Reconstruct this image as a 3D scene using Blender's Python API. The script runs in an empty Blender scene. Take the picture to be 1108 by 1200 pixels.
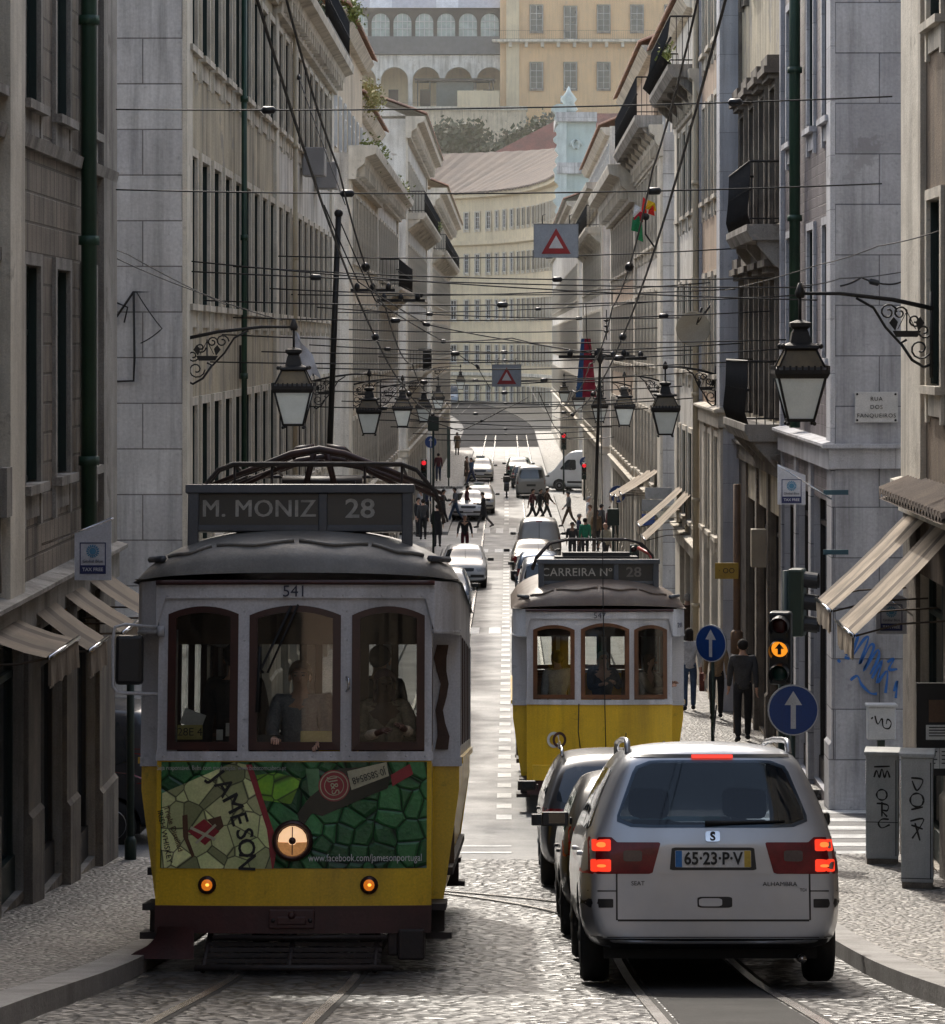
import bpy, bmesh, math, random
from mathutils import Vector, Matrix, geometry
from mathutils.bvhtree import BVHTree
random.seed(7)
R = math.radians
sc = bpy.context.scene
COL = sc.collection
F, X0, Y0, ZC = 3600.0, 595.0, 400.0, 9.0     # focal length in pixels, vanishing point, eye height

# ---------------------------------------------------------------- terrain profile of the street
HP = [(-80, -8.0), (0, 1.12), (10, 2.70), (17.4, 3.86), (23, 4.74), (29, 5.50), (36, 6.20), (42, 6.68), (50, 7.15), (60, 7.6),
      (75, 8.1), (100, 8.6), (130, 8.9), (200, 9.0), (262,9.0), (330,8.75), (400,8.15), (900,8.15)]
def gz(d):
    """street level (world z) at distance d; monotone cubic through the survey points"""
    n = len(HP)
    if d <= HP[0][0]: return ZC - HP[0][1]
    for i in range(n-1):
        x0, y0 = HP[i]; x1, y1 = HP[i+1]
        if d <= x1:
            s = (y1-y0)/(x1-x0)
            sm = (y0-HP[i-1][1])/(x0-HP[i-1][0]) if i > 0 else s
            sp = (HP[i+2][1]-y1)/(HP[i+2][0]-x1) if i+2 < n else s
            m0 = 0 if sm*s <= 0 else 2*sm*s/(sm+s); m1 = 0 if s*sp <= 0 else 2*s*sp/(s+sp)
            t = (d-x0)/(x1-x0); h = x1-x0
            v = (2*t**3-3*t**2+1)*y0+(t**3-2*t**2+t)*h*m0+(-2*t**3+3*t**2)*y1+(t**3-t**2)*h*m1
            return ZC - v
    return ZC - HP[-1][1]
def at(x, y, d):
    return Vector(((x-X0)/F*d, d, ZC-(y-Y0)/F*d))

# ---------------------------------------------------------------- mesh builder
class MB:
    def __init__(s): s.v=[]; s.f=[]; s.m=[]; s.s=[]
    def add(s, vs, fs, mi=0, smooth=False, xf=None):
        b=len(s.v)
        s.v += [tuple(xf @ Vector(p)) if xf is not None else tuple(p) for p in vs]
        for f in fs:
            s.f.append(tuple(b+i for i in f)); s.m.append(mi); s.s.append(smooth)
        return s
    def box(s, x0,x1,y0,y1,z0,z1, mi=0, xf=None):
        vs=[(x0,y0,z0),(x1,y0,z0),(x1,y1,z0),(x0,y1,z0),(x0,y0,z1),(x1,y0,z1),(x1,y1,z1),(x0,y1,z1)]
        return s.add(vs,[(0,3,2,1),(4,5,6,7),(0,1,5,4),(1,2,6,5),(2,3,7,6),(3,0,4,7)],mi,False,xf)
    def quad(s,a,b,c,d,mi=0): return s.add([a,b,c,d],[(0,1,2,3)],mi)
    def tube(s, pts, r, n=6, mi=0, smooth=True, xf=None, closed=False):
        pts=[Vector(p) for p in pts]; k=len(pts)
        rs=r if isinstance(r,(list,tuple)) else [r]*k
        vs=[]; fs=[]; up=None
        for i,p in enumerate(pts):
            if closed: t=(pts[(i+1)%k]-pts[i-1])
            else: t=(pts[min(i+1,k-1)]-pts[max(i-1,0)])
            t.normalize()
            if up is None:
                up=Vector((0,0,1)) if abs(t.z)<.9 else Vector((1,0,0))
            a=t.cross(up)
            if a.length<1e-4: a=t.cross(Vector((0,1,0)))
            a.normalize(); b=a.cross(t); b.normalize(); up=b
            for j in range(n):
                w=2*math.pi*j/n
                vs.append(p+(a*math.cos(w)+b*math.sin(w))*rs[i])
        for i in range(k if closed else k-1):
            i2=(i+1)%k
            for j in range(n):
                fs.append((i*n+j,i*n+(j+1)%n,i2*n+(j+1)%n,i2*n+j))
        if not closed:
            fs.append(tuple(range(n-1,-1,-1))); fs.append(tuple((k-1)*n+j for j in range(n)))
        return s.add(vs,fs,mi,smooth,xf)
    def lathe(s, prof, n=16, c=(0,0,0), mi=0, smooth=True, xf=None, axis='z', a0=0.0, square=False):
        vs=[]; fs=[]
        for (r,z) in prof:
            for j in range(n):
                w=2*math.pi*j/n+a0; x=r*math.cos(w); y=r*math.sin(w)
                if axis=='z': p=(c[0]+x,c[1]+y,c[2]+z)
                elif axis=='y': p=(c[0]+x,c[1]+z,c[2]+y)
                else: p=(c[0]+z,c[1]+x,c[2]+y)
                vs.append(p)
        k=len(prof)
        for i in range(k-1):
            for j in range(n): fs.append((i*n+j,i*n+(j+1)%n,(i+1)*n+(j+1)%n,(i+1)*n+j))
        fs.append(tuple(range(n-1,-1,-1))); fs.append(tuple((k-1)*n+j for j in range(n)))
        return s.add(vs,fs,mi,smooth,xf)
    def prism(s, poly, a, b, axis='y', mi=0, xf=None):
        """extrude a 2-D polygon along an axis: 'y' -> poly in (x,z); 'x' -> poly in (y,z); 'z' -> poly in (x,y)"""
        def q(p,t): return (p[0],t,p[1]) if axis=='y' else ((t,p[0],p[1]) if axis=='x' else (p[0],p[1],t))
        n=len(poly); vs=[q(p,a) for p in poly]+[q(p,b) for p in poly]
        fs=[tuple(range(n)),tuple(range(2*n-1,n-1,-1))]+[(i,(i+1)%n,n+(i+1)%n,n+i) for i in range(n)]
        return s.add(vs,fs,mi,False,xf)
    def ball(s, c, r, n=10, m=7, mi=0, xf=None):
        rx,ry,rz = r if isinstance(r,(list,tuple)) else (r,r,r)
        vs=[(c[0],c[1],c[2]+rz)]; fs=[]
        for i in range(1,m):
            t=math.pi*i/m
            for j in range(n):
                w=2*math.pi*j/n
                vs.append((c[0]+rx*math.sin(t)*math.cos(w),c[1]+ry*math.sin(t)*math.sin(w),c[2]+rz*math.cos(t)))
        vs.append((c[0],c[1],c[2]-rz)); L=len(vs)-1
        for j in range(n):
            fs.append((0,1+j,1+(j+1)%n)); fs.append((L,L-n+(j+1)%n,L-n+j))
        for i in range(m-2):
            for j in range(n):
                a=1+i*n
                fs.append((a+j,a+n+j,a+n+(j+1)%n,a+(j+1)%n))
        return s.add(vs,fs,mi,True,xf)
    def mesh(s, name, mats, origin=(0,0,0)):
        me=bpy.data.meshes.new(name)
        o=Vector(origin)
        me.from_pydata([tuple(Vector(p)-o) for p in s.v],[],s.f)
        me.polygons.foreach_set('material_index',s.m); me.polygons.foreach_set('use_smooth',s.s)
        for m in (mats if isinstance(mats,(list,tuple)) else [mats]): me.materials.append(m)
        bm=bmesh.new(); bm.from_mesh(me); bmesh.ops.recalc_face_normals(bm,faces=bm.faces); bm.to_mesh(me); bm.free()
        me.update()
        return me
    def build(s, name, mats, parent=None, loc=(0,0,0), origin=(0,0,0), bevel=0):
        o=link(name,s.mesh(name,mats,origin),parent,loc)
        if bevel: bev(o,bevel)
        return o
def link(name, me, parent=None, loc=(0,0,0), rot=None):
    o=bpy.data.objects.new(name,me); COL.objects.link(o); o.location=loc
    if rot: o.rotation_euler=rot
    if parent is not None: o.parent=parent
    return o
def bev(o, w, seg=2):
    m=o.modifiers.new('bevel','BEVEL'); m.width=w; m.segments=seg; m.limit_method='ANGLE'; m.angle_limit=R(35)
    return o
def tag(o, label=None, cat=None, group=None, kind=None):
    if label: o['label']=label
    if cat: o['category']=cat
    if group: o['group']=group
    if kind: o['kind']=kind
    return o
def empty(name, loc, label, cat, group=None, rot=(0,0,0)):
    o=bpy.data.objects.new(name,None); COL.objects.link(o); o.location=loc; o.rotation_euler=rot
    o.empty_display_size=.2
    return tag(o,label,cat,group)
def kids(o): return [c for c in bpy.data.objects if c.parent==o]
CH={}
def copy_tree(o, parent=None):
    c=o.copy(); COL.objects.link(c)
    if parent is not None: c.parent=parent
    for ch in list(o.children): copy_tree(ch,c)
    return c
def baked(o):
    """the modifier result of o as a plain mesh"""
    dg=bpy.context.evaluated_depsgraph_get(); dg.update()
    return bpy.data.meshes.new_from_object(o.evaluated_get(dg))
def text_mesh(body, size, mat, depth=.004, align='CENTER', bold=0.0, space=1.0):
    """flat lettering standing in the XZ plane, facing -Y"""
    dupl='M' in body and bold>0
    if dupl: bold=0
    cu=bpy.data.curves.new('lettering','FONT'); cu.body=body; cu.size=size; cu.extrude=depth/2; cu.align_x=align; cu.align_y='CENTER'
    cu.offset=bold; cu.space_character=space; cu.resolution_u=3
    o=bpy.data.objects.new('lettering',cu); COL.objects.link(o)
    me=baked(o); bpy.data.objects.remove(o); bpy.data.curves.remove(cu)
    if dupl:       # this face's M folds over when it is emboldened, so thicken by a second, slightly shifted layer
        bm=bmesh.new(); bm.from_mesh(me); r=bmesh.ops.duplicate(bm,geom=bm.verts[:]+bm.edges[:]+bm.faces[:])
        for v in r['geom']:
            if isinstance(v,bmesh.types.BMVert): v.co+=Vector((size*.035,size*.006,.0008))
        bm.to_mesh(me); bm.free()
    for v in me.vertices: x,y,z=v.co; v.co=(x,-z,y)
    me.materials.clear(); me.materials.append(mat)
    return me
def lettering(body,size,mat,parent,loc,rz=0,ry=0,sx=1.0,name='lettering',**k):
    o=link(name,text_mesh(body,size,mat,**k),parent,loc)
    o.rotation_euler=(0,ry,rz); o.scale=(sx,1,1)
    return o

# ---------------------------------------------------------------- materials
MATS={}
def mat(name, c, c2=None, ns=1.5, amt=1.0, fine=0.12, fscale=60, streak=0, sc_col=(.03,.028,.025), rough=.8, metal=0, bump=0, bscale=None,
        brick=None, spec=.5, coat=0, emit=None, estr=0, rand=0, cells=None, rvar=0, patch=None, bdist=.02):
    m=bpy.data.materials.new(name); m.use_nodes=True; nt=m.node_tree; N=nt.nodes; L=nt.links
    b=N['Principled BSDF']; MATS[name]=m
    def node(t,**k):
        n=N.new(t)
        for a,v in k.items(): setattr(n,a,v)
        return n
    tc=node('ShaderNodeTexCoord'); obj=tc.outputs['Object']
    if rand:
        oi=node('ShaderNodeObjectInfo'); ad=node('ShaderNodeVectorMath',operation='ADD')
        sc_=node('ShaderNodeMath',operation='MULTIPLY'); sc_.inputs[1].default_value=37.0
        L.new(oi.outputs['Random'],sc_.inputs[0]); L.new(obj,ad.inputs[0]); L.new(sc_.outputs[0],ad.inputs[1]); obj=ad.outputs[0]
    def noise(scale,det=4,vec=None,rough_=.6):
        n=node('ShaderNodeTexNoise'); n.inputs['Scale'].default_value=scale; n.inputs['Detail'].default_value=det; n.inputs['Roughness'].default_value=rough_
        L.new(vec or obj,n.inputs['Vector']); return n.outputs['Fac']
    def ramp(fac,a,b_,lo,hi):
        r=node('ShaderNodeMapRange'); r.inputs[1].default_value=a; r.inputs[2].default_value=b_; r.inputs[3].default_value=lo; r.inputs[4].default_value=hi
        L.new(fac,r.inputs[0]); return r.outputs[0]
    def mix(fac,a,b_,mode='MIX'):
        n=node('ShaderNodeMix',data_type='RGBA',blend_type=mode)
        if isinstance(fac,float): n.inputs[0].default_value=fac
        else: L.new(fac,n.inputs[0])
        for i,v in ((6,a),(7,b_)):
            if isinstance(v,tuple): n.inputs[i].default_value=(*v,1)
            else: L.new(v,n.inputs[i])
        return n.outputs[2]
    c2=c2 or tuple(x*.72 for x in c)
    fac=ramp(noise(ns,5),.35,.68,0,amt)
    colr=mix(fac,c,c2)
    hgt=None
    if fine:
        g=ramp(noise(fscale,3),.3,.7,1-fine,1+fine)
        colr=mix(1.0,colr,g,'MULTIPLY')
    if streak:
        mp=node('ShaderNodeMapping'); mp.inputs['Scale'].default_value=(1.6,1.6,.10); L.new(obj,mp.inputs['Vector'])
        s=noise(1.6,6,mp.outputs[0],.7); s2=noise(.5,3)
        mm=node('ShaderNodeMath',operation='MULTIPLY'); L.new(ramp(s,.44,.64,0,1),mm.inputs[0]); L.new(ramp(s2,.32,.58,.25,1),mm.inputs[1])
        m3=node('ShaderNodeMath',operation='MULTIPLY'); L.new(mm.outputs[0],m3.inputs[0]); m3.inputs[1].default_value=streak
        colr=mix(m3.outputs[0],colr,sc_col)
    if patch:
        pc,lo=patch
        pn=noise(.9,9,None,.68); pf=ramp(pn,lo,lo+.035,0,.85); colr=mix(pf,colr,pc)
        pn2=noise(7,6,None,.7); colr=mix(ramp(pn2,.60,.72,0,.55),colr,tuple(v*.35 for v in c))
    if brick:
        w,h,mc,ms=brick
        sx=node('ShaderNodeSeparateXYZ'); L.new(obj,sx.inputs[0])
        ad=node('ShaderNodeMath',operation='ADD'); L.new(sx.outputs[0],ad.inputs[0]); L.new(sx.outputs[1],ad.inputs[1])
        cb=node('ShaderNodeCombineXYZ'); L.new(ad.outputs[0],cb.inputs[0]); L.new(sx.outputs[2],cb.inputs[1])
        bt=node('ShaderNodeTexBrick'); bt.inputs['Scale'].default_value=1; bt.inputs['Brick Width'].default_value=w; bt.inputs['Row Height'].default_value=h
        bt.inputs['Mortar Size'].default_value=ms; bt.inputs['Mortar Smooth'].default_value=.3; bt.inputs['Color1'].default_value=(1,1,1,1); bt.inputs['Color2'].default_value=(.78,.78,.8,1); bt.inputs['Mortar'].default_value=(*mc,1)
        L.new(cb.outputs[0],bt.inputs['Vector']); colr=mix(1.0,colr,bt.outputs['Color'],'MULTIPLY')
        hgt=ramp(bt.outputs['Fac'],0,1,1,0)
    if cells:
        s_,edge,jc=cells
        vo=node('ShaderNodeTexVoronoi'); vo.inputs['Scale'].default_value=s_; L.new(obj,vo.inputs['Vector'])
        ve=node('ShaderNodeTexVoronoi',feature='DISTANCE_TO_EDGE'); ve.inputs['Scale'].default_value=s_; L.new(obj,ve.inputs['Vector'])
        hs=node('ShaderNodeSeparateColor'); L.new(vo.outputs['Color'],hs.inputs[0])
        colr=mix(1.0,colr,ramp(hs.outputs[0],0,1,.45,1.6),'MULTIPLY')
        colr=mix(ramp(ve.outputs['Distance'],0,edge,1,0),colr,jc)
        hgt=ramp(ve.outputs['Distance'],0,edge*2,0,1)
    L.new(colr,b.inputs['Base Color'])
    b.inputs['Roughness'].default_value=rough; b.inputs['Metallic'].default_value=metal
    b.inputs['Specular IOR Level'].default_value=spec
    if rvar: L.new(ramp(noise(ns*3,4),.3,.7,max(.02,rough-rvar),min(1,rough+rvar)),b.inputs['Roughness'])
    if coat: b.inputs['Coat Weight'].default_value=coat; b.inputs['Coat Roughness'].default_value=.05
    if emit: b.inputs['Emission Color'].default_value=(*emit,1); b.inputs['Emission Strength'].default_value=estr
    if bump:
        bp=node('ShaderNodeBump'); bp.inputs['Strength'].default_value=bump; bp.inputs['Distance'].default_value=bdist
        h=noise(bscale or 25,5)
        if hgt is not None:
            a=node('ShaderNodeMath',operation='MULTIPLY_ADD'); L.new(h,a.inputs[0]); a.inputs[1].default_value=.5; L.new(hgt,a.inputs[2]); h=a.outputs[0]
        L.new(h,bp.inputs['Height']); L.new(bp.outputs[0],b.inputs['Normal'])
    return m
def glass(name, tint=(.55,.6,.62), opac=.35, refl=(.02,.03,.04)):
    """thin window glass: mostly transparent with a mirror sheen and a little dust"""
    m=bpy.data.materials.new(name); m.use_nodes=True; nt=m.node_tree; N=nt.nodes; L=nt.links
    N.remove(N['Principled BSDF']); out=N['Material Output']
    tr=N.new('ShaderNodeBsdfTransparent'); tr.inputs[0].default_value=(*tint,1)
    gl=N.new('ShaderNodeBsdfGlossy'); gl.inputs['Roughness'].default_value=.03; gl.inputs[0].default_value=(.9,.92,.95,1)
    df=N.new('ShaderNodeBsdfDiffuse'); df.inputs[0].default_value=(*refl,1)
    fr=N.new('ShaderNodeFresnel'); fr.inputs[0].default_value=1.5
    tc=N.new('ShaderNodeTexCoord'); no=N.new('ShaderNodeTexNoise'); no.inputs['Scale'].default_value=3; L.new(tc.outputs['Object'],no.inputs['Vector'])
    mr=N.new('ShaderNodeMapRange'); mr.inputs[1].default_value=.3; mr.inputs[2].default_value=.7; mr.inputs[3].default_value=opac*.6; mr.inputs[4].default_value=opac*1.2
    L.new(no.outputs['Fac'],mr.inputs[0])
    m1=N.new('ShaderNodeMixShader'); L.new(mr.outputs[0],m1.inputs[0]); L.new(tr.outputs[0],m1.inputs[1]); L.new(df.outputs[0],m1.inputs[2])
    m2=N.new('ShaderNodeMixShader'); L.new(fr.outputs[0],m2.inputs[0]); L.new(m1.outputs[0],m2.inputs[1]); L.new(gl.outputs[0],m2.inputs[2])
    L.new(m2.outputs[0],out.inputs['Surface']); MATS[name]=m
    return m
# stone, plaster, tile
st_white=mat('pale_limestone',(.68,.665,.65),(.50,.485,.47),ns=.9,streak=.7,sc_col=(.17,.16,.15),rough=.85,bump=.6,bscale=14,fine=.11,fscale=22,brick=(1.15,.66,(.36,.34,.33),.011),patch=((.40,.385,.37),.60))
st_blue=mat('bluish_limestone',(.50,.50,.525),(.37,.37,.39),ns=1.1,streak=.7,sc_col=(.13,.125,.125),rough=.85,bump=.6,bscale=12,fine=.11,fscale=22,brick=(1.3,.74,(.4,.4,.41),.011),patch=((.31,.305,.315),.60))
st_warm=mat('warm_limestone',(.70,.64,.54),(.50,.45,.37),ns=1.3,streak=.55,sc_col=(.15,.125,.10),rough=.85,bump=.5,bscale=16,fine=.14,patch=((.36,.315,.255),.61))
st_grey=mat('grey_limestone',(.34,.315,.285),(.21,.19,.165),ns=1.4,streak=.75,sc_col=(.055,.047,.04),rough=.85,bump=.5,bscale=16,fine=.2,patch=((.15,.13,.115),.60))
st_dark=mat('sooty_limestone',(.22,.19,.155),(.12,.10,.085),ns=1.7,streak=.8,sc_col=(.03,.026,.022),rough=.88,bump=.6,bscale=16,fine=.25,patch=((.08,.068,.058),.59))
pl_yellow=mat('stained_yellow_plaster',(.54,.46,.32),(.37,.325,.245),ns=.7,streak=.85,sc_col=(.07,.06,.05),rough=.9,bump=.5,bscale=9,fine=.2,fscale=25,patch=((.27,.25,.22),.57))
pl_white=mat('weathered_white_plaster',(.70,.675,.63),(.52,.485,.43),ns=.7,streak=.65,sc_col=(.15,.125,.10),rough=.9,bump=.4,bscale=9,fine=.15,fscale=25,patch=((.36,.32,.27),.60))
pl_beige=mat('weathered_beige_plaster',(.64,.54,.40),(.49,.405,.30),ns=.7,streak=.6,sc_col=(.14,.105,.075),rough=.9,bump=.4,bscale=9,fine=.15,fscale=25,patch=((.36,.30,.23),.60))
pl_pink=mat('faded_pink_plaster',(.52,.385,.28),(.43,.32,.235),ns=.7,streak=.5,sc_col=(.2,.15,.11),rough=.9,bump=.4,bscale=9,fine=.15,fscale=25,patch=((.38,.32,.26),.60))
pl_cream=mat('cream_plaster',(.70,.58,.39),(.58,.48,.33),ns=.25,streak=.35,sc_col=(.34,.27,.19),rough=.9,patch=((.52,.44,.32),.62))
pl_ochre=mat('ochre_plaster',(.72,.48,.26),(.60,.41,.24),ns=.2,streak=.35,sc_col=(.34,.24,.15),rough=.9,patch=((.52,.38,.25),.62))
pl_mint=mat('mint_plaster',(.50,.585,.555),(.43,.50,.475),ns=.5,streak=.3,sc_col=(.3,.36,.34),rough=.85)
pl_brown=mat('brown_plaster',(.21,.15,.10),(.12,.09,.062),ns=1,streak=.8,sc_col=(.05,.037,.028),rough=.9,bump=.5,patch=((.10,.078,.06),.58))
tile_brown=mat('brown_wall_tiles',(.30,.245,.19),(.17,.14,.11),ns=1,streak=.85,sc_col=(.045,.038,.032),rough=.6,bump=.7,bscale=30,fine=.2,brick=(.30,.30,(.35,.32,.29),.016),patch=((.20,.17,.14),.58))
tile_mauve=mat('mauve_wall_tiles',(.30,.265,.275),(.20,.175,.185),ns=1,streak=.75,sc_col=(.06,.052,.052),rough=.5,bump=.5,bscale=30,fine=.2,brick=(.16,.16,(.5,.5,.5),.008),patch=((.16,.14,.145),.60))
quoin=mat('lavender_stone',(.62,.62,.645),(.49,.485,.505),ns=.9,streak=.5,sc_col=(.17,.16,.16),rough=.85,bump=.4,fine=.15,brick=(1.6,.8,(.6,.6,.6),.008),patch=((.32,.315,.325),.61))
iron=mat('black_iron',(.018,.017,.017),(.03,.026,.023),ns=6,rough=.55,metal=.3,bump=.2,bscale=40)
frame_green=mat('dark_green_paint',(.009,.024,.02),(.006,.015,.013),ns=3,rough=.5,rand=1)
frame_brown=mat('dark_brown_paint',(.028,.019,.015),(.016,.012,.01),ns=3,rough=.55,rand=1)
frame_white=mat('white_window_paint',(.62,.62,.62),(.5,.5,.5),rough=.6)
pane=mat('window_glass',(.03,.036,.04),(.015,.018,.022),ns=1,fine=0,rough=.08,spec=.7,rand=1)
pane_pale=mat('curtained_glass',(.30,.33,.35),(.16,.18,.2),ns=1.3,fine=0,rough=.12,spec=.7,rand=1)
tiles=mat('clay_roof_tiles',(.36,.19,.12),(.20,.13,.10),ns=.8,fine=.25,fscale=8,rough=.9,bump=.5,bscale=6)
tiles_old=mat('lichened_roof_tiles',(.105,.07,.052),(.06,.042,.034),ns=.4,fine=.2,fscale=5,rough=.9,bump=.5,bscale=6)
tiles_red=mat('dark_red_roof_tiles',(.20,.07,.055),(.13,.055,.045),ns=.4,fine=.2,fscale=5,rough=.9,bump=.5,bscale=6)
leaf=mat('green_leaves',(.12,.17,.035),(.20,.20,.05),ns=2,fine=.4,fscale=9,rough=.6,rand=1)
leaf_dark=mat('dark_foliage',(.032,.045,.016),(.06,.07,.026),ns=.6,fine=.4,fscale=4,rough=.65)
dry=mat('dry_grass',(.30,.26,.10),(.2,.2,.07),ns=3,rough=.8)
# ground
sett=mat('granite_setts',(.10,.098,.098),(.055,.054,.054),ns=1.1,fine=.15,fscale=50,rough=.38,rvar=.12,bump=.55,bscale=12,bdist=.05,cells=(8.0,.16,(.006,.006,.006)))
calc=mat('limestone_cobbles',(.30,.28,.255),(.19,.172,.155),ns=1.3,fine=.15,fscale=60,rough=.5,bump=.6,bscale=20,bdist=.04,cells=(12,.16,(.022,.02,.018)))
asphalt=mat('asphalt',(.085,.085,.088),(.06,.06,.063),ns=.6,fine=.35,fscale=140,rough=.55,rvar=.1,bump=.5,bscale=120)
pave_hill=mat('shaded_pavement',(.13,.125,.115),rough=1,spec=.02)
bed_tar=mat('dark_track_tar',(.055,.054,.053),(.035,.034,.034),ns=1.5,fine=.35,fscale=120,rough=.8,spec=.25,bump=.5,bscale=90)
asphalt_shade=mat('shade_dark_asphalt',(.052,.051,.052),(.04,.04,.041),ns=.1,fine=.1,rough=1,spec=.02)  # shade over the far bend is put into this darker asphalt colour
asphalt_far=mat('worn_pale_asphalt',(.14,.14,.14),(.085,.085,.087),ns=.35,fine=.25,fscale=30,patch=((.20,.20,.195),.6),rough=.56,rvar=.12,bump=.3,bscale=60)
kerbm=mat('limestone_kerb',(.30,.29,.28),(.20,.19,.18),ns=2,fine=.2,streak=.3,rough=.7,bump=.4,bscale=20)
earth=mat('city_ground',(.16,.15,.14),(.11,.105,.1),ns=.3,rough=.9,bump=.2)
mark=mat('road_paint',(.62,.62,.6),(.33,.33,.33),ns=4,fine=.3,fscale=50,rough=.55)
steel=mat('rail_steel',(.68,.67,.66),(.45,.42,.40),ns=3,rough=.25,metal=.95)
groove=mat('rail_groove',(.02,.018,.016),rough=.8)
hillm=mat('hillside_scrub',(.20,.19,.13),(.13,.14,.08),ns=.12,fine=.3,fscale=2,rough=.9)

# ---------------------------------------------------------------- ground structures
def drange(a,b):
    out=[a]; d=a
    while d<b:
        d+=max(.8,d*.025) if d>0 else 4
        out.append(min(d,b))
    return out
def strip(name, x0, x1, d0, d1, dz, m, thick=0, nx=1):
    """a street-following sheet between two lateral limits (numbers or functions of d)"""
    fx0=x0 if callable(x0) else (lambda d:x0); fx1=x1 if callable(x1) else (lambda d:x1)
    b=MB(); ds=drange(d0,d1); vs=[]; fs=[]
    for d in ds:
        a,c=fx0(d),fx1(d)
        for i in range(nx+1): vs.append((a+(c-a)*i/nx,d,gz(d)+dz))
    w=nx+1
    for i in range(len(ds)-1):
        for j in range(nx): fs.append((i*w+j,i*w+j+1,(i+1)*w+j+1,(i+1)*w+j))
    b.add(vs,fs)
    if thick:
        for e in (0,nx):
            vs=[]; fs=[]
            for d in ds:
                xx=fx0(d) if e==0 else fx1(d)
                vs += [(xx,d,gz(d)+dz),(xx,d,gz(d)+dz-thick)]
            for i in range(len(ds)-1): fs.append((2*i,2*i+2,2*i+3,2*i+1))
            b.add(vs,fs)
        for d in (ds[0],ds[-1]):
            b.quad((fx0(d),d,gz(d)+dz),(fx1(d),d,gz(d)+dz),(fx1(d),d,gz(d)+dz-thick),(fx0(d),d,gz(d)+dz-thick))
    return tag(b.build(name,m),kind='structure')
KL,KR=-2.75,2.68
def road_shift(d): return 0 if d<300 else -((d-300)/130)**2*12
strip('ground',-320,320,-80,445,-.05,earth)
strip('road',KL,KR,-60,37.6,0,sett)
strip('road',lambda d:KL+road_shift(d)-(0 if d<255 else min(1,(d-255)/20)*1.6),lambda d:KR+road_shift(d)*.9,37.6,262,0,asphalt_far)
strip('road',lambda d:KL+road_shift(d)-1.6,lambda d:KR+road_shift(d)*.9,262,440,0,asphalt_shade)
strip('side_street',-90,KL,36.9,44.0,.0,asphalt); strip('side_street',KR,90,37.4,46.6,.0,asphalt)
for (a,b_) in ((85.5,93.5),(131.5,141.5),(178.5,187.5)):
    strip('side_street',-80,KL,a,b_,0,asphalt_far); strip('side_street',KR,80,a,b_,0,asphalt_far)
WL,WR=-4.7,4.8
for (a,b_) in ((-60,36.4),(44.4,85),(94,131),(142,178),(188,250)):
    strip('pavement',WL-3,KL-.28,a,b_,.125,calc,.16); strip('kerb',KL-.28,KL,a,b_,.13,kerbm,.16)
for (a,b_) in ((-60,36.9),(47,85),(94,131),(142,178),(188,300)):
    strip('pavement',KR+.26,WR+3,a,b_,.125,calc,.16); strip('kerb',KR,KR+.26,a,b_,.13,kerbm,.16)
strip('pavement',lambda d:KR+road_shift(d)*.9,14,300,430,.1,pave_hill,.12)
TL,TR=-1.55,1.35
for tc_,d1 in ((TL,420),(TR,420)):
    for s in (-1,1):
        f=lambda d,o:tc_+s*.45+o+road_shift(d)
        strip('tram_rail',lambda d:f(d,-.055),lambda d:f(d,.055),-40,min(d1,292),.004,groove)
        strip('tram_rail',lambda d:f(d,-.052) ,lambda d:f(d,.016),-40,min(d1,292),.008,steel)
strip('track_bed',TR-.38,TR+.38,-40,37,.003,bed_tar)
def ribbon(name, pts, w, dz, m):
    vs=[]; fs=[]
    for i,p in enumerate(pts):
        a=Vector(pts[max(i-1,0)]); b=Vector(pts[min(i+1,len(pts)-1)]); t=(b-a).normalized(); n=Vector((-t.y,t.x))
        for s in (-1,1):
            q=Vector(p)+n*w*s; vs.append((q.x,q.y,gz(q.y)+dz))
    for i in range(len(pts)-1): fs.append((2*i,2*i+1,2*i+3,2*i+2))
    return tag(MB().add(vs,fs).build(name,m),kind='structure')
for k in (0,.9):     # curve that swings off the right-hand track into the side street on the left
    arc=[(TR+.45-k-9*(1-math.cos(t)) , 27.5+ (9-(.9-k))*math.sin(t)+k*.2) for t in [i*R(4) for i in range(23)]]
    arc+=[(arc[-1][0]-2.0*i,arc[-1][1]) for i in range(1,8)]
    ribbon('tram_rail',arc,.05,.011,groove); ribbon('tram_rail',arc,.026,.014,steel)
# road paint
def paint(x0,x1,d0,d1,dz=.006): return strip('road_marking',x0,x1,d0,d1,dz,mark)
paint(-.75,.05,38.4,38.65); paint(-.9,.05,39.4,39.6); paint(-2.6,-.9,39.4,39.6)
for i in range(6): paint(3.0+0*i,6.4,38.2+i*1.25,38.2+i*1.25+.55)
for i in range(7): paint(-2.4+i*.62,-2.4+i*.62+.34,88.2,90.6)
d=43.5
while d<128:
    paint(-.16,.06,d,d+.75); d+=1.75
for i in range(8): paint(-2.4+i*.62,-2.4+i*.62+.34,143,147)
for i in range(8): paint(-2.4+i*.62,-2.4+i*.62+.34,129.5,131.5)
d=150
while d<255: paint(-.16,.06,d,d+1.5); d+=3.5
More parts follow.
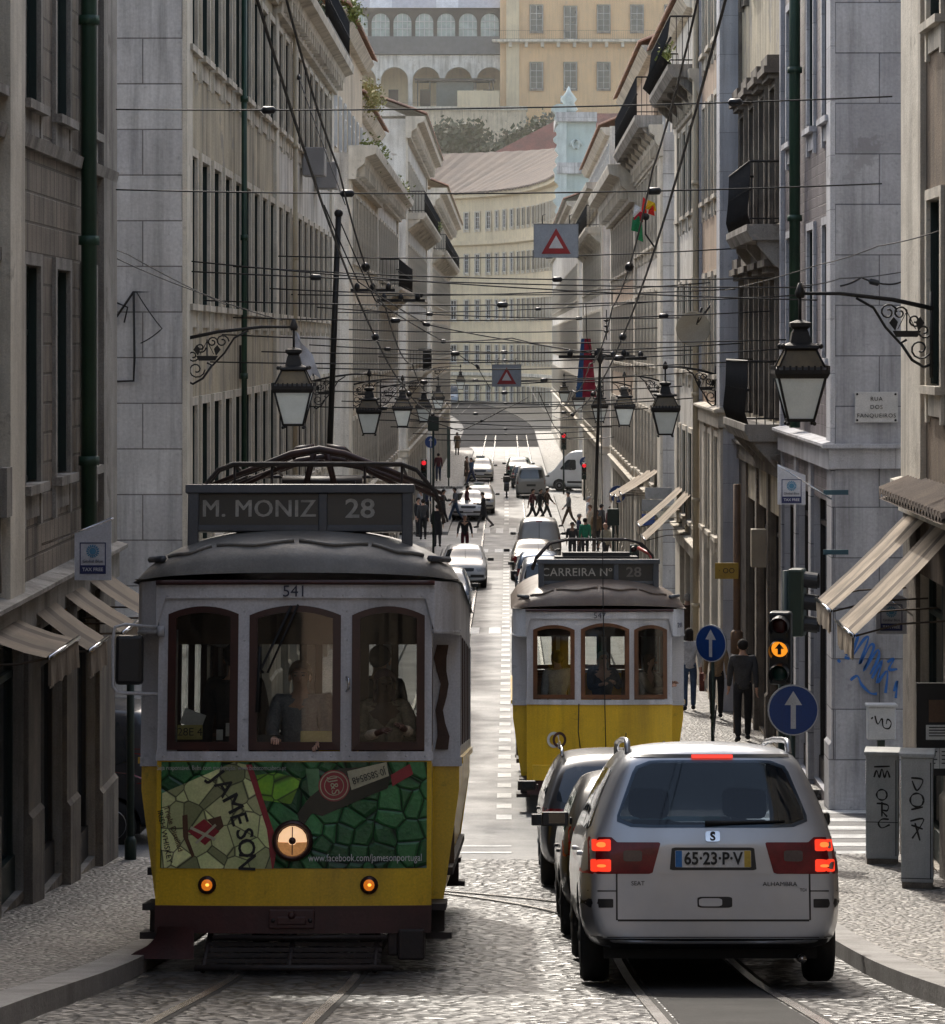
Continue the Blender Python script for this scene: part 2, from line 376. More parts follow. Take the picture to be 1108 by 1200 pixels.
# ---------------------------------------------------------------- building kit (w = outward from the facade, u = along it)
WM={}
def win_mesh(w,h,fm,dp):
    k=('w',w,h,fm.name,dp)
    if k not in WM:
        b=MB(); x=-dp; t=.065
        for (ya,yb,za,zb) in ((-w/2,-w/2+t,0,h),(w/2-t,w/2,0,h),(-w/2+t,w/2-t,0,t),(-w/2+t,w/2-t,h-t,h),(-.03,.03,t,h-t),(-w/2+t,-.03,h*.68,h*.68+.06),(.03,w/2-t,h*.68,h*.68+.06)):
            b.box(x,x+.05,ya,yb,za,zb)
        for z in (h*.23,h*.45):
            for (a,c) in ((-w/2+t,-.03),(.03,w/2-t)): b.box(x+.005,x+.035,a,c,z,z+.025)
        # shutter leaves folded against the reveals
        b.box(x+.05,-.005,w/2-.03,w/2-.002,.02,h-.02); b.box(x+.05,-.005,-w/2+.002,-w/2+.03,.02,h-.02)
        WM[k]=b.mesh('window',fm)
    return WM[k]
def pane_mesh(w,h,gm,dp):
    k=('p',w,h,gm.name,dp)
    if k not in WM: WM[k]=MB().quad((-dp+.02,-w/2+.05,.05),(-dp+.02,w/2-.05,.05),(-dp+.02,w/2-.05,h-.05),(-dp+.02,-w/2+.05,h-.05)).mesh('pane',gm)
    return WM[k]
def surround_mesh(w,h,tm,style,pd):
    k=('s',w,h,tm.name,style,pd)
    if k not in WM:
        b=MB(); t=.12
        z0=-.42 if style!='door' else 0
        b.box(.0,pd,-w/2-t,-w/2,z0,h+t); b.box(.0,pd,w/2,w/2+t,z0,h+t); b.box(0,pd,-w/2,w/2,h,h+t)
        if style!='door': b.box(0,pd+.07,-w/2-t-.03,w/2+t+.03,-.09,0); b.box(0,pd*.6,-w/2,w/2,-.34,-.09)
        if style=='hood' or style=='door':
            b.prism([(0,h+t+.12),(.34,h+t+.12),(.40,h+t+.2),(.40,h+t+.28),(0,h+t+.4)],-w/2-t-.1,w/2+t+.1,axis='y') if False else None
        if style in('hood','door'):
            b.box(0,.3,-w/2-t-.08,w/2+t+.08,h+t+.1,h+t+.22); b.box(0,.22,-w/2-t,w/2+t,h+t,h+t+.1); b.box(0,.24,-w/2-t,w/2+t,h+t+.22,h+t+.42)
        WM[k]=b.mesh('surround',tm)
    return WM[k]
def wall_grid(b, mp, u0,u1,z0,z1, holes, depth, mi=0, jm=0):
    us=sorted({u0,u1}|{h[0] for h in holes}|{h[1] for h in holes}); zs=sorted({z0,z1}|{h[2] for h in holes}|{h[3] for h in holes})
    us=[u for u in us if u0<=u<=u1]; zs=[z for z in zs if z0<=z<=z1]
    for i in range(len(us)-1):
        uc=(us[i]+us[i+1])/2
        run=None
        for j in range(len(zs)-1):
            zc=(zs[j]+zs[j+1])/2
            if not any(h[0]<uc<h[1] and h[2]<zc<h[3] for h in holes):
                b.quad(mp(us[i],0,zs[j]),mp(us[i+1],0,zs[j]),mp(us[i+1],0,zs[j+1]),mp(us[i],0,zs[j+1]),mi)
    for (a,c,za,zb) in holes:
        b.quad(mp(a,0,za),mp(a,-depth,za),mp(a,-depth,zb),mp(a,0,zb),jm); b.quad(mp(c,0,za),mp(c,-depth,za),mp(c,-depth,zb),mp(c,0,zb),jm)
        b.quad(mp(a,0,za),mp(c,0,za),mp(c,-depth,za),mp(a,-depth,za),jm); b.quad(mp(a,0,zb),mp(c,0,zb),mp(c,-depth,zb),mp(a,-depth,zb),jm)
def extr(b, mp, prof, u0, u1, mi=0):
    n=len(prof); vs=[mp(u0,w,z) for w,z in prof]+[mp(u1,w,z) for w,z in prof]
    b.add(vs,[tuple(range(n)),tuple(range(2*n-1,n-1,-1))]+[(i,(i+1)%n,n+(i+1)%n,n+i) for i in range(n)],mi)
def cornice_prof(z,p,h): return [(0,z-h),(p*.25,z-h),(p*.3,z-h*.7),(p*.55,z-h*.55),(p*.6,z-h*.35),(p*.95,z-h*.25),(p,z-h*.05),(p,z),(0,z)]
def tile_sheet(b, mp, u0,u1,w0,z0,w1,z1,mi=0,amp=.045,pitch=.24):
    n=int((u1-u0)/pitch*4); vs=[]; fs=[]
    for i in range(n+1):
        u=u0+(u1-u0)*i/n; a=amp*abs(math.sin(math.pi*(i%4)/4))*2
        vs += [mp(u,w0,z0+a-.06),mp(u,w0,z0+a),mp(u,w1,z1+a)]
    for i in range(n):
        fs += [(3*i,3*i+3,3*i+4,3*i+1),(3*i+1,3*i+4,3*i+5,3*i+2)]
    b.add(vs,fs,mi)
def railing(b, mp, u0,u1, wout, z, h=1.0, step=.13, curved=0):
    b.tube([mp(u0,0,z+h),mp(u0,wout,z+h),mp(u1,wout,z+h),mp(u1,0,z+h)],.022,4)
    b.tube([mp(u0,0,z+.1),mp(u0,wout,z+.1),mp(u1,wout,z+.1),mp(u1,0,z+.1)],.015,4)
    n=int((u1-u0)/step)
    for i in range(n+1):
        u=u0+(u1-u0)*i/n
        if curved: b.tube([mp(u,wout,z),mp(u,wout+curved,z+.2),mp(u,wout+curved*.3,z+.6),mp(u,wout,z+h)],.011,3)
        else: b.tube([mp(u,wout,z),mp(u,wout,z+h)],.011,3)
        if i%3==0: b.ball(mp(u,wout,z+h*.55),.035,5,4)
    m=max(2,int(wout/step))
    for i in range(m):
        for u in (u0,u1): b.tube([mp(u,wout*i/m,z),mp(u,wout*i/m,z+h)],.011,3)
def row_building(label, side, X, y0, y1, ztop, wall_m, trim_m, cols, floors, ww=1.0, frame_m=frame_green, glass_m=pane, front_m=None, base_m=None,
                 zband=5.2, shops=(), cornice=None, roof=None, attic=None, dp=.13, pd=.04, depth=11, pilw=(.8,.8), courses=(), pipes=(), styles={}, name='row_house', zfoot=None):
    shops=sorted(shops); org=Vector((X,y0,gz(y0))); root=empty(name,org,label,'building')
    mp=lambda u,w,z:(X-side*w,u,z)
    zb=gz(y1)-.4 if zfoot is None else zfoot
    holes=[]
    for fi,(za,zc) in enumerate(floors):
        for c in cols: holes.append((c-ww/2,c+ww/2,za,zc))
    shop_holes=[(a,c,gz((a+c)/2)+.16,zt) for a,c,zt in shops]
    b=MB(); wall_grid(b,mp,y0,y1,zb,ztop,holes+shop_holes,.32 if False else dp+.06,0,1)
    XB=X+side*depth
    for yy,mi in ((y0,2),(y1,2)):
        b.quad((X,yy,zb),(XB,yy,zb),(XB,yy,ztop),(X,yy,ztop),mi)
    b.quad((XB,y0,zb),(XB,y1,zb),(XB,y1,ztop),(XB,y0,ztop),0); b.quad((X,y0,ztop),(XB,y0,ztop),(XB,y1,ztop),(X,y1,ztop),0)
    b.build('wall',[wall_m,trim_m,front_m or wall_m],root,origin=org)
    rz=0 if side<0 else math.pi
    for fi,(za,zc) in enumerate(floors):
        for ci,c in enumerate(cols):
            h=zc-za; gm=pane_pale if (fi*7+ci*3)%5==0 else glass_m
            w=link('window',win_mesh(ww,h,frame_m,dp),root,Vector((X,c,za))-org,(0,0,rz))
            link('glazing',pane_mesh(ww,h,gm,dp),w); link('surround',surround_mesh(ww,h,trim_m,styles.get(fi,'win'),pd),w)
    for a,c,zt in shops:                        # shop windows: frame, glass, threshold
        zg=gz((a+c)/2)+.16; s=MB(); s.box(-.16,-.08,-(c-a)/2,(c-a)/2,0,.35); s.box(-.16,-.1,-(c-a)/2,(c-a)/2,zt-zg-.45,zt-zg-.38)
        for q in (-.5,-.02,.46): s.box(-.16,-.1,q*(c-a),q*(c-a)+.06,.35,zt-zg)
        sf=s.build('shopfront',frame_brown if (int(a*3)%2) else frame_green,root,Vector((X,(a+c)/2,zg))-org); sf.rotation_euler=(0,0,rz)
        link('glazing',MB().quad((-.14,-(c-a)/2,.3),(-.14,(c-a)/2,.3),(-.14,(c-a)/2,zt-zg),(-.14,-(c-a)/2,zt-zg)).mesh('pane',pane),sf)
    p=base_m or trim_m
    if zband:
        b=MB(); extr(b,mp,[(0,zband-.38),(.1,zband-.38),(.1,zband-.1),(.2,zband-.04),(.2,zband),(0,zband+.05)],y0-.02,y1+.02)
        if front_m is not None: b.box(X-side*.2,XB,y0-.16,y0,zband-.06,zband); b.box(X-side*.1,XB,y0-.08,y0,zband-.36,zband-.06)
        b.build('string_course',trim_m,root,origin=org)
        edges=[y0]+[e for s_ in shops for e in s_[:2]]+[y1]
        for i in range(0,len(edges),2):
            if edges[i+1]-edges[i]<.12: continue
            b=MB(); za=gz(edges[i])-.3; zz=gz(edges[i])
            extr(b,mp,[(0,za),(.09,za),(.09,zz+.95),(.05,zz+1.0),(.05,zband-.4),(0,zband-.4)],edges[i]+.02,edges[i+1]-.02)
            b.build('pier',p,root,origin=org)
    for (w_,ya,yb) in ((pilw[0],y0,y0+pilw[0]),(pilw[1],y1-pilw[1],y1)):
        if w_: 
            b=MB(); extr(b,mp,[(0,zband or zb),(.07,zband or zb),(.07,ztop-.3),(0,ztop-.3)],ya-.012,yb+.012)
            b.build('pilaster',quoin if front_m is quoin else trim_m,root,origin=org)
    for z in courses:
        b=MB(); extr(b,mp,[(0,z-.12),(.07,z-.12),(.1,z),(0,z)],y0,y1); b.build('string_course',trim_m,root,origin=org)
    if cornice:
        z,pj,hh=cornice; b=MB(); extr(b,mp,cornice_prof(z,pj,hh),y0-.3,y1+.3)
        n=int((y1-y0)/.8)
        for i in range(n):
            u=y0+.4+i*.8; b.box(*(sorted((X-side*.02,X-side*pj*.55))),u-.1,u+.1,z-hh*.9,z-hh*.42)
        b.build('cornice',trim_m,root,origin=org)
    if roof:
        z,ov,rise,rm=roof; b=MB(); tile_sheet(b,mp,y0-.25,y1+.25,ov,z,-5,z+rise); b.quad(mp(y0-.25,ov,z-.08),mp(y1+.25,ov,z-.08),mp(y1+.25,-5,z+rise-.08),mp(y0-.25,-5,z+rise-.08),1)
        tri=[mp(y0,0,z-.05),mp(y0,-5,z+rise-.05),mp(y0,-5,z-.2)]; b.add(tri,[(0,1,2)],1)
        b.build('roof',[rm,wall_m],root,origin=org)
    if attic:
        sb,zt,aw,atop=attic; b=MB(); xa=X+side*sb; b.box(*sorted((xa,XB)),y0+.1,y1-.1,ztop,zt); at_=b.build('attic',aw,root,origin=org)
        b=MB(); tile_sheet(b,mp,y0-.1,y1+.1,-sb+.55,zt,-sb-4,zt+1.9); extr(b,mp,cornice_prof(zt-.05,.45,.5) if False else [(-sb,zt-.45),(-sb+.2,zt-.4),(-sb+.42,zt-.1),(-sb+.42,zt-.06),(-sb,zt-.06)],y0,y1,1)
        b.build('roof',[atop,trim_m],root,origin=org)
        n=max(1,int((y1-y0)/2.6))
        for i in range(n):
            w=link('window',win_mesh(.9,1.7,frame_white,.02),root,Vector((xa-side*.03,y0+(i+.5)*(y1-y0)/n,ztop+.25))-org,(0,0,rz)); link('glazing',pane_mesh(.9,1.7,pane,.02),w)
    for (d_,pm_,r_,za,zz) in pipes:
        b=MB(); b.tube([mp(d_,.14,za),mp(d_,.14,zz)],r_,8)
        z=za+1
        while z<zz: b.lathe([(r_*1.35,-.05),(r_*1.35,.05)],8,mp(d_,.14,z)); z+=2.4
        b.build('drainpipe',pm_,root,origin=org)
    return root,mp,org
def balcony(root,mp,org,u0,u1,w,z,th=.22,trim=st_grey,rail=True,h=1.0,curved=0,brackets=True):
    b=MB(); extr(b,mp,[(0,z-th),(w*.85,z-th),(w,z-th*.4),(w,z),(0,z)],u0,u1)
    if brackets:
        n=max(2,int((u1-u0)/2.2)+1)
        for i in range(n):
            u=u0+.15+(u1-u0-.3)*i/(n-1); extr(b,mp,[(0,z-th-.5),(.12,z-th-.45),(w*.7,z-th-.08),(w*.7,z-th),(0,z-th)],u-.08,u+.08)
    o=b.build('balcony',trim,root,origin=org)
    if rail:
        b=MB(); railing(b,mp,u0+.05,u1-.05,w-.06,z,h,curved=curved); b.build('railing',iron,o,origin=org)
    return o
def leaves(b, c, r, n, s=.12, mi=0, seed=1):
    rd=random.Random(seed)
    for i in range(n):
        p=Vector([rd.gauss(0,.45) for _ in range(3)]); p=Vector((p.x*r[0],p.y*r[1],p.z*r[2]))+Vector(c)
        a=Vector([rd.uniform(-1,1) for _ in range(3)]).normalized(); t=a.orthogonal().normalized()*s*rd.uniform(.5,1.3); q=a.cross(t)*rd.uniform(.5,.9)
        b.quad(p-t-q,p+t-q*.4,p+t*1.1+q,p-t*.5+q,mi)
st_mint=mat('mint_white_stone',(.60,.66,.63),(.48,.54,.52),ns=.8,streak=.4,sc_col=(.25,.29,.27),rough=.8); pipe_green=mat('green_drainpipe',(.02,.06,.035),(.015,.04,.025),rough=.5); pipe_cream=mat('cream_drainpipe',(.50,.43,.3),(.4,.33,.24),rough=.6)

cols=lambda a,b,n:[a+(b-a)*i/(n-1) for i in range(n)]
# --- left-hand row
c1=[34.35-2.07*i for i in range(9)]
L1,mp1,o1=row_building('brown tiled corner house at far left with a green drainpipe and striped shop awnings',-1,WL,14,36.4,20,tile_brown,st_grey,c1,[(7.6,9.75),(11.35,13.5),(15.1,17.2)],.95,frame_green,
    front_m=st_dark,zband=6.6,shops=[(33.2,35.0,6.05),(30.6,32.4,6.1),(28.0,29.8,6.2),(25.4,27.2,6.3),(22.8,24.6,6.5)],base_m=st_dark,pilw=(.8,1.15),courses=(11.0,14.7),pipes=[(33.45,pipe_green,.085,6.7,19.9)],cornice=(20,.6,.7),zfoot=gz(36.4)-.4,dp=.13,pd=.04)
b=MB(); extr(b,mp1,[(0,6.6),(.12,6.6),(.12,19.5),(0,19.5)],28.3,29.15); b.build('pilaster',st_warm,L1,origin=o1)
b=MB(); b.box(WL,WL+.16,27.85,28.15,7.4,7.85); b.tube([(WL+.06,28,7.4),(WL+.06,28.05,6.7)],.02); b.build('meter_box',st_grey,L1,origin=o1)
L2,mp2,o2=row_building('white stone corner house with stained yellow side wall behind the front tram',-1,WL,44.4,62,16.0,pl_yellow,st_warm,cols(45.55,61.0,9),[(5.9,8.05),(9.55,11.75),(13.35,15.35)],1.2,frame_green,
    front_m=st_white,zband=5.0,shops=[(46.2+2.9*i,48.4+2.9*i,4.6) for i in range(5)],pilw=(.75,.4),cornice=(16.35,.45,.6),dp=.13,pd=.045,pipes=[(53.2,pipe_green,.05,5,15.8)])
L2b,mp2b,o2b=row_building('weathered white house with plants on its roof balcony, left before the first side street',-1,WL,62,82,16.0,pl_white,st_warm,cols(63.1,80.9,10),[(5.9,8.05),(9.55,11.75),(13.35,15.35)],1.2,frame_brown,
    zband=5.0,shops=[(63+2.7*i,65+2.7*i,4.3) for i in range(7)],pilw=(.3,.9),cornice=(16.35,.6,.75),attic=(1.4,18.6,pl_beige,tiles),dp=.13,pd=.045,pipes=[(66,pipe_cream,.05,5,15.8)])
o=balcony(L2b,mp2b,o2b,71,81.8,.55,16.5,.15,st_grey,True,1.0,brackets=False)
L3,mp3,o3=row_building('beige house with deep cornice and weedy tiled roof, left after the first side street',-1,WL,91,110,14.6,pl_beige,st_warm,cols(92.6,108.8,8),[(4.6,6.6),(8.0,10.1),(11.4,13.4)],1.3,frame_brown,
    front_m=pl_white,zband=4.2,shops=[(92.2+2.6*i,94.2+2.6*i,3.7) for i in range(6)],pilw=(1.0,.4),cornice=(14.8,.85,1.0),attic=(.5,19.0,pl_beige,tiles),dp=.14,pd=.06)
L3b,mp3b,o3b=row_building('pale house with tiled roof and grey balcony in the middle of the left row',-1,WL,110,131,14.9,pl_white,st_warm,cols(111.2,129.6,9),[(4.4,6.4),(7.9,10.0),(11.3,13.4)],1.25,frame_green,
    zband=4.0,shops=[(111+2.6*i,113+2.6*i,3.5) for i in range(7)],pilw=(.4,1.0),cornice=(15.0,.7,.9),attic=(.9,17.9,pl_white,tiles),dp=.14,pd=.06)
balcony(L3b,mp3b,o3b,112,128,.8,11.0,.25,st_warm)
L4,mp4,o4=row_building('tall pale house with balconies beyond the second side street on the left',-1,WL,142,178,19.3,pl_white,st_warm,cols(143.8,176,13),[(4.4,6.6),(7.9,10.1),(11.3,13.5),(15.3,17.4)],1.5,frame_green,
    front_m=pl_white,zband=4.0,shops=[(143.5+2.9*i,145.7+2.9*i,3.3) for i in range(11)],pilw=(1.3,1.3),cornice=(19.4,.9,1.0),roof=(19.5,1.0,2.2,tiles),dp=.16,pd=.08)
balcony(L4,mp4,o4,143,177,.9,15.0,.3,st_warm); balcony(L4,mp4,o4,144,160,.8,7.6,.25,st_warm)
L5,mp5,o5=row_building('last beige house at the far end of the left row',-1,WL,188,250,18.3,pl_beige,st_warm,cols(190,248,20),[(4.4,6.6),(7.9,10.1),(11.3,13.5),(15.0,17.0)],1.6,frame_brown,
    front_m=pl_white,zband=4.0,shops=[(190+3*i,192.2+3*i,3.3) for i in range(18)],pilw=(1.5,1.5),cornice=(18.4,1.0,1.1),roof=(18.5,1.1,2.4,tiles),dp=.16,pd=.08)
balcony(L5,mp5,o5,192,246,.9,14.7,.3,st_warm)
# --- right-hand row
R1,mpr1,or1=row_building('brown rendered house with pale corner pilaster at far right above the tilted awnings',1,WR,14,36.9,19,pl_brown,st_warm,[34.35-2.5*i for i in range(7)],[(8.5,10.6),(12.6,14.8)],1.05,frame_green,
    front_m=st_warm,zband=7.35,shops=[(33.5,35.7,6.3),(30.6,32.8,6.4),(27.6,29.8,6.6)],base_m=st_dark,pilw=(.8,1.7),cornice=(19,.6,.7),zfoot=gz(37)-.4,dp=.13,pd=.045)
b=MB(); tile_sheet(b,mpr1,31,36.2,.42,7.2,.02,7.36); b.quad(mpr1(31,.42,7.15),mpr1(36.2,.42,7.15),mpr1(36.2,0,7.3),mpr1(31,0,7.3)); b.build('canopy',mat('sooty_tiles',(.16,.12,.09),(.1,.075,.06),ns=2,fine=.3,rough=.9),R1,origin=or1)
R2,mpr2,or2=row_building('bluish stone corner house with mauve tiled side wall and the street name plaque',1,WR,45,53.4,21,tile_mauve,quoin,[45.95,48.3,51.9],[(8.75,10.75),(12.35,14.6),(16.2,18.3)],.95,frame_green,
    front_m=st_blue,zband=7.5,shops=[(45.7,48.1,6.6),(48.5,50.6,6.6),(51.0,53.2,6.6)],base_m=st_blue,pilw=(.55,.2),pipes=[(49.8,pipe_green,.09,7.6,20.8)],dp=.14,pd=.05)
R2b,mpr2b,or2b=row_building('olive plastered house with two iron balconies and hooded windows on the right',1,WR,53.4,63,21,pl_yellow,st_dark,[54.6,56.9,59.3,61.7],[(7.6,10.1),(11.1,13.5),(16.1,18.2)],1.1,frame_brown,
    zband=7.0,shops=[(53.8,56,5.9),(56.4,58.6,5.9),(59,61.2,5.9)],base_m=st_dark,pilw=(0,.2),styles={0:'door',1:'door'},dp=.16,pd=.1)
balcony(R2b,mpr2b,or2b,53.6,58.7,.62,11.05,.28,st_grey,True,1.1,curved=.06); balcony(R2b,mpr2b,or2b,53.6,58.9,.66,7.55,.3,st_grey,True,1.1,curved=.06)
R3,mpr3,or3=row_building('pink plastered house with lavender stone corner projecting on the right',1,4.42,63,70,21,pl_pink,st_warm,[64.6,66.6,68.6],[(4.9,7.0),(8.3,10.4),(12.1,14.2),(15.4,17.5)],.95,frame_green,
    front_m=quoin,zband=7.6,shops=[(63.8,65.8,4.6),(66.4,68.4,4.6)],pilw=(.9,.3),pipes=[(69.8,pipe_cream,.07,2,20.8)],dp=.14,pd=.045)
R3b,mpr3b,or3b=row_building('pale house with a curved flower balcony above its cornice on the right',1,4.42,70,80,15.0,pl_white,st_warm,cols(71.2,78.8,4),[(4.7,6.8),(8.3,10.4),(12.1,14.2)],1.3,frame_green,
    zband=4.3,shops=[(71+2.4*i,73+2.4*i,3.9) for i in range(3)],pilw=(.3,1.1),cornice=(15.2,.3,.8),attic=(.9,19.4,pl_white,tiles),dp=.14,pd=.045)
balcony(R3b,mpr3b,or3b,70.3,79.6,.75,15.35,.3,st_grey,True,1.1,curved=.22)
R4,mpr4,or4=row_building('white stone house with thick balcony slab beyond the first side street on the right',1,4.45,88,106,15.0,pl_white,st_warm,cols(90.6,104.8,7),[(4.7,6.8),(8.3,10.5),(11.9,14.2)],1.4,frame_brown,
    front_m=st_white,zband=4.3,shops=[(89.6+2.6*i,91.8+2.6*i,3.9) for i in range(6)],pilw=(1.9,.4),cornice=(15.2,.4,.9),attic=(.9,19.0,pl_white,tiles),dp=.16,pd=.06)
balcony(R4,mpr4,or4,88.2,105.8,.8,15.5,.35,st_grey,True,1.1)
R4b,mpr4b,or4b=row_building('orange tinted house with big cream cornice in the middle of the right row',1,4.45,106,131,14.8,pl_pink,st_warm,cols(107.6,129.4,9),[(4.6,6.7),(8.2,10.4),(11.6,13.6)],1.5,frame_green,
    zband=4.2,shops=[(107+2.7*i,109.2+2.7*i,3.7) for i in range(8)],pilw=(1.0,1.2),cornice=(15.1,1.0,1.3),attic=(.6,19.3,pl_pink,tiles),dp=.16,pd=.06)
R5,mpr5,or5=row_building('pale house with green balcony railings beyond the second side street on the right',1,4.4,141,178,16.2,pl_white,st_warm,cols(143,176,13),[(4.6,6.7),(8.2,10.4),(11.6,13.8)],1.5,frame_green,
    front_m=pl_white,zband=4.2,shops=[(143+2.9*i,145.2+2.9*i,3.4) for i in range(11)],pilw=(1.6,1.2),cornice=(16.3,.8,1.0),attic=(.3,18.9,pl_white,tiles),dp=.16,pd=.06)
balcony(R5,mpr5,or5,142,177,.8,14.3,.3,st_warm)
R6,mpr6,or6=row_building('last pale house at the far end of the right row',1,4.4,188,300,17.5,pl_white,st_warm,cols(190,297,24),[(4.6,6.7),(8.2,10.4),(11.6,13.8)],1.7,frame_brown,
    front_m=pl_white,zband=4.2,shops=[(190+3.2*i,192.4+3.2*i,3.4) for i in range(20)],pilw=(1.6,1.2),cornice=(17.6,.8,1.0),roof=(17.7,1.0,2.2,tiles),dp=.16,pd=.06)
for lb,sd,xx in (('plain house behind the viewpoint on the left of the hill',-1,WL),('plain house behind the viewpoint on the right of the hill',1,WR)):
    row_building(lb,sd,xx,-58,13.9,22,pl_beige,st_grey,cols(-55,11,16),[(9.0,11.2),(13,15.2),(17,19.2)],1.1,frame_brown,zband=0,pilw=(0,0),zfoot=3)
row_building('house closing the street on the hill behind the viewpoint',1,-9,-96,-84,36,pl_pink,st_grey,[-93,-90,-87],[(18,20.5),(23,25.5)],1.1,frame_brown,zband=0,pilw=(0,0),zfoot=10,depth=22)
# roof plants
def shrub(label,c,r,n,s,m=leaf,name='roof_plant',seed=1,group=None):
    b=MB(); leaves(b,(0,0,0),r,n,s,0,seed); o=b.build(name,m,None,c); return tag(o,label,'plant',group)
shrub('green weeds hanging over the attic eave of the beige house on the left',(-4.8,93,19.05),(.4,2.0,.4),900,.05,seed=2)
shrub('tufts of weeds growing on top of the deep beige cornice on the left',(-4.35,99,15.0),(.4,3.0,.42),900,.055,seed=3)
shrub('yellowish weeds along the tiled eave in the middle of the left row',(-5.1,114,18.05),(.5,4,.5),900,.06,dry,seed=4)
shrub('green tuft growing from the lower cornice of the left row',(-4.4,124,15.15),(.4,3,.4),600,.055,seed=5)
shrub('potted greenery behind the roof balcony railing at upper left',(-4.75,75,16.9),(.35,3.6,.55),900,.06,leaf_dark,seed=6)
shrub('small plant at the far balcony of the tall pale house on the left',(-4.0,172,15.4),(.3,2.4,.35),220,.07,seed=8)
shrub('flowers in the curved balcony at upper right',(3.8,74,15.85),(.16,2.0,.25),260,.05,seed=9)
# --- the end of the street: curved cream block, mint facade, hill with villa and arcade
def front_window(root,org,p,ang,w,h,fm,gm,tm,pd=.1,style='win'):
    o=link('window',win_mesh(w,h,fm,.08),root,Vector(p)-org,(0,0,ang)); link('glazing',pane_mesh(w,h,gm,.08),o); link('surround',surround_mesh(w,h,tm,style,pd),o); return o
pts=[(-17,424.5),(-10.5,422),(-6,418.5),(-2,413),(1.2,405.5),(3.7,396),(5.6,383),(6.9,366),(7.8,342)]
org=Vector((0,412,0)); CB=empty('apartment_block',org,'long curved cream block with rows of tall windows closing the street','building')
b=MB(); seg=[]
for i in range(len(pts)-1):
    a=Vector(pts[i]); c=Vector(pts[i+1]); b.quad((*a,-1),(*c,-1),(*c,29.2),(*a,29.2))
    seg.append((a,c))
b.add([(*p,29.2) for p in pts]+[(30,342,29.2),(30,440,29.2),(-17,440,29.2)],[tuple(range(len(pts)+3))])
b.build('wall',pl_cream,CB,origin=org)
def along(z0,z1,w):
    b=MB()
    for a,c in seg:
        n=Vector(((c-a).y,-(c-a).x)).normalized()*w; n=n if n.y<0 or n.x<0 else -n
        b.add([(*a,z0),(*c,z0),(*(c+n),z0+.2),(*(a+n),z0+.2),(*a,z1),(*c,z1),(*(c+n),z1),(*(a+n),z1)],[(0,1,2,3),(3,2,6,7),(4,5,6,7)])
    return b
along(28.3,29.2,.7).build('cornice',pl_cream,CB,origin=org); along(21.9,22.6,.5).build('string_course',pl_cream,CB,origin=org); along(4.2,4.8,.35).build('string_course',st_warm,CB,origin=org)
s=.8; L=0; tot=sum((c-a).length for a,c in seg)
while s<tot-1:
    q=s
    for a,c in seg:
        l=(c-a).length
        if q<l: break
        q-=l
    t=(c-a).normalized(); p=a+t*q; n=Vector((t.y,-t.x)); n=n if n.x<0 or n.y<0 else -n; ang=math.atan2(n.y,n.x)
    for za,h in ((24.2,2.3),(18.3,2.5),(12.0,2.6),(6.2,2.3),(.5,2.6)): front_window(CB,org,(p.x+n.x*.09,p.y+n.y*.09,za),ang,1.0,h,frame_white if (int(s*7)+int(za))%3 else frame_brown,pane if (int(s*11)+int(za*3))%4 else pane_pale,st_warm,.12)
    s+=2.55
b=MB(); dense=[]
for k in range(121):
    q=tot*k/120
    for a,c in seg:
        l=(c-a).length
        if q<=l: break
        q-=l
    dense.append(a+(c-a).normalized()*min(q,l))
nrm=[]
for k in range(121):
    t=(dense[min(k+9,120)]-dense[max(k-9,0)]).normalized(); n_=Vector((t.y,-t.x)); nrm.append(n_ if n_.y<0 or n_.x<0 else -n_)
vs=[];fs=[]
for k,(p_,n_) in enumerate(zip(dense,nrm)):
    up=.09*(k%2); f_=p_+n_*.9; r_=p_-n_*13
    vs+=[(f_.x,f_.y,28.95+up),(f_.x,f_.y,29.2+up),(r_.x,r_.y,35.6+up)]
for k in range(120): fs+=[(3*k,3*k+3,3*k+4,3*k+1),(3*k+1,3*k+4,3*k+5,3*k+2)]
b.add(vs,fs)
b.build('roof',tiles_old,CB,origin=org)
for k,(x,za) in enumerate(((-9.4,18.0),(6.2,17.9))):
    b=MB(); y=421 if k==0 else 378; b.box(x-.9,x+.9,y-.9,y+.2,za,za+.25); 
    o=b.build('balcony',st_warm,CB,origin=org); b=MB(); railing(b,lambda u,w,z:(u,y-w,z),x-.85,x+.85,.85,za+.25,1.0,.16); b.build('railing',iron,o,origin=org)
# mint rococo facade seen almost edge-on
org=Vector((6.8,333,0)); T=empty('church_facade',org,'narrow mint green facade with scrolled white stonework behind the right row','church')
b=MB(); b.box(5.9,9.5,330,345,-.5,33); b.build('wall',pl_mint,T,origin=org)
b=MB()
for z0,z1,w in ((-.5,3,.35),(12.2,13.4,.5),(20.5,22.0,.6),(27.0,28.2,.6),(32.6,33.6,.7)): b.box(5.9-w,9.6,330-w,346,z0,z1)
b.build('cornice',st_white,T,origin=org)
b=MB(); prof=[]
for i in range(73):
    z=12.5+22*i/72; prof.append((5.9-.35-.42*math.sin(i*.87)**2-.25*math.sin(i*.29)**2*(1 if i%24<16 else 2),z))
b.prism(prof+[(6.35,34.5),(6.35,12.5)],329.6,331.5,'y')
for z in (14.4,18.2,24.0,30.0):
    for sx in (-1,1): b.tube([(7.35+sx*(.62-.045*t)*math.cos(t*.55),329.75,z+(.8-.06*t)*math.sin(t*.55)) for t in range(13)],.12,5)
b.lathe([(.5,0),(1.0,.5),(.6,1.2),(.9,1.6),(.3,2.4),(.05,3.0)],10,(6.6,331,33.5)); b.build('scrollwork',st_mint,T,origin=org)
b=MB(); b.box(6.5,8.6,329.9,330.02,15.0,19.4); b.build('niche',pl_mint,T,origin=org)
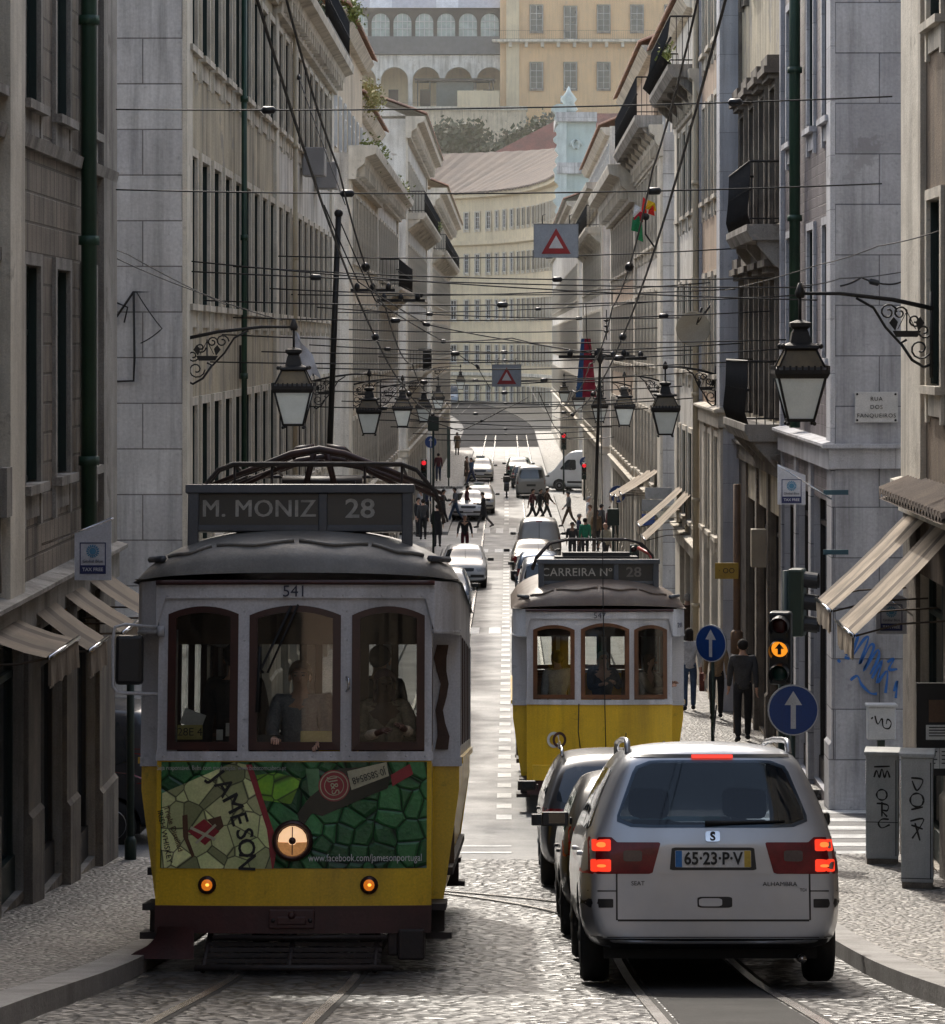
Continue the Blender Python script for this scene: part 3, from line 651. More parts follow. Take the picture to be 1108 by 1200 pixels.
# red roof of the low house beside it
org=Vector((9,430,30)); H=empty('row_house',org,'low house under a dark red tiled roof in front of the hillside','building')
b=MB(); b.box(-9,22,441,455,-1,35.5); b.build('wall',pl_cream,H,origin=org)
b=MB(); b.add([(-4,440,35.0),(22,440,35.0),(22,447,42.2),(9,447,42.2)],[(0,1,2,3)]); b.build('roof',tiles_red,H,origin=org)
# hillside
b=MB(); n=30
hz=lambda x,y: -1+ (0 if y<452 else min(1,(y-452)/44)*45)+1.5*math.sin(x*.2+y*.1)*(y>455)
ys=[445+i*3 for i in range(24)]+[600,900]; xs=[-220+i*10 for i in range(45)]
b.add([(x,y,hz(x,y)) for y in ys for x in xs],[(j*45+i,j*45+i+1,j*45+i+46,j*45+i+45) for j in range(len(ys)-1) for i in range(44)],0,True)
tag(b.build('hillside',hillm),kind='structure')
org=Vector((-4,492,40)); RW=empty('retaining_wall',org,'stained beige retaining wall under the arcade on the hill','wall')
b=MB(); b.box(-60,3.0,490,494,25,46.0); b.build('wall',pl_beige,RW,origin=org)
b=MB(); b.box(-60,3.2,489.7,494,45.9,46.5); b.build('coping',st_warm,RW,origin=org)
# ochre villa
org=Vector((10,500,44)); V=empty('villa',org,'ochre mansion on the hill with a long balcony and white windows','building')
b=MB(); b.box(-1.2,40,498,512,36,66.5); b.build('wall',pl_ochre,V,origin=org)
b=MB(); b.box(-.2,1.9,497.7,498,36,66.5); b.box(-1.3,40,497.75,498,57.3,57.9); b.build('pilaster',pl_cream,V,origin=org)
for i,x in enumerate((4.7,10.2,15.6,21,26.5)):
    front_window(V,org,(x,497.8,50.0),-math.pi/2,2.0,4.2,frame_white,pane,st_grey,.15)
    front_window(V,org,(x,497.8,59.3 if i!=1 else 58),-math.pi/2,2.0,4.2 if i!=1 else 5.3,frame_white,pane,st_grey,.15)
b=MB(); b.box(-2.5,40,496.6,498,57.5,57.9)
for i in range(16): b.box(.2+i*2.6,.7+i*2.6,496.9,498,56.7,57.5)
o=b.build('balcony',st_warm,V,origin=org); b=MB(); railing(b,lambda u,w,z:(u,498-w,z),-2.4,39.9,1.35,57.9,1.4,.35); b.build('railing',iron,o,origin=org)
b=MB(); b.box(8.6,10.0,497.3,498.2,47.7,48.8); b.build('air_conditioner',frame_white,V,origin=org)
# arcade house
org=Vector((-12,502,46)); A=empty('arcade_house',org,'white arcaded house on the hill with a glazed gallery above its arches','building')
b=MB(); cx=[-16.5+i*5.25-2.2 for i in range(-4,4)]; zt=55.6
def arch_wall(b,x0,x1,za,zb,ax0,ax1,zs,y0,y1,n=10,mi=0):
    r=(ax1-ax0)/2; c=(ax0+ax1)/2
    top=[(c-r*math.cos(math.pi*i/n), zs+r*math.sin(math.pi*i/n)) for i in range(n+1)]
    for y in (y0,y1):
        b.quad((x0,y,za),(ax0,y,za),(ax0,y,zb),(x0,y,zb),mi); b.quad((ax1,y,za),(x1,y,za),(x1,y,zb),(ax1,y,zb),mi)
        for i in range(n): b.quad((top[i][0],y,top[i][1]),(top[i+1][0],y,top[i+1][1]),(top[i+1][0],y,zb),(top[i][0],y,zb),mi)
    for i in range(n): b.quad((top[i][0],y0,top[i][1]),(top[i+1][0],y0,top[i+1][1]),(top[i+1][0],y1,top[i+1][1]),(top[i][0],y1,top[i][1]),mi)
    for x in (ax0,ax1): b.quad((x,y0,za),(x,y1,za),(x,y1,zs),(x,y0,zs),mi)
for i in range(8):
    x0=-36.6+i*5.2; arch_wall(b,x0,x0+5.2,46.0,zt,x0+.35,x0+4.85,51.4,499.5,500.6)
b.build('arcade',pl_white,A,origin=org)
b=MB(); b.box(-37,-1.2,506,512,44,66); b.build('wall',pl_cream,A,origin=org)
b=MB(); b.box(-37,-1.2,500.6,506,zt-.3,zt+.1); b.build('ceiling',pl_beige,A,origin=org)
b=MB(); b.box(-37,-1.0,499.0,506,zt+.1,58.6); b.build('spandrel_band',mat('slate_band',(.13,.135,.14),(.09,.095,.1),rough=.7),A,origin=org)
gm=mat('gallery_glass',(.40,.47,.44),(.22,.27,.26),ns=.8,fine=0,rough=.2)
for i in range(10):
    x0=-36.6+i*3.55; b=MB(); arch_wall(b,x0,x0+3.55,58.6,63.2,x0+.3,x0+3.25,60.9,499.2,499.6); 
    o=b.build('gallery_window',iron,A,origin=org)
    b=MB(); b.quad((x0+.2,499.5,58.6),(x0+3.3,499.5,58.6),(x0+3.3,499.5,62.5),(x0+.2,499.5,62.5)); b.build('glazing',gm,o,origin=org)
    b=MB(); 
    for q in (1.0,1.78,2.55): b.box(x0+q-.05,x0+q+.05,499.3,499.48,58.6,62.2)
    for q in (59.8,61): b.box(x0+.3,x0+3.2,499.3,499.47,q,q+.1)
    b.build('glazing_bar',frame_white,o,origin=org)
b=MB()
for i in range(10):
    x0=-36.8+i*3.6; vs=[(x0,498.8,63.2),(x0+3.6,498.8,63.2),(x0+3.6,501,65.6),(x0,501,65.6),(x0+3.6,506,66.6),(x0,506,66.6)]; b.add(vs,[(0,1,2,3),(3,2,4,5)],i%3==1)
b.build('roof',[mat('zinc_roof',(.40,.40,.42),(.30,.30,.32),rough=.5,metal=.3),mat('pale_zinc_roof',(.6,.6,.6),rough=.5)],A,origin=org)
b=MB()
for i in range(7): b.box(-30+i*5.2,-28.4+i*5.2,505.9,506.0,47,50.5)
b.build('doorway',frame_brown,A,origin=org)
b=MB(); railing(b,lambda u,w,z:(u,499.4-w,z),-37,-1.4,.1,46.5,1.3,.4); b.build('railing',iron,A,origin=org)
org=Vector((-8,496,46)); KI=empty('pavilion',org,'dark awning roofed terrace kiosk below the arcade on the hill','kiosk')
b=MB(); b.box(-15,-2,494.8,499,51.0,51.4); b.build('roof',iron,KI,origin=org)
b=MB(); b.box(-11.5,-5.5,495.6,498.8,46.4,50.9); b.build('body',mat('kiosk_green',(.10,.12,.11),rough=.6),KI,origin=org)
for x in (-14.6,-12.6,-3,-2.4):
    b=MB(); b.box(x,x+.2,495,495.2,46.4,51); b.build('post',iron,KI,origin=org)
b=MB(); b.box(-8,-1.3,489.5,498,46.4,49.0); b.build('parapet',pl_cream,KI,origin=org)
# back houses rising above
org=Vector((-15,540,60)); K=empty('hill_house',org,'cream house rising behind the arcade at the top edge','building')
b=MB(); b.box(-45,-.5,535,548,50,80); b.build('wall',pl_cream,K,origin=org)
for x in (-24,-15,-6): front_window(K,org,(x,534.8,68),-math.pi/2,2.6,4,frame_white,pane,st_grey,.15)
# trees on the slope
def tree(label,c,r,n,s,m,seed,trunk=3):
    root=empty('tree',c,label,'tree'); b=MB(); rd=random.Random(seed)
    for k in range(9):
        q=(rd.uniform(-.6,.6)*r[0],rd.uniform(-.6,.6)*r[1],trunk+r[2]*.5+rd.uniform(-.5,.6)*r[2]); leaves(b,q,(r[0]*.5,r[1]*.5,r[2]*.45),n//9,s,0,seed+k)
    b.build('crown',m,root)
    b=MB(); b.tube([(0,0,-1),(.1,0,trunk*.6),(.3,.1,trunk+r[2]*.5)],[.35,.25,.1]); 
    for k in range(4): b.tube([(.1,0,trunk*.6),(rd.uniform(-1,1)*r[0]*.5,rd.uniform(-1,1)*r[1]*.5,trunk+r[2]*.6)],[.15,.04])
    b.build('trunk',frame_brown,root); return root
tree('dense rounded evergreen tree on the slope below the arcade',(-5.5,468,32),(6.2,4,5.2),3800,.42,leaf_dark,11)
tree('smaller bushy tree right of the evergreen on the slope',(2.5,470,33),(5,4,4.8),2400,.4,leaf_dark,12)
tree('bare greyish bush against the ochre mansion',(7.5,474,35),(5,3,4.4),1500,.34,mat('grey_foliage',(.16,.15,.11),(.12,.12,.08),ns=.6,fine=.4,fscale=4,rough=.7),13)
# ---------------------------------------------------------------- trams
t_yel=mat('tram_yellow',(.82,.52,.02),(.66,.40,.016),ns=1.6,streak=.4,patch=((.42,.25,.02),.63),sc_col=(.10,.07,.02),rough=.38,rvar=.1,coat=.15,bump=.06,bscale=9)
t_whi=mat('tram_white',(.68,.68,.72),(.52,.52,.55),ns=1.4,streak=.5,patch=((.36,.34,.32),.64),sc_col=(.13,.12,.11),rough=.45,rvar=.1,bump=.06,bscale=9)
t_mar=mat('tram_maroon',(.075,.022,.022),(.045,.017,.017),ns=2,streak=.4,rough=.45,bump=.15)
t_frm=mat('varnished_red_wood',(.055,.016,.013),(.03,.011,.01),ns=4,rough=.35)
t_wood=mat('varnished_orange_wood',(.17,.065,.025),(.10,.04,.018),ns=4,streak=.3,rough=.35)
t_roof=mat('tram_roof_canvas',(.23,.22,.205),(.14,.13,.115),ns=1.2,streak=.5,sc_col=(.05,.04,.032),rough=.48,rvar=.12,bump=.25,bscale=12)
t_roof2=mat('rusty_tram_roof',(.17,.14,.115),(.11,.07,.05),ns=1.2,streak=.6,sc_col=(.06,.03,.02),rough=.5,bump=.25,bscale=12)
t_dark=mat('tram_underframe',(.022,.018,.018),(.035,.022,.02),ns=3,rough=.6,bump=.2)
t_sign=mat('sign_box_paint',(.085,.095,.115),(.05,.055,.065),ns=2,streak=.3,rough=.4)
t_blind=mat('destination_blind',(.035,.037,.036),(.025,.026,.026),ns=3,rough=.3)
t_int=mat('tram_interior',(.12,.075,.045),(.08,.05,.03),ns=2,rough=.5)
t_cream=mat('interior_cream',(.38,.33,.26),(.3,.26,.2),rough=.6)
let_grey=mat('faded_white_lettering',(.5,.49,.46),(.28,.28,.26),ns=9,rough=.6); let_dim=mat('dim_grey_lettering',(.2,.19,.18),(.11,.11,.105),ns=9,rough=.6)
let_white=mat('white_lettering',(.75,.75,.75),rough=.5); let_black=mat('black_lettering',(.015,.015,.015),rough=.5); let_navy=mat('navy_lettering',(.02,.025,.06),rough=.5)
win_gl=glass('vehicle_window',(.70,.72,.70),.08,(.03,.032,.03))
lamp_hot=mat('lit_headlamp',(.9,.7,.5),rough=.2,emit=(1,.62,.34),estr=.8,fine=0,ns=14); lamp_rim=mat('lamp_rim',(.05,.02,.018),rough=.3,metal=.3)
lamp_or=mat('orange_lamp',(.5,.12,.01),rough=.15,emit=(1,.25,.02),estr=.5,fine=0); lamp_or_hot=mat('orange_lamp_core',(.9,.4,.05),emit=(1,.4,.06),estr=2.2,fine=0)
chrome=mat('chrome',(.7,.7,.72),rough=.12,metal=1,fine=0); black_r=mat('black_rubber',(.012,.012,.013),rough=.7); blackp=mat('black_plastic',(.018,.018,.02),rough=.4)
paper=mat('white_paper',(.7,.7,.68),rough=.8); paper_y=mat('yellow_paper',(.55,.48,.17),rough=.8)
peel=mat('peeled_primer',(.10,.06,.045),(.07,.045,.035),ns=6,rough=.8,bump=.4)
ad_green=mat('advert_green_leather',(.045,.20,.06),(.018,.095,.035),ns=3.5,rough=.3,coat=.2,bump=.7,bdist=.03,bscale=30,cells=(6.3,.05,(.006,.012,.008)))
ad_lime=mat('advert_lime_glass',(.26,.52,.03),(.10,.32,.03),ns=4,rough=.3,cells=(6.3,.05,(.01,.03,.008)))
ad_cream=mat('advert_cream_label',(.62,.62,.32),(.40,.47,.20),ns=2.2,rough=.35,cells=(6.3,.045,(.02,.022,.012)))
ad_label=mat('advert_pale_strip',(.55,.52,.36),rough=.4); ad_red=mat('advert_red',(.36,.03,.04),(.24,.02,.03),rough=.35); ad_neck=mat('advert_bottle_neck',(.006,.014,.009),rough=.25)
TL_=8.3
def bow(u): return .10*(u/1.05)**2
def front_pt(u,z,off=0): return (u,bow(u)-off,z)
def tram_end(root, yel, whi, frm, wind, detail, back=False, frame_w=.075):
    """the flat end: apron, window band with three arched lights, fascia and roof cheeks"""
    xf=Matrix.Rotation(math.pi,4,'Z') if back else None
    if back: xf=Matrix.Translation((0,TL_,0)) @ xf
    def add(b,vs,fs,mi=0): b.add(vs,fs,mi,False,xf)
    def band(b,us,z0,z1,off=0,mi=0,th=.05):
        n=len(us); f0=z0 if callable(z0) else (lambda u:z0); f1=z1 if callable(z1) else (lambda u:z1)
        vs=[front_pt(u,f0(u),off) for u in us]+[front_pt(u,f1(u),off) for u in us]+[front_pt(u,f0(u),off-th) for u in us]+[front_pt(u,f1(u),off-th) for u in us]
        fs=[]
        for i in range(n-1):
            fs+=[(i,i+1,n+i+1,n+i),(2*n+i,3*n+i,3*n+i+1,2*n+i+1),(i,2*n+i,2*n+i+1,i+1),(n+i,n+i+1,3*n+i+1,3*n+i)]
        fs+=[(0,n,3*n,2*n),(n-1,3*n-1,4*n-1,2*n-1)]
        add(b,vs,fs,mi)
    us=lambda a,c,n=8:[a+(c-a)*i/n for i in range(n+1)]
    b=MB(); band(b,us(-1.05,1.05,16),.49,1.6); o=b.build('apron',yel,root)
    b=MB(); band(b,us(-1.06,1.06,16),1.585,1.655,.02); 
    if detail:
        for k in range(15): 
            u=-1.0+k/7; b.ball((u,bow(u)-.021,1.62),.008,6,4)
    b.build('waist_rail',whi,root)
    b=MB(); fills=[]
    xs=[-1.05]+[v for w_ in wind for v in w_[:2]]+[1.05]
    for i in range(0,len(xs),2): band(b,us(xs[i],xs[i+1],2),1.655,2.86)
    arcz=lambda u,a,c,zs,rise: zs+rise*(1-((u-(a+c)/2)/((c-a)/2))**2)
    for (a,c,zs,rise) in wind: band(b,us(a,c,12),lambda u:arcz(u,a,c,zs,rise),2.86)
    b.build('window_surround',whi,root)
    for (a,c,zs,rise) in wind:
        b=MB(); n=12; t=frame_w
        outer=[(a,1.665)]+[(u,arcz(u,a,c,zs,rise)) for u in us(a,c,n)]+[(c,1.665)]
        a2,c2=a+t,c-t
        inner=[(a2,1.665+t)]+[(u,min(arcz(u,a,c,zs,rise)-t*.8,9)) for u in us(a2,c2,n)]+[(c2,1.665+t)]
        m=len(outer)
        vs=[front_pt(u,z,.012) for u,z in outer]+[front_pt(u,z,.012) for u,z in inner]+[front_pt(u,z,-.035) for u,z in outer]+[front_pt(u,z,-.035) for u,z in inner]
        fs=[]
        for i in range(m):
            j=(i+1)%m
            fs+=[(i,j,m+j,m+i),(m+i,m+j,3*m+j,3*m+i),(i,2*m+i,2*m+j,j)]
        add(b,vs,fs); fr=b.build('window_frame',frm,root)
        b=MB(); vs=[front_pt(u,z,-.012) for u,z in inner]; mid=[front_pt(u,1.665+t,-.012) for u,z in inner]
        fs=[(i,i+1,m+i+1,m+i) for i in range(m-1)]; add(b,vs+mid,fs); b.build('glazing',win_gl,fr)
    # fascia with rounded cheeks
    out=[(-1.25,.80),(-1.245,.45),(-1.2,.27),(-1.07,.1)]; out+= [(u,bow(u)) for u in us(-1.0,1.0,10)]+[(1.07,.1),(1.2,.27),(1.245,.45),(1.25,.80)]
    b=MB(); n=len(out); zb=[2.56,2.56,2.56,2.56]+[2.82]*(n-8)+[2.56]*4
    vs=[(x,y-.03,z) for (x,y),z in zip(out,zb)]+[(x,y-.03,2.955) for x,y in out]
    fs=[]
    for i in range(n-1): fs.append((i,i+1,n+i+1,n+i))
    add(b,vs,fs); b.build('fascia',whi,root)
    b=MB(); r_=[(x,y-.05,2.94) for x,y in out[3:-3]]; b.tube(r_,.02,6,0,True,xf); b.build('drip_rail',t_mar,root)
    b=MB(); 
    for s in (-1,1):
        r_=[(s*1.06,.08,2.57),(s*1.19,.25,2.57),(s*1.24,.45,2.57),(s*1.245,.8,2.57)]; b.tube(r_,.02,6,0,True,xf)
    b.build('cheek_moulding',whi,root)
    # platform bulkheads beside the doorways
    for s in (-1,1):
        b=MB(); 
        add(b,[(s*.98,.8,.5),(s*1.13,.8,.5),(s*1.25,.8,1.35),(s*1.25,.8,1.57),(s*.98,.8,1.57)],[(0,1,2,3,4)])
        add(b,[(s*.98,.8,1.57),(s*1.26,.8,1.57),(s*1.26,.8,2.6),(s*.98,.8,2.6)],[(0,1,2,3)],1)
        b.box(s*1.12-.14,s*1.12+.15,.77,.8,1.53,1.6,1,xf); b.box(s*1.0-.025,s*1.0+.025,.76,.8,.5,2.6,1,xf)
        b.build('bulkhead',[yel,whi],root)
        b=MB(); b.box(s*1.03-.02,s*1.03+.02,.14,.46,.62,1.56,0,xf); b.box(s*1.03-.02,s*1.03+.02,.14,.46,1.56,2.56,1,xf); b.box(s*1.03-.021,s*1.03+.021,.2,.4,1.7,2.45,2,xf); b.build('folding_door',[yel,whi,frm],root)
        b=MB(); b.box(s*1.06-.1,s*1.06+.1,.2,.82,.45,.5,0,xf); b.box(s*1.1-.1,s*1.1+.1,.4,.8,.22,.27,0,xf); b.box(s*1.08-.06,s*1.08+.06,.55,.8,.22,.45,0,xf); b.build('step',t_dark,root)
    b=MB(); band(b,us(-1.05,1.05,12),.29,.495,.02,0,.1); 
    b.build('bumper',t_mar,root)
def make_tram(loc, pitch, label, yel, whi, frm, roofm, wind, front):
    root=empty('tram',loc,label,'tram',None,(pitch,0,0))
    tram_end(root,yel,whi,frm,wind,True,False,.062); tram_end(root,yel,whi,frm,wind,False,True)
    L=TL_
    for s in (-1,1):
        b=MB(); ys=(.8,L-.8)
        prof=[(1.10,.45),(1.16,.8),(1.25,1.35),(1.25,1.57)]
        for i in range(3): b.quad((s*prof[i][0],ys[0],prof[i][1]),(s*prof[i][0],ys[1],prof[i][1]),(s*prof[i+1][0],ys[1],prof[i+1][1]),(s*prof[i+1][0],ys[0],prof[i+1][1]))
        b.box(s*1.25-.03,s*1.25+.03,.8,L-.8,1.55,1.6)
        b.build('side_panel',yel,root)
        mp=lambda u,w,z:(s*(1.25+w),u,z); b=MB(); n=6; wl=(L-1.6)/n
        hs=[(.8+i*wl+.1,.8+(i+1)*wl-.1,1.68,2.58) for i in range(n)]
        wall_grid(b,mp,.8,L-.8,1.6,3.0,hs,.06,0,1); b.build('side_frame',[whi,frm],root)
        for (a,c,z0,z1) in hs:
            b=MB(); b.quad(mp(a,-.04,z0),mp(c,-.04,z0),mp(c,-.04,z1),mp(a,-.04,z1)); b.build('side_window',win_gl,root)
    # roof
    ny=[0,.03,.08,.16,.3,.5,.75,1.1]; W=1.28; H=.45; nx=26
    ss=ny+[1.1+(L-2.2)*i/6 for i in range(1,6)]+[L-v for v in reversed(ny)]
    vs=[]; fs=[]
    for q in ss:
        for i in range(nx+1):
            x=-W+2*W*i/nx; fr=-.055+.12*(x/1.05)**2+ .9*max(0,abs(x)-1.0)**1.3
            y=fr+(L-2*fr)*q/L; d=min(q,L-q); e=math.sqrt(max(0,1-((.9-min(d,.9))/.9)**2))
            vs.append((x,y,2.95+H*max(0,1-abs(x/W)**2.5)**.6*(.14+.86*e) if 0<i<nx else 2.95))
    w=nx+1
    for j in range(len(ss)-1):
        for i in range(nx): fs.append((j*w+i,j*w+i+1,(j+1)*w+i+1,(j+1)*w+i))
    b=MB().add(vs,fs,0,True); b.quad((-1.25,.1,2.97),(1.25,.1,2.97),(1.25,L-.1,2.97),(-1.25,L-.1,2.97)); rf=b.build('roof',[roofm],root)
    bv=BVHTree.FromPolygons(vs,fs)
    def on_roof(x,y,up=.015):
        h=bv.ray_cast(Vector((x,y,9)),Vector((0,0,-1))); return Vector((x,y,(h[0].z if h[0] else 3.0)+up))
    b=MB(); 
    for a,c,n_ in ((-.62,-.02,8),(.02,.55,8),(.58,.98,8),(-1.0,-.66,8)):
        b.tube([on_roof(a+(c-a)*i/n_,.13+.03*math.cos(math.pi*2*(i/n_-.5))*-1+.09*(abs(a+(c-a)*i/n_))**2,.012) for i in range(n_+1)],.016,5)
    b.build('rain_strip',roofm,rf)
    b=MB()
    for s in (-1,1): b.tube([on_roof(s*1.03,.18,.04),on_roof(s*1.17,.52,.05)],.026,6)
    b.build('rain_deflector',t_sign,rf)
    # interior
    b=MB(); b.box(-1.0,1.0,.12,L-.12,.68,.74); b.box(-1.2,1.2,.85,L-.85,.68,.74); b.build('floor',t_dark,root)
    b=MB(); b.box(-1.2,-.42,1.55,1.6,.74,1.75); b.box(.42,1.2,1.55,1.6,.74,1.75); b.box(-1.2,1.2,1.55,1.6,2.5,2.95)
    for x in (-1.2,-.5,.42,1.12): b.box(x,x+.08,1.55,1.6,1.75,2.5)
    b.build('partition',t_int,root)
    b=MB()
    for yy in (2.4,3.3,4.2,5.1,6.0): 
        for s in (-1,1): b.box(s*.85-.3,s*.85+.3,yy,yy+.42,1.1,1.18); b.box(s*.85-.3,s*.85+.3,yy+.4,yy+.46,1.15,1.75)
    b.build('seat',t_wood,root)
    b=MB(); b.box(-.95,.95,.14,.4,.74,1.6); b.build('control_desk',t_dark,root)
    # underframe
    b=MB(); b.box(-.85,.85,.5,L-.5,.3,.5); b.box(-.75,.75,2.0,L-2.0,.15,.4); b.build('underframe',t_dark,root)
    for yy in (2.75,5.5):
        for s in (-1,1):
            b=MB(); b.lathe([(.05,-.06),(.33,-.06),(.36,-.05),(.36,-.02),(.33,0),(.33,.06),(.05,.06)],20,(s*.45,yy,.34),axis='x'); b.build('wheel',t_dark,root)
    return root,on_roof
def gear(root,on_roof,y,kind):
    b=MB(); z=on_roof(0,y).z+(.2 if kind=='pantograph' else -.06)
    for yy in (y-.6,y+.6):
        b.box(-.62,.62,yy-.03,yy+.03,z+.12,z+.18)
        for x in (-.5,.5): b.lathe([(.05,-.35),(.07,0),(.05,.03),(.07,.06),(.05,.12)],8,(x,yy,z))
    for x in (-.5,.5): b.box(x-.03,x+.03,y-.6,y+.6,z+.14,z+.2)
    b.box(-.3,.3,y-.25,y+.25,z+.14,z+.34); b.lathe([(.1,-.35),(.1,.35)],10,(0,y,z+.3),axis='x')
    b.build('collector_base',t_dark,root)
    b=MB()
    if kind=='pantograph':
        for yy in (y-.45,y-.3,y+.35,y+.5):
            b.tube([(-1.06,yy,z+.24),(-.6,yy,z+.42),(-.24,yy,z+.56),(0,yy,z+.6),(.22,yy,z+.56),(.6,yy,z+.42),(1.06,yy,z+.22)],[.014,.025,.032,.034,.032,.025,.014],6)
        for s in (-1,1):
            b.tube([(0,y-.4,z+.5),(s*.35,y-.3,z+.45),(s*.8,y-.2,z+.24)],.02,6); b.tube([(s*.15,y-.3,z+.2),(s*.05,y-.35,z+.6)],.03,6); b.tube([(s*.05,y-.3,z+.62),(s*.2,y-.3,z+.6),(s*.26,y-.3,z+.54)],.045,6)
        b.build('pantograph_arm',mat('rusty_pantograph',(.07,.035,.03),(.03,.022,.022),ns=5,rough=.45,metal=.3),root)
        b=MB()
        for yy in (y-.75,y-.6,y+.75):
            b.tube([(-1.04,yy,z+.1),(-1.0,yy,z+.22),(-.85,yy,z+.4),(-.72,yy,z+.45),(.72,yy,z+.45),(.85,yy,z+.4),(1.02,yy,z+.2),(1.06,yy,z+.03)],.017,6)
        for x in (-.72,-.4,.4,.72): b.tube([(x,y-.75,z+.45),(x,y+.75,z+.45)],.014,5); b.tube([(x,y-.6,z+.16),(x,y-.6,z+.45)],.012,5)
        b.build('contact_bow',t_dark,root)
    else:
        b.box(-.62,.62,y-1.2,y-.1,z+.02,z+.34); b.box(-.5,.5,y-1.1,y-.3,z+.34,z+.4); b.build('resistor_box',blackp,root)
        b=MB()
        for yy in (y-.2,y+.9):
            b.tube([(-.95,yy,z+.12),(-.88,yy,z+.3),(-.68,yy,z+.52),(-.4,yy,z+.58),(.5,yy,z+.58),(.72,yy,z+.52),(.88,yy,z+.34),(.93,yy,z+.15)],.022,6)
        for x in (-.4,.5): b.tube([(x,y-.2,z+.58),(x,y+.9,z+.58)],.016,5)
        b.build('contact_bow',t_dark,root)
        b=MB(); b.tube([(.68,y+.2,z+.45),(.85,y,z+.36),(.95,y-.3,z+.1)],.03,6); b.build('cable',mat('red_cable',(.35,.05,.04),rough=.4),root)
def sign_box(root,on_roof,y,words,num,wm,nm,split,ws=.19,ns_=.21,z=3.36):
    b=MB(); t=.05
    b.box(-.86,.86,y,y+.06,z,z+.05); b.box(-.9,.9,y-.03,y+.2,z+.3,z+.37); 
    for x in (-.88,.80): b.box(x,x+.085,y-.012,y+.1,on_roof(x,y,-.05).z,z+.31)
    b.box(split-.035,split+.035,y-.01,y+.05,z-.06,z+.3); b.box(-.86,.86,y+.06,y+.18,z,z+.3)
    o=b.build('destination_sign',t_sign,root,bevel=.008)
    b=MB(); b.box(-.8,split-.035,y+.035,y+.058,z+.05,z+.3); b.box(split+.035,.8,y+.035,y+.058,z+.05,z+.3); b.build('blind',t_blind,o)
    lettering(words[0],ws,wm,o,(words[1],y+.03,z+.175),bold=.0012,space=1.05)
    lettering(num[0],ns_,nm,o,(num[1],y+.03,z+.175),sx=1.15,bold=.003)
    return o
pitch_of=lambda d,L: math.atan2(gz(d+L)-gz(d),L)
W1=[(-.975,-.43,2.70,.06),(-.345,.355,2.69,.075),(.44,.995,2.69,.07)]
D1=23.2; p1=Vector((-1.63,D1,gz(D1))); pt1=pitch_of(D1+1.5,5.5)
TR1,roof1=make_tram(p1,pt1,'yellow and white number 541 tram with green whiskey advert and lit headlamp, coming uphill',t_yel,t_whi,t_frm,t_roof,W1,True)
gear(TR1,roof1,3.4,'pantograph')
sign_box(TR1,roof1,.5,('M. MONIZ',-.33),('28',.47),let_grey,let_grey,.18)
lettering('541',.125,let_navy,TR1,(.0,-.045,2.868),name='fleet_number')
# lamps and fittings on the front
b=MB(); b.lathe([(.155,.0),(.155,-.05),(.13,-.075),(.12,-.055),(.118,-.04)],24,(.0,0,.985),axis='y'); hl=b.build('headlamp',lamp_rim,TR1)
b=MB(); b.add([(.112*math.cos(math.pi*(1+i/10)),-.0615,.975+.105*math.sin(math.pi*(1+i/10))) for i in range(11)]+[(.03*math.cos(math.pi*(2-i/4)),-.0615,.972+.02*math.sin(math.pi*(2-i/4))) for i in range(5)],[tuple(range(16))]); b.build('reflector_shade',mat('amber_reflector',(.5,.25,.08),(.25,.1,.03),ns=25,rough=.3,emit=(1,.45,.15),estr=.25),hl)
b=MB(); b.ball((0,-.03,.985),(.118,.03,.118),16,8); b.build('lens',lamp_hot,hl)
b=MB(); b.ball((0,-.06,.985),(.028,.01,.028),10,6); b.box(-.004,.004,-.066,-.06,.88,1.09); b.build('bulb_shield',lamp_rim,hl)
for x in (-.65,.58):
    b=MB(); b.lathe([(.07,0),(.07,-.02),(.05,-.035)],18,(x,bow(x),.65),axis='y'); o=b.build('turn_signal',lamp_rim,TR1)
    b=MB(); b.ball((x,bow(x)-.03,.65),(.046,.018,.046),12,6); b.build('lens',lamp_or,o); b=MB(); b.ball((x+.004,bow(x)-.046,.652),(.015,.006,.012),8,5); b.build('bulb',lamp_or_hot,o)
b=MB(); b.box(-.17,.17,-.06,.02,.33,.47); b.lathe([(.035,-.05),(.02,-.08)],8,(0,-.02,.43),axis='y'); b.box(-.11,.11,-.075,-.06,.36,.42); b.build('coupler',t_mar,TR1,bevel=.01)
for x in (-.14,.14):
    b=MB(); b.ball((x,-.062,.39),.018,8,5); b.build('bolt',t_dark,TR1)
# lifeguard tray, corner fender
b=MB()
for k in range(6): b.box(-.66,.68,-.30+k*.09,-.25+k*.09,.05+k*.035,.08+k*.035)
for x in (-.64,0,.64): b.tube([(x,-.33,.04),(x,.3,.3)],.022,5)
b.tube([(-.7,-.34,.06),(.78,-.34,.06)],.025,6); b.tube([(-.6,.0,.26),(.72,.0,.26)],.02,6); b.build('lifeguard_tray',t_dark,TR1)
b=MB(); n=10; vs=[];fs=[]
for k in range(n+1):
    t=k/n; xo=-1.02-.27*t**2.4; z=.34-.24*t; vs+=[(xo,.02,z),(-.74,-.02,z),(xo,.55,z)]
for k in range(n): fs+=[(3*k,3*k+1,3*k+4,3*k+3),(3*k,3*k+3,3*k+5,3*k+2)]
b.add(vs,fs,0,True); b.build('fender',t_mar,TR1)
b=MB(); b.box(.80,1.0,.03,.5,.09,.32); b.box(.72,.8,.05,.4,.12,.3); b.build('fender',t_dark,TR1,bevel=.015)
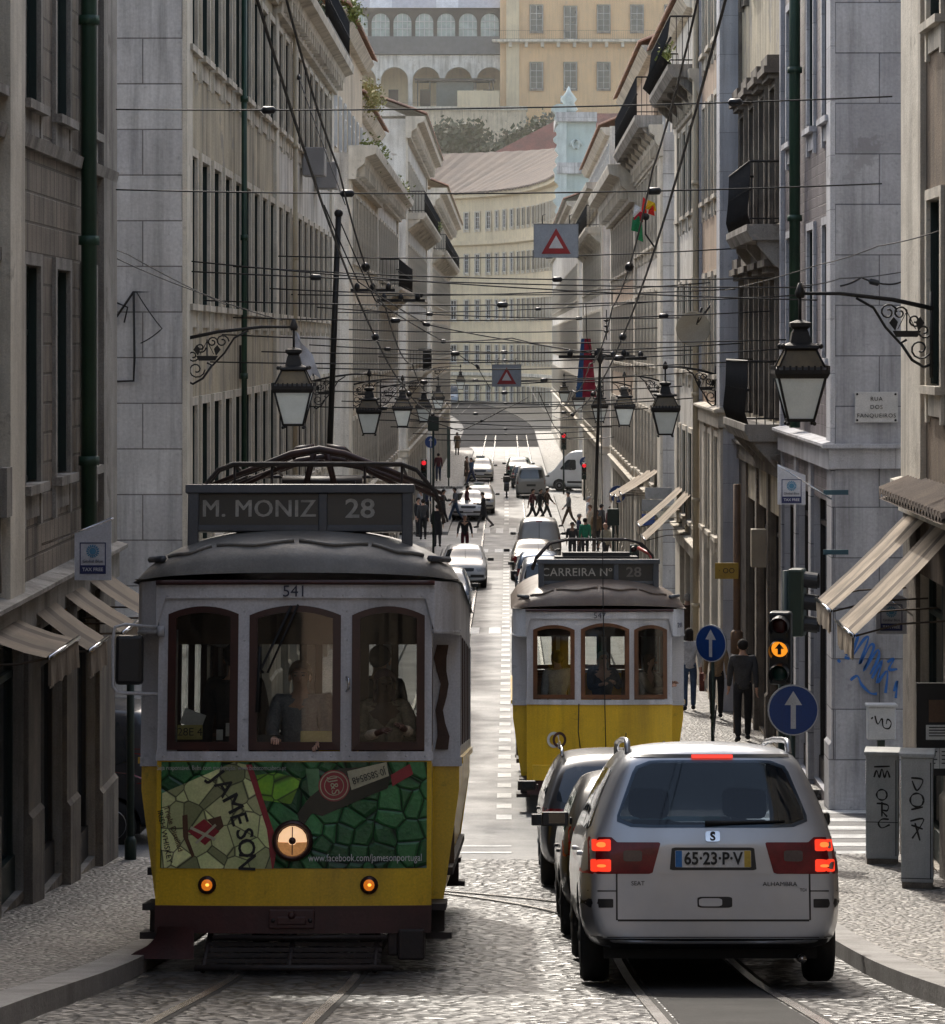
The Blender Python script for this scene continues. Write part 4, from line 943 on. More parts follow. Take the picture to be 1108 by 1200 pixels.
# advert panel
def adp(zx,zy,off=0): 
    u=((zx/3.259+180)-342)/155; z=(1138-(zy/3.259+880))/155; return front_pt(u,z,off)
def ad_poly(name,pts,m,off,parent):
    q=[adp(*p,off) for p in pts]; cx=sum(p[0] for p in q)/len(q); 
    b=MB(); b.add([(p[0],p[1],p[2]) for p in q],[tuple(range(len(q)))]); return b.build(name,m,parent)
b=MB(); n=14; us=[-1.015+2.03*i/n for i in range(n+1)]
b.add([front_pt(u,.775,.006) for u in us]+[front_pt(u,1.575,.006) for u in us],[(i,i+1,n+2+i,n+1+i) for i in range(n)]); AD=b.build('advert_panel',ad_green,TR1)
def patch(name,pts,m,off,n=6):
    """a polygon of the printed sheet, cut into strips so that it follows the bowed panel"""
    xs=[p[0] for p in pts]; lo,hi=min(xs),max(xs); b=MB()
    def span(x):
        zs=[]
        for i in range(len(pts)):
            (xa,ya),(xb,yb)=pts[i],pts[(i+1)%len(pts)]
            if (xa-x)*(xb-x)<=0 and xa!=xb: zs.append(ya+(yb-ya)*(x-xa)/(xb-xa))
        return min(zs),max(zs)
    cuts=sorted(set([lo+1e-3,hi-1e-3]+[x for x in xs if lo<x<hi]+[lo+(hi-lo)*i/n for i in range(1,n)]))
    for a,c in zip(cuts,cuts[1:]):
        (a0,a1),(c0,c1)=span(a),span(c); b.quad(adp(a,a1,off),adp(c,c1,off),adp(c,c0,off),adp(a,a0,off))
    return b.build(name,m,AD)
patch('printed_label',[(20,165),(300,45),(345,55),(432,310),(452,450),(20,450)],ad_cream,.009)
patch('label_border',[(345,55),(368,55),(455,310),(470,360),(455,450),(449,450),(452,360),(428,300)],ad_red,.012)
patch('printed_highlight',[(385,95),(458,85),(560,110),(520,205),(410,190)],ad_lime,.009)
patch('printed_highlight',[(575,70),(625,70),(615,160),(670,230),(640,235),(590,170)],mat('advert_mint_glint',(.12,.32,.14),(.03,.13,.05),ns=6,rough=.3),.009)
patch('bottle_neck',[(560,300),(600,240),(640,250),(890,145),(905,95),(885,60),(700,70),(640,140),(590,180),(545,240)],ad_neck,.011)
patch('neck_label',[(735,80),(885,45),(895,98),(752,152)],ad_label,.014)
patch('foil_cap',[(902,95),(975,52),(988,92),(908,138)],ad_red,.013)
def disc(name,c,r,m,off,n=28,r0=0):
    b=MB(); vs=[adp(c[0]+r*math.cos(2*math.pi*i/n),c[1]+r*math.sin(2*math.pi*i/n),off) for i in range(n)]
    if r0: 
        vs+=[adp(c[0]+r0*math.cos(2*math.pi*i/n),c[1]+r0*math.sin(2*math.pi*i/n),off) for i in range(n)]; fs=[(i,(i+1)%n,n+(i+1)%n,n+i) for i in range(n)]
    else: fs=[tuple(range(n))]
    b.add(vs,fs); return b.build(name,m,AD)
disc('printed_seal',(685,135),60,ad_red,.016); disc('seal_ring',(685,135),55,ad_label,.018,28,51); disc('seal_ring',(685,135),38,ad_label,.018,28,35)
def ad_text(t,c,size,m,rot,off,sx=1.0,**k):
    p=adp(*c,off); return lettering(t,size,m,AD,p,math.atan(.1814*p[0]),rot,sx,**k)
ad_text('JJ&S',(685,135),.085,ad_label,R(-100)+math.pi,.02)
ad_text('J0\u00b7S8S8548',(818,98),.075,let_black,R(180-17),.017,.8)
for ch,(x,y),rt in zip('JAMESON',((232,100),(262,142),(293,203),(318,262),(340,318),(348,372),(350,425)),(52,56,62,72,80,86,92)):
    ad_text(ch,(x,y),.185,let_black,R(rt),.013,1.0,bold=.002)
patch('crest',[(122,310),(185,262),(245,310),(190,362)],ad_red,.012)
patch('crest_bar',[(135,290),(232,335),(226,345),(130,300)],ad_label,.014); patch('crest_bar',[(150,352),(228,280),(234,288),(158,358)],ad_label,.014)
patch('crest_ribbon',[(100,250),(120,245),(118,320),(150,400),(140,410),(104,330)],mat('advert_brown',(.12,.055,.03),rough=.4),.012)
patch('crest_ribbon',[(195,265),(250,250),(262,290),(240,310),(215,285)],MATS['advert_brown'],.0115)
ad_text('Triple Distilled',(65,300),.06,MATS['advert_brown'],R(70),.013); ad_text('IRISH WHISKEY',(32,330),.06,let_black,R(78),.013)
ad_text('www.facebook.com/jamesonportugal',(806,410),.078,let_white,0,.012,.74)
ad_text('Seja respons\u00e1vel. Beba com modera\u00e7\u00e3o. www.bebacomcabeca.pt',(250,68),.05,let_grey,0,.014,.76)
# windscreen clutter
def card(name,x,z,w,h,m,y=.03,rot=0,par=TR1):
    b=MB(); b.box(-w/2,w/2,-.003,.003,-h/2,h/2); o=b.build(name,m,par,(x,bow(x)+y,z)); o.rotation_euler=(0,rot,0); return o
o=card('number_card',-.80,1.80,.19,.11,paper_y); lettering('28E 4',.085,let_black,o,(0,-.006,0))
card('paper_note',-.78,1.9,.17,.12,paper,.05,R(20)); card('paper_note',-.57,1.78,.05,.08,paper); card('paper_note',-.42-.06,1.82,.09,.1,paper,.05); card('yellow_notice',.17,1.765,.24,.09,paper_y)
b=MB(); b.tube([(-.02,-.05,2.76),(-.25,-.05,2.28),(-.23,-.05,2.25)],.011,5); b.tube([(.03,-.05,2.77),(-.2,-.05,2.25)],.009,5); b.tube([(-.26,-.05,2.45),(-.28,-.05,1.95)],.012,4); b.build('wiper',black_r,TR1)
b=MB(); b.tube([(.40,-.02,2.22),(.42,-.05,2.2),(.42,-.05,2.13),(.40,-.02,2.11)],.01,5); b.build('handle',chrome,TR1)
b=MB(); b.box(-1.37,-1.16,-.02,.1,2.16,2.54); mm=b.build('rear_view_mirror',blackp,TR1,bevel=.03)
b=MB(); b.tube([(-1.05,.07,2.6),(-1.3,.0,2.62),(-1.375,.0,2.6),(-1.39,.0,2.5),(-1.385,.0,2.15),(-1.35,.0,2.1),(-1.05,.06,2.09)],.013,6); b.lathe([(.03,-.04),(.03,.04)],8,(-1.03,.05,2.57)); b.build('bracket',t_whi,mm)
b=MB(); b.add([(1.12+.018*math.sin(i*1.7)+(.03 if i<9 else -.045)+.012*math.cos(i*5.3),.765,1.66+.82*(i/8 if i<9 else (17-i)/8)) for i in range(18)],[(i,i+1,16-i,17-i) for i in range(8)]); b.build('peeled_patch',peel,TR1)
b=MB(); b.box(-.31,-.09,.05,.15,1.66,1.78); b.build('ticket_machine',blackp,TR1)
b=MB()
for u in (-.385,.4): 
    for z in (1.7,1.9,2.2,2.5,2.72): b.ball((u,bow(u)-.001,z),.009,6,4)
for k in range(14): 
    u=-.98+k*.15; b.ball((u,bow(u)-.032,2.84),.008,6,4)
b.build('rivet',t_whi,TR1)
# second tram
W2=[(-.83,-.19,2.68,.05),(-.0,.76,2.66,.09),(.86,.99,2.66,.03)]
W2=[(-.96,-.36,2.66,.07),(-.27,.43,2.67,.09),(.5,.98,2.66,.07)]
D2=44.2; p2=Vector((1.33,D2,gz(D2))); pt2=pitch_of(D2+1.5,5.5)
TR2,roof2=make_tram(p2,pt2,'yellow and white number 547 tram seen from behind, driving away downhill with trolley pole up',t_yel,t_whi,t_wood,t_roof2,W2,False)
gear(TR2,roof2,2.6,'trolley')
sign_box(TR2,roof2,.55,('CARREIRA N\u00ba',-.31),('28',.52),let_grey,let_dim,.26,.165,.2,3.30)
lettering('547',.12,let_navy,TR2,(.0,-.045,2.865),name='fleet_number'); lettering('28',.1,let_navy,TR2,(1.17,.17,2.72),rz=R(40))
for x,m in ((-.66,paper),(-.58,t_mar)):
    b=MB(); n=20
    b.add([(x+r*math.cos(2*math.pi*i/n),bow(x)-.008-(.002 if m is t_mar else 0),1.08+r*1.15*math.sin(2*math.pi*i/n)) for r in (.10,.065) for i in range(n)],[(i,(i+1)%n,n+(i+1)%n,n+i) for i in range(n)]); b.build('ring_emblem',m,TR2)
b=MB(); b.tube([(-.3,bow(-.3)-.02,1.6),(-.31,-.03,1.2),(-.25,-.03,.7)],.008,4); b.build('cord',black_r,TR2)
b=MB(); b.box(-.97,.97,-.012,.09,.5,.72); b.build('lower_valance',t_yel,TR2,bevel=.01)
for s in (-.17,.17):
    b=MB(); b.lathe([(.12,0),(.14,.2),(.12,.4)],8,(s*4,2.2,3.35),axis='y'); b.build('ventilator',t_dark,TR2)
b=MB(); b.tube([(.02,3.6,3.72),(.0,.9,5.35),(-.02,-1.2,6.55)],[.03,.025,.018],6); tp=b.build('trolley_pole',iron,TR2)
b=MB(); b.lathe([(.02,-.12),(.05,-.05),(.03,.05),(.06,.1)],8,(-.02,-1.2,6.57)); b.build('trolley_head',iron,tp)
b=MB(); b.tube([(-.01,-1.0,6.4),(.03,-.5,4.0),(.05,-.1,2.9),(.07,-.06,1.7),(.09,-.03,.8)],.007,4); b.build('rope',black_r,tp)
# ---------------------------------------------------------------- cars
def paintm(n,c,metal=.5): return mat(n,c,tuple(x*.85 for x in c),ns=1.2,fine=.03,fscale=300,rough=.34,rvar=.06,metal=metal,coat=.6,spec=.5)
p_silver=paintm('silver_paint',(.48,.50,.54),.6); p_dark=paintm('charcoal_paint',(.035,.036,.042)); p_black=paintm('dark_grey_paint',(.05,.05,.052)); p_white=paintm('white_car_paint',(.62,.62,.62),0)
p_blue=paintm('blue_paint',(.03,.075,.16)); p_brown=paintm('bronze_paint',(.16,.14,.12)); p_grey=paintm('grey_van_paint',(.33,.32,.30),.2); p_beige=paintm('beige_taxi_paint',(.52,.47,.38),0); p_green=paintm('green_car_paint',(.04,.09,.075)); p_tgreen=paintm('taxi_roof_green',(.07,.25,.17),0)
car_gl=mat('car_glass',(.012,.016,.02),(.02,.025,.03),ns=1,fine=0,rough=.04,spec=.9)
car_gl_b=mat('bluish_car_glass',(.02,.035,.06),(.012,.018,.03),ns=1.2,fine=0,rough=.04,spec=.9)
hero_gl=glass('tinted_rear_window',(.26,.33,.40),.22,(.012,.03,.06))
tail_r=mat('tail_lamp_red',(.20,.008,.01),rough=.12,coat=.5,fine=0); tail_dim=mat('tail_lamp_dark_red',(.20,.006,.012),(.12,.004,.009),ns=9,rough=.3,coat=.15,spec=.3,fine=.2,fscale=120)
tail_hot=mat('lit_brake_lamp',(.7,.02,.01),fine=0,rough=.2,emit=(1,.05,.02),estr=1.0); tail_core=mat('brake_lamp_core',(.9,.2,.05),fine=0,emit=(1,.16,.03),estr=1.7)
head_l=mat('head_lamp_glass',(.55,.57,.6),(.3,.31,.33),ns=12,rough=.1,coat=.5); plate_m=mat('number_plate',(.72,.72,.72),rough=.5); plate_b=mat('plate_blue',(.03,.18,.5),rough=.5); plate_y=mat('plate_yellow',(.6,.42,.06),rough=.5)
seat_m=mat('car_seat_cloth',(.03,.032,.036),(.02,.021,.024),rough=.9); mirror_m=mat('dark_mirror',(.05,.055,.06),rough=.1,metal=1,fine=0); white_lamp=mat('white_lamp',(.6,.6,.62),rough=.2)
def chaikin(p,it=2,r=.2):
    for _ in range(it):
        q=[]
        for i in range(len(p)):
            a=Vector(p[i]); b=Vector(p[(i+1)%len(p)]); q+=[tuple(a+(b-a)*r),tuple(b-(b-a)*r)]
        p=q
    return p
def inside(p,poly):
    c=False; n=len(poly)
    for i in range(n):
        a=poly[i]; b=poly[i-1]
        if (a[1]>p[1])!=(b[1]>p[1]) and p[0]<(b[0]-a[0])*(p[1]-a[1])/(b[1]-a[1])+a[0]: c=not c
    return c
def project(bv, poly, axis, off=.004, round_=.18, step=.07, thick=.0):
    """a panel that hugs the body: polygon in (x,z) seen from rear/front or (y,z) seen from a side"""
    if round_: poly=chaikin(poly,2,round_)
    # subdivide the outline
    out=[]
    for i in range(len(poly)):
        a=Vector(poly[i]); b=Vector(poly[(i+1)%len(poly)]); n=max(1,int((b-a).length/step))
        out+=[tuple(a+(b-a)*k/n) for k in range(n)]
    lo=[min(p[k] for p in out) for k in (0,1)]; hi=[max(p[k] for p in out) for k in (0,1)]
    vs=[Vector(p) for p in out]; m=len(vs)
    x=lo[0]+step*.5
    while x<hi[0]:
        z=lo[1]+step*.5
        while z<hi[1]:
            if inside((x,z),out) and min((Vector((x,z))-v).length for v in vs[:m])>step*.4: vs.append(Vector((x,z)))
            z+=step
        x+=step
    r=geometry.delaunay_2d_cdt(vs,[(i,(i+1)%m) for i in range(m)],[],1,1e-5)
    V=[];ok=[]
    for p in r[0]:
        if axis=='rear': o,d=Vector((p.x,-3,p.y)),Vector((0,1,0))
        elif axis=='front': o,d=Vector((p.x,12,p.y)),Vector((0,-1,0))
        elif axis=='left': o,d=Vector((-4,p.x,p.y)),Vector((1,0,0))
        elif axis=='right': o,d=Vector((4,p.x,p.y)),Vector((-1,0,0))
        else: o,d=Vector((p.x,p.y,6)),Vector((0,0,-1))
        h=bv.ray_cast(o,d)
        if h[0] is None: ok.append(False); V.append(Vector((0,0,0)))
        else:
            n=h[1] if h[1].dot(d)<0 else -h[1]
            ok.append(True); V.append(h[0]+(n*.4-d*.6).normalized()*off)
    return V,[f for f in r[2] if all(ok[i] for i in f)]
def panel(name,bv,poly,axis,m,parent,off=.004,round_=.18,step=.07,smooth=True,label=None):
    V,fs=project(bv,poly,axis,off,round_,step); b=MB(); b.add(V,fs,0,smooth); o=b.build(name,m,parent)
    return o
def body_mesh(st, arches, name, m, cutters=()):
    """loft the stations, smooth, then cut wheel arches"""
    b=MB(); rings=[]
    for (y,zb,w,zm,zbelt,wb,wr,zr,cr) in st:
        half=[(0,zb),(w*.78,zb),(w*.965,zb+.05),(w,zm),(wb,zbelt),(wr+.01,zr-.085),(wr-.08,zr-.012),(wr*.45,zr+cr*.8),(0,zr+cr)]
        ring=[(x,y,z) for x,z in half]+[(-x,y,z) for x,z in half[-2:0:-1]]
        rings.append(ring)
    n=len(rings[0]); vs=[]; fs=[]
    def shrink(r,k,dy): 
        cz=sum(p[2] for p in r)/len(r); return [(p[0]*k,p[1]+dy,cz+(p[2]-cz)*k) for p in r]
    rings=[shrink(rings[0],.5,-.004)]+[shrink(rings[0],.88,-.002)]+rings+[shrink(rings[-1],.88,.002),shrink(rings[-1],.5,.004)]
    for r in rings: vs+=r
    for i in range(len(rings)-1):
        for j in range(n): fs.append((i*n+j,i*n+(j+1)%n,(i+1)*n+(j+1)%n,(i+1)*n+j))
    fs.append(tuple(range(n-1,-1,-1))); k=len(rings)-1; fs.append(tuple(k*n+j for j in range(n)))
    b.add(vs,fs,0,True); o=b.build(name,m); s=o.modifiers.new('s','SUBSURF'); s.levels=2; s.render_levels=2
    me=baked(o); full=me.copy(); bm=bmesh.new(); bm.from_mesh(full); bv=BVHTree.FromBMesh(bm); bm.free()
    tmp=[]
    o.modifiers.clear(); o.data=me
    cs=[]
    for (y,r,z) in arches:
        for sx in (-1,1):
            c=MB(); c.lathe([(r,-.22),(r,.3)],28,(sx*.86,y,z),axis='x'); cs.append(c)
    cs+=list(cutters)
    for c in cs:
        co=c.build('cut',black_r); mo=o.modifiers.new('b','BOOLEAN'); mo.object=co; mo.operation='DIFFERENCE'; mo.solver='EXACT'; tmp.append(co)
        try: mo.material_mode='TRANSFER'
        except Exception: pass
    me2=baked(o); o.modifiers.clear(); o.data=me2
    for t in tmp: bpy.data.objects.remove(t)
    for p in me2.polygons: p.use_smooth=True
    try: me2.set_sharp_from_angle(angle=R(32))
    except Exception: pass
    return o,bv
def wheel(parent,x,y,r,w=.2):
    e=MB(); s=1 if x>0 else -1
    e.lathe([(r*.62,-w/2),(r*.92,-w/2),(r,-w/2+.03),(r,w/2-.03),(r*.92,w/2),(r*.62,w/2)],28,(0,0,0),axis='x')
    t=e.build('wheel',black_r,parent,(x,y,r))
    b=MB(); b.lathe([(r*.64,-.03),(r*.62,.05),(r*.5,.03),(r*.2,.045),(.02,.06)] if s>0 else [(r*.64,.03),(r*.62,-.05),(r*.5,-.03),(r*.2,-.045),(.02,-.06)],20,(s*w*.28,0,0),axis='x'); b.build('rim',MATS['rim_alloy'],t)
    return t
mat('rim_alloy',(.35,.35,.36),rough=.35,metal=.8,fine=0)
def roofline_at(rl,y):
    for (a,za),(b,zb_) in zip(rl,rl[1:]):
        if a<=y<=b: return za+(zb_-za)*(y-a)/(b-a)
    return rl[-1][1]
def car(label, rl, belt, W, axles, wr_, m, glassm=car_gl, tail=(.7,.95,.22), zb=.24, tumble=.17, group=None, name='car', cat='car', windows=True, rearwin=None, front=None, cutters=(), lit=False, hood=None, sidewin=None, taxi=False, arches_r=.06, doors=True):
    H=max(z for y,z in rl); L=rl[-1][0]
    st=[]
    for i,(y,z) in enumerate(rl):
        e=min(y,L-y); wf=1-.095*max(0,1-e/.55)**2
        w=W/2*wf; zbl=min(belt,z-.07); k=max(0,(z-zbl)/(H-belt)); wr=(W/2*.965*wf)-tumble*min(1,k)-.01
        z_b=zb+.06*max(0,1-e/.25)
        st.append((y,z_b,w,z_b+(zbl-z_b)*.5,zbl,w*.965,wr,z,.03*min(1,k+.4)))
    o,bv=body_mesh(st,[(a,wr_+arches_r,wr_) for a in axles],'body',m,cutters)
    root=empty(name,(0,0,0),label,cat,group); o.parent=root
    b=MB(); b.box(-W/2*.8,W/2*.8,.35,L-.35,zb-.06,zb+.1); b.build('underbody',black_r,root)
    for a in axles:
        for s in (-1,1): wheel(root,s*(W/2-.13),a,wr_,.2)
    hw=W/2
    if rearwin is not False:
        t,bt,wt,wb=rearwin or (H-.13,belt+.03,hw-.30,hw-.17)
        panel('rear_window',bv,[(-wt,t),(wt,t),(wb,bt),(-wb,bt)],'rear',glassm,root,.006,.1)
    t,bt,wt,wb=front or (H-.12,(hood or belt)+.08,hw-.27,hw-.14)
    panel('windscreen',bv,[(-wt,t),(wt,t),(wb,bt),(-wb,bt)],'front',glassm,root,.006,.1)
    if windows:
        yr=sidewin or None
        if not yr:
            yr=(.45,L*.66)
        y0,y1=yr
        for ax in ('left','right'):
            zt=H-.16; g=panel('side_window',bv,[(y0,belt+.05),(y0+.18,zt-.02),(y1-.62,zt),(y1,belt+.06)],ax,glassm,root,.005,.08,.09)
            for yy in ((y0+y1)/2-.35,):
                panel('door_pillar',bv,[(yy,belt),(yy+.07,belt),(yy+.05,zt+.02),(yy-.02,zt+.02)],ax,blackp,g,.008,0,.09)
            panel('door_seam',bv,[(yy+.02,zb+.25),(yy+.032,zb+.25),(yy+.032,belt),(yy+.02,belt)],ax,blackp,root,.004,0,.1)
            panel('side_moulding',bv,[(axles[0]+wr_+.1,.48),(axles[1]-wr_-.1,.48),(axles[1]-wr_-.1,.53),(axles[0]+wr_+.1,.53)],ax,blackp,root,.006,0,.12)
            s=-1 if ax=='left' else 1
            for yy2 in (y0+.42,(y0+y1)/2+.3):
                h=bv.ray_cast(Vector((s*4,yy2,belt-.12)),Vector((-s,0,0)))
                if h[0]: b=MB(); b.box(-.02,.02,-.08,.08,-.015,.015); b.build('door_handle',m,root,h[0]+Vector((s*.012,0,0)),bevel=.008)
    z0,z1,tw=tail
    for s in (-1,1):
        panel('tail_lamp',bv,[(s*(hw-.02),z0),(s*(hw-.02),z1),(s*(hw-tw),z1),(s*(hw-tw-.02),z0)],'rear',tail_hot if lit else tail_r,root,.009,.12,.05)
    # front lamps, grille, plates
    hz=(hood or belt)-.12
    for s in (-1,1): panel('headlamp',bv,[(s*(hw-.06),hz-.15),(s*(hw-.05),hz-.02),(s*(hw-.42),hz-.03),(s*(hw-.36),hz-.16)],'front',head_l,root,.01,.15,.06)
    panel('grille',bv,[(-.36,hz-.15),(.36,hz-.15),(.38,hz-.03),(-.38,hz-.03)],'front',blackp,root,.009,.1,.08)
    panel('bumper_strip',bv,[(-hw+.12,.40),(hw-.12,.40),(hw-.12,.50),(-hw+.12,.50)],'front',blackp,root,.008,0,.08)
    panel('number_plate',bv,[(-.25,.44),(.25,.44),(.25,.54),(-.25,.54)],'front',plate_m,root,.014,0,.1)
    for s in (-1,1):      # door mirrors
        yy=L*.66-.12; b=MB(); b.box(s*(hw-.04)-.02,s*(hw+.02)+.02,yy,yy+.06,belt+.04,belt+.1); b.box(min(s*(hw+.01),s*(hw+.22)),max(s*(hw+.01),s*(hw+.19)),yy-.02,yy+.1,belt+.03,belt+.14)
        mr=b.build('door_mirror',blackp,root,bevel=.042); b=MB(); b.quad((s*(hw+.04),yy-.024,belt+.05),(s*(hw+.165),yy-.024,belt+.05),(s*(hw+.165),yy-.024,belt+.13),(s*(hw+.04),yy-.024,belt+.13)); b.build('mirror_glass',mirror_m,mr)
    if taxi:
        b=MB(); b.box(-.28,.28,L*.45,L*.45+.16,H+.03,H+.15); b.build('taxi_sign',white_lamp,root,bevel=.02)
    root['_bv']=0
    del root['_bv']
    return root,bv,o
def place(root,x,d,L,face=1,yaw=0):
    """stand a car on the street, tail (face=1) or nose (face=-1) towards the camera"""
    ang=pitch_of(d+.8,max(1,L-1.6))
    if face>0: root.location=(x,d,gz(d)); root.rotation_euler=(ang,0,yaw)
    else: root.location=(x,d+L,gz(d+L)); root.rotation_euler=(-ang,0,math.pi+yaw)
    z=min(gz(d+.9),9); 
    # rest the axles on the curved street
    root.location.z += .0
    return root
# -- the silver people carrier
RW_=[(-.535,1.565),(.535,1.565),(.70,1.10),(-.70,1.10)]
cab=MB(); cab.add([(-.74,.34,.72),(.74,.34,.72),(.74,3.45,.72),(-.74,3.45,.72),(-.58,.60,1.58),(.58,.60,1.58),(.6,2.7,1.59),(-.6,2.7,1.59),(-.76,.34,1.08),(.76,.34,1.08),(.78,3.45,1.02),(-.78,3.45,1.02)],
  [(3,2,1,0),(4,5,6,7),(0,1,9,8),(1,2,10,9),(2,3,11,10),(3,0,8,11),(8,9,5,4),(9,10,6,5),(10,11,7,6),(11,8,4,7)])
cut_r=MB(); cut_r.prism(chaikin([(-.495,1.545),(.495,1.545),(.665,1.12),(-.665,1.12)],2,.1),-1,.9,'y')
cut_f=MB(); cut_f.prism([(-.6,1.6),(.6,1.6),(.72,1.08),(-.72,1.08)],2.4,3.95,'y')
rl=[(0,.99),(.05,1.16),(.13,1.36),(.22,1.575),(.34,1.645),(.6,1.665),(1.5,1.685),(2.5,1.675),(2.9,1.61),(3.3,1.42),(3.72,1.12),(4.1,1.02),(4.4,.9),(4.56,.74),(4.62,.6)]
AL,bvA,bodyA=car('silver people carrier with lit brake lamps and plate 65-23-PV, nearest car on the right',rl,1.03,1.86,(.88,3.72),.325,p_silver,hero_gl,tail=(.79,1.03,.2),zb=.25,tumble=.25,rearwin=(1.565,1.10,.515,.69),front=(1.6,1.12,.6,.72),cutters=(cab,cut_r,cut_f),hood=1.0,sidewin=(.35,3.55),arches_r=.05)
for o in list(AL.children):
    if o.name.startswith('tail_lamp'): bpy.data.objects.remove(o)
for s in (-1,1):
    q=lambda pts:[(s*x,z) for x,z in pts]
    tl=panel('tail_lamp',bvA,q([(.925,.785),(.925,1.035),(.33,1.0),(.39,.785)] if False else [(.93,.785),(.93,1.035),(.70,1.035),(.66,1.0),(.36,1.0),(.42,.785)]),'rear',tail_dim,AL,.008,.04,.05)
    panel('lit_segment',bvA,q([(.83,.94),(.83,1.02),(.705,1.02),(.705,.94)]),'rear',tail_hot,tl,.013,.08,.05); panel('lit_segment',bvA,q([(.84,.80),(.84,.885),(.705,.885),(.705,.80)]),'rear',tail_hot,tl,.013,.08,.05)
    panel('bulb_glow',bvA,q([(.80,.965),(.80,1.0),(.74,1.0),(.74,.965)]),'rear',tail_core,tl,.016,.25,.03); panel('bulb_glow',bvA,q([(.80,.83),(.80,.85),(.74,.85),(.74,.83)]),'rear',tail_core,tl,.016,.25,.03)
    panel('reversing_lamp',bvA,q([(.62,.87),(.62,.945),(.49,.945),(.49,.87)]),'rear',mat('smoked_lamp',(.10,.07,.075),rough=.2) if s<0 else MATS['smoked_lamp'],tl,.012,.12,.04)
    panel('bumper_strip',bvA,q([(.93,.555),(.93,.615),(.69,.615),(.69,.555)]),'rear',blackp,AL,.01,.04,.06)
    panel('seam',bvA,q([(.66,.47),(.672,.47),(.672,.785),(.66,.785)]),'rear',blackp,AL,.005,0,.06)
    panel('seam',bvA,q([(.93,.665),(.93,.673),(.66,.673),(.66,.665)]),'rear',blackp,AL,.005,0,.06)
panel('seam',bvA,[(-.66,.462),(.66,.462),(.66,.476),(-.66,.476)],'rear',blackp,AL,.006,0,.06)
panel('seam',bvA,[(-.9,.352),(.9,.352),(.9,.358),(-.9,.358)],'rear',blackp,AL,.006,0,.06)
panel('lower_bumper',bvA,[(-.86,.27),(.86,.27),(.86,.345),(-.86,.345)],'rear',blackp,AL,.012,0,.06)
panel('plate_recess',bvA,[(-.40,.785),(.40,.785),(.345,.985),(-.345,.985)],'rear',p_silver,AL,.010,.05,.05)
panel('plate_shadow',bvA,[(-.30,.81),(.30,.81),(.285,.965),(-.285,.965)],'rear',blackp,AL,.014,.04,.05)
pn=panel('number_plate',bvA,[(-.262,.83),(.262,.83),(.262,.945),(-.262,.945)],'rear',plate_m,AL,.02,.02,.06)
panel('country_band',bvA,[(-.26,.832),(-.215,.832),(-.215,.943),(-.26,.943)],'rear',plate_b,pn,.023,0,.05); panel('date_band',bvA,[(.215,.832),(.26,.832),(.26,.943),(.215,.943)],'rear',plate_y,pn,.023,0,.05)
h=bvA.ray_cast(Vector((0,-3,.887)),Vector((0,1,0)))[0]
def on_rear(bv,x,z,off): q=bv.ray_cast(Vector((x,-3,z)),Vector((0,1,0)))[0]; return Vector((x,q.y-off,z))
lettering('65\u00b723\u00b7P\u00b7V',.118,let_black,pn,on_rear(bvA,0,.887,.028),sx=.88,bold=.003)
em=panel('maker_emblem',bvA,[(-.05,1.005),(.05,1.005),(.05,1.075),(-.05,1.075)],'rear',chrome,AL,.014,.12,.03)
lettering('S',.085,blackp,em,on_rear(bvA,0,1.04,.022),bold=.002)
lettering('ALHAMBRA',.042,blackp,AL,on_rear(bvA,.46,.715,.012),sx=1.1); lettering('TDI',.03,blackp,AL,on_rear(bvA,.62,.675,.012)); lettering('SEAT',.042,blackp,AL,on_rear(bvA,-.52,.72,.012))
hd=panel('boot_handle',bvA,[(-.11,.555),(.13,.555),(.13,.63),(-.11,.63)],'rear',blackp,AL,.008,.1,.04); panel('grip',bvA,[(-.1,.565),(.06,.565),(.06,.62),(-.1,.62)],'rear',p_silver,hd,.013,.15,.03)
panel('brake_light',bvA,[(-.13,1.575),(.16,1.575),(.16,1.60),(-.13,1.60)],'rear',tail_hot,AL,.014,.05,.04)
panel('window_seal',bvA,[(-.56,1.585),(.56,1.585),(.56,1.605),(-.56,1.605)],'rear',blackp,AL,.007,.05,.05)
b=MB(); pts_=[on_rear(bvA,x,z,.02) for x,z in ((-.05,1.13),(.15,1.135),(.35,1.14),(.5,1.145))]; b.tube(pts_,[.02,.012,.01,.008],6); b.build('rear_wiper',black_r,AL)
for s in (-1,1):
    b=MB(); pts_=[]
    for y in (.42,.5,.62,.9,1.6,2.3,2.6,2.68): 
        q=bvA.ray_cast(Vector((s*.57,y,4)),Vector((0,0,-1)))[0]; pts_.append((s*.57,y,q.z+(.0 if y in(.42,2.68) else .075)))
    b.tube(pts_,.022,7); b.build('roof_rail',p_silver,AL)
    for yy,k in ((1.3,0),(2.3,1)):
        b=MB(); b.box(s*.36-.24,s*.36+.24,yy,yy+.14,.6,1.12); b.box(s*.36-.13,s*.36+.13,yy+.02,yy+.12,1.14,1.36); b.build('car_seat',seat_m,AL,bevel=.05)
b=MB(); b.box(-.75,.75,3.05,3.4,.7,1.02); b.build('dashboard',seat_m,AL,bevel=.05)
b=MB(); b.tube([(.05,.55,1.74),(.06,.38,1.95)],.006,5); b.build('antenna',black_r,AL)
b=MB(); b.tube([(.62,.1,.2),(.62,.35,.2)],.03,8); b.build('exhaust_pipe',steel,AL)
place(AL,1.42,21.1,4.62)
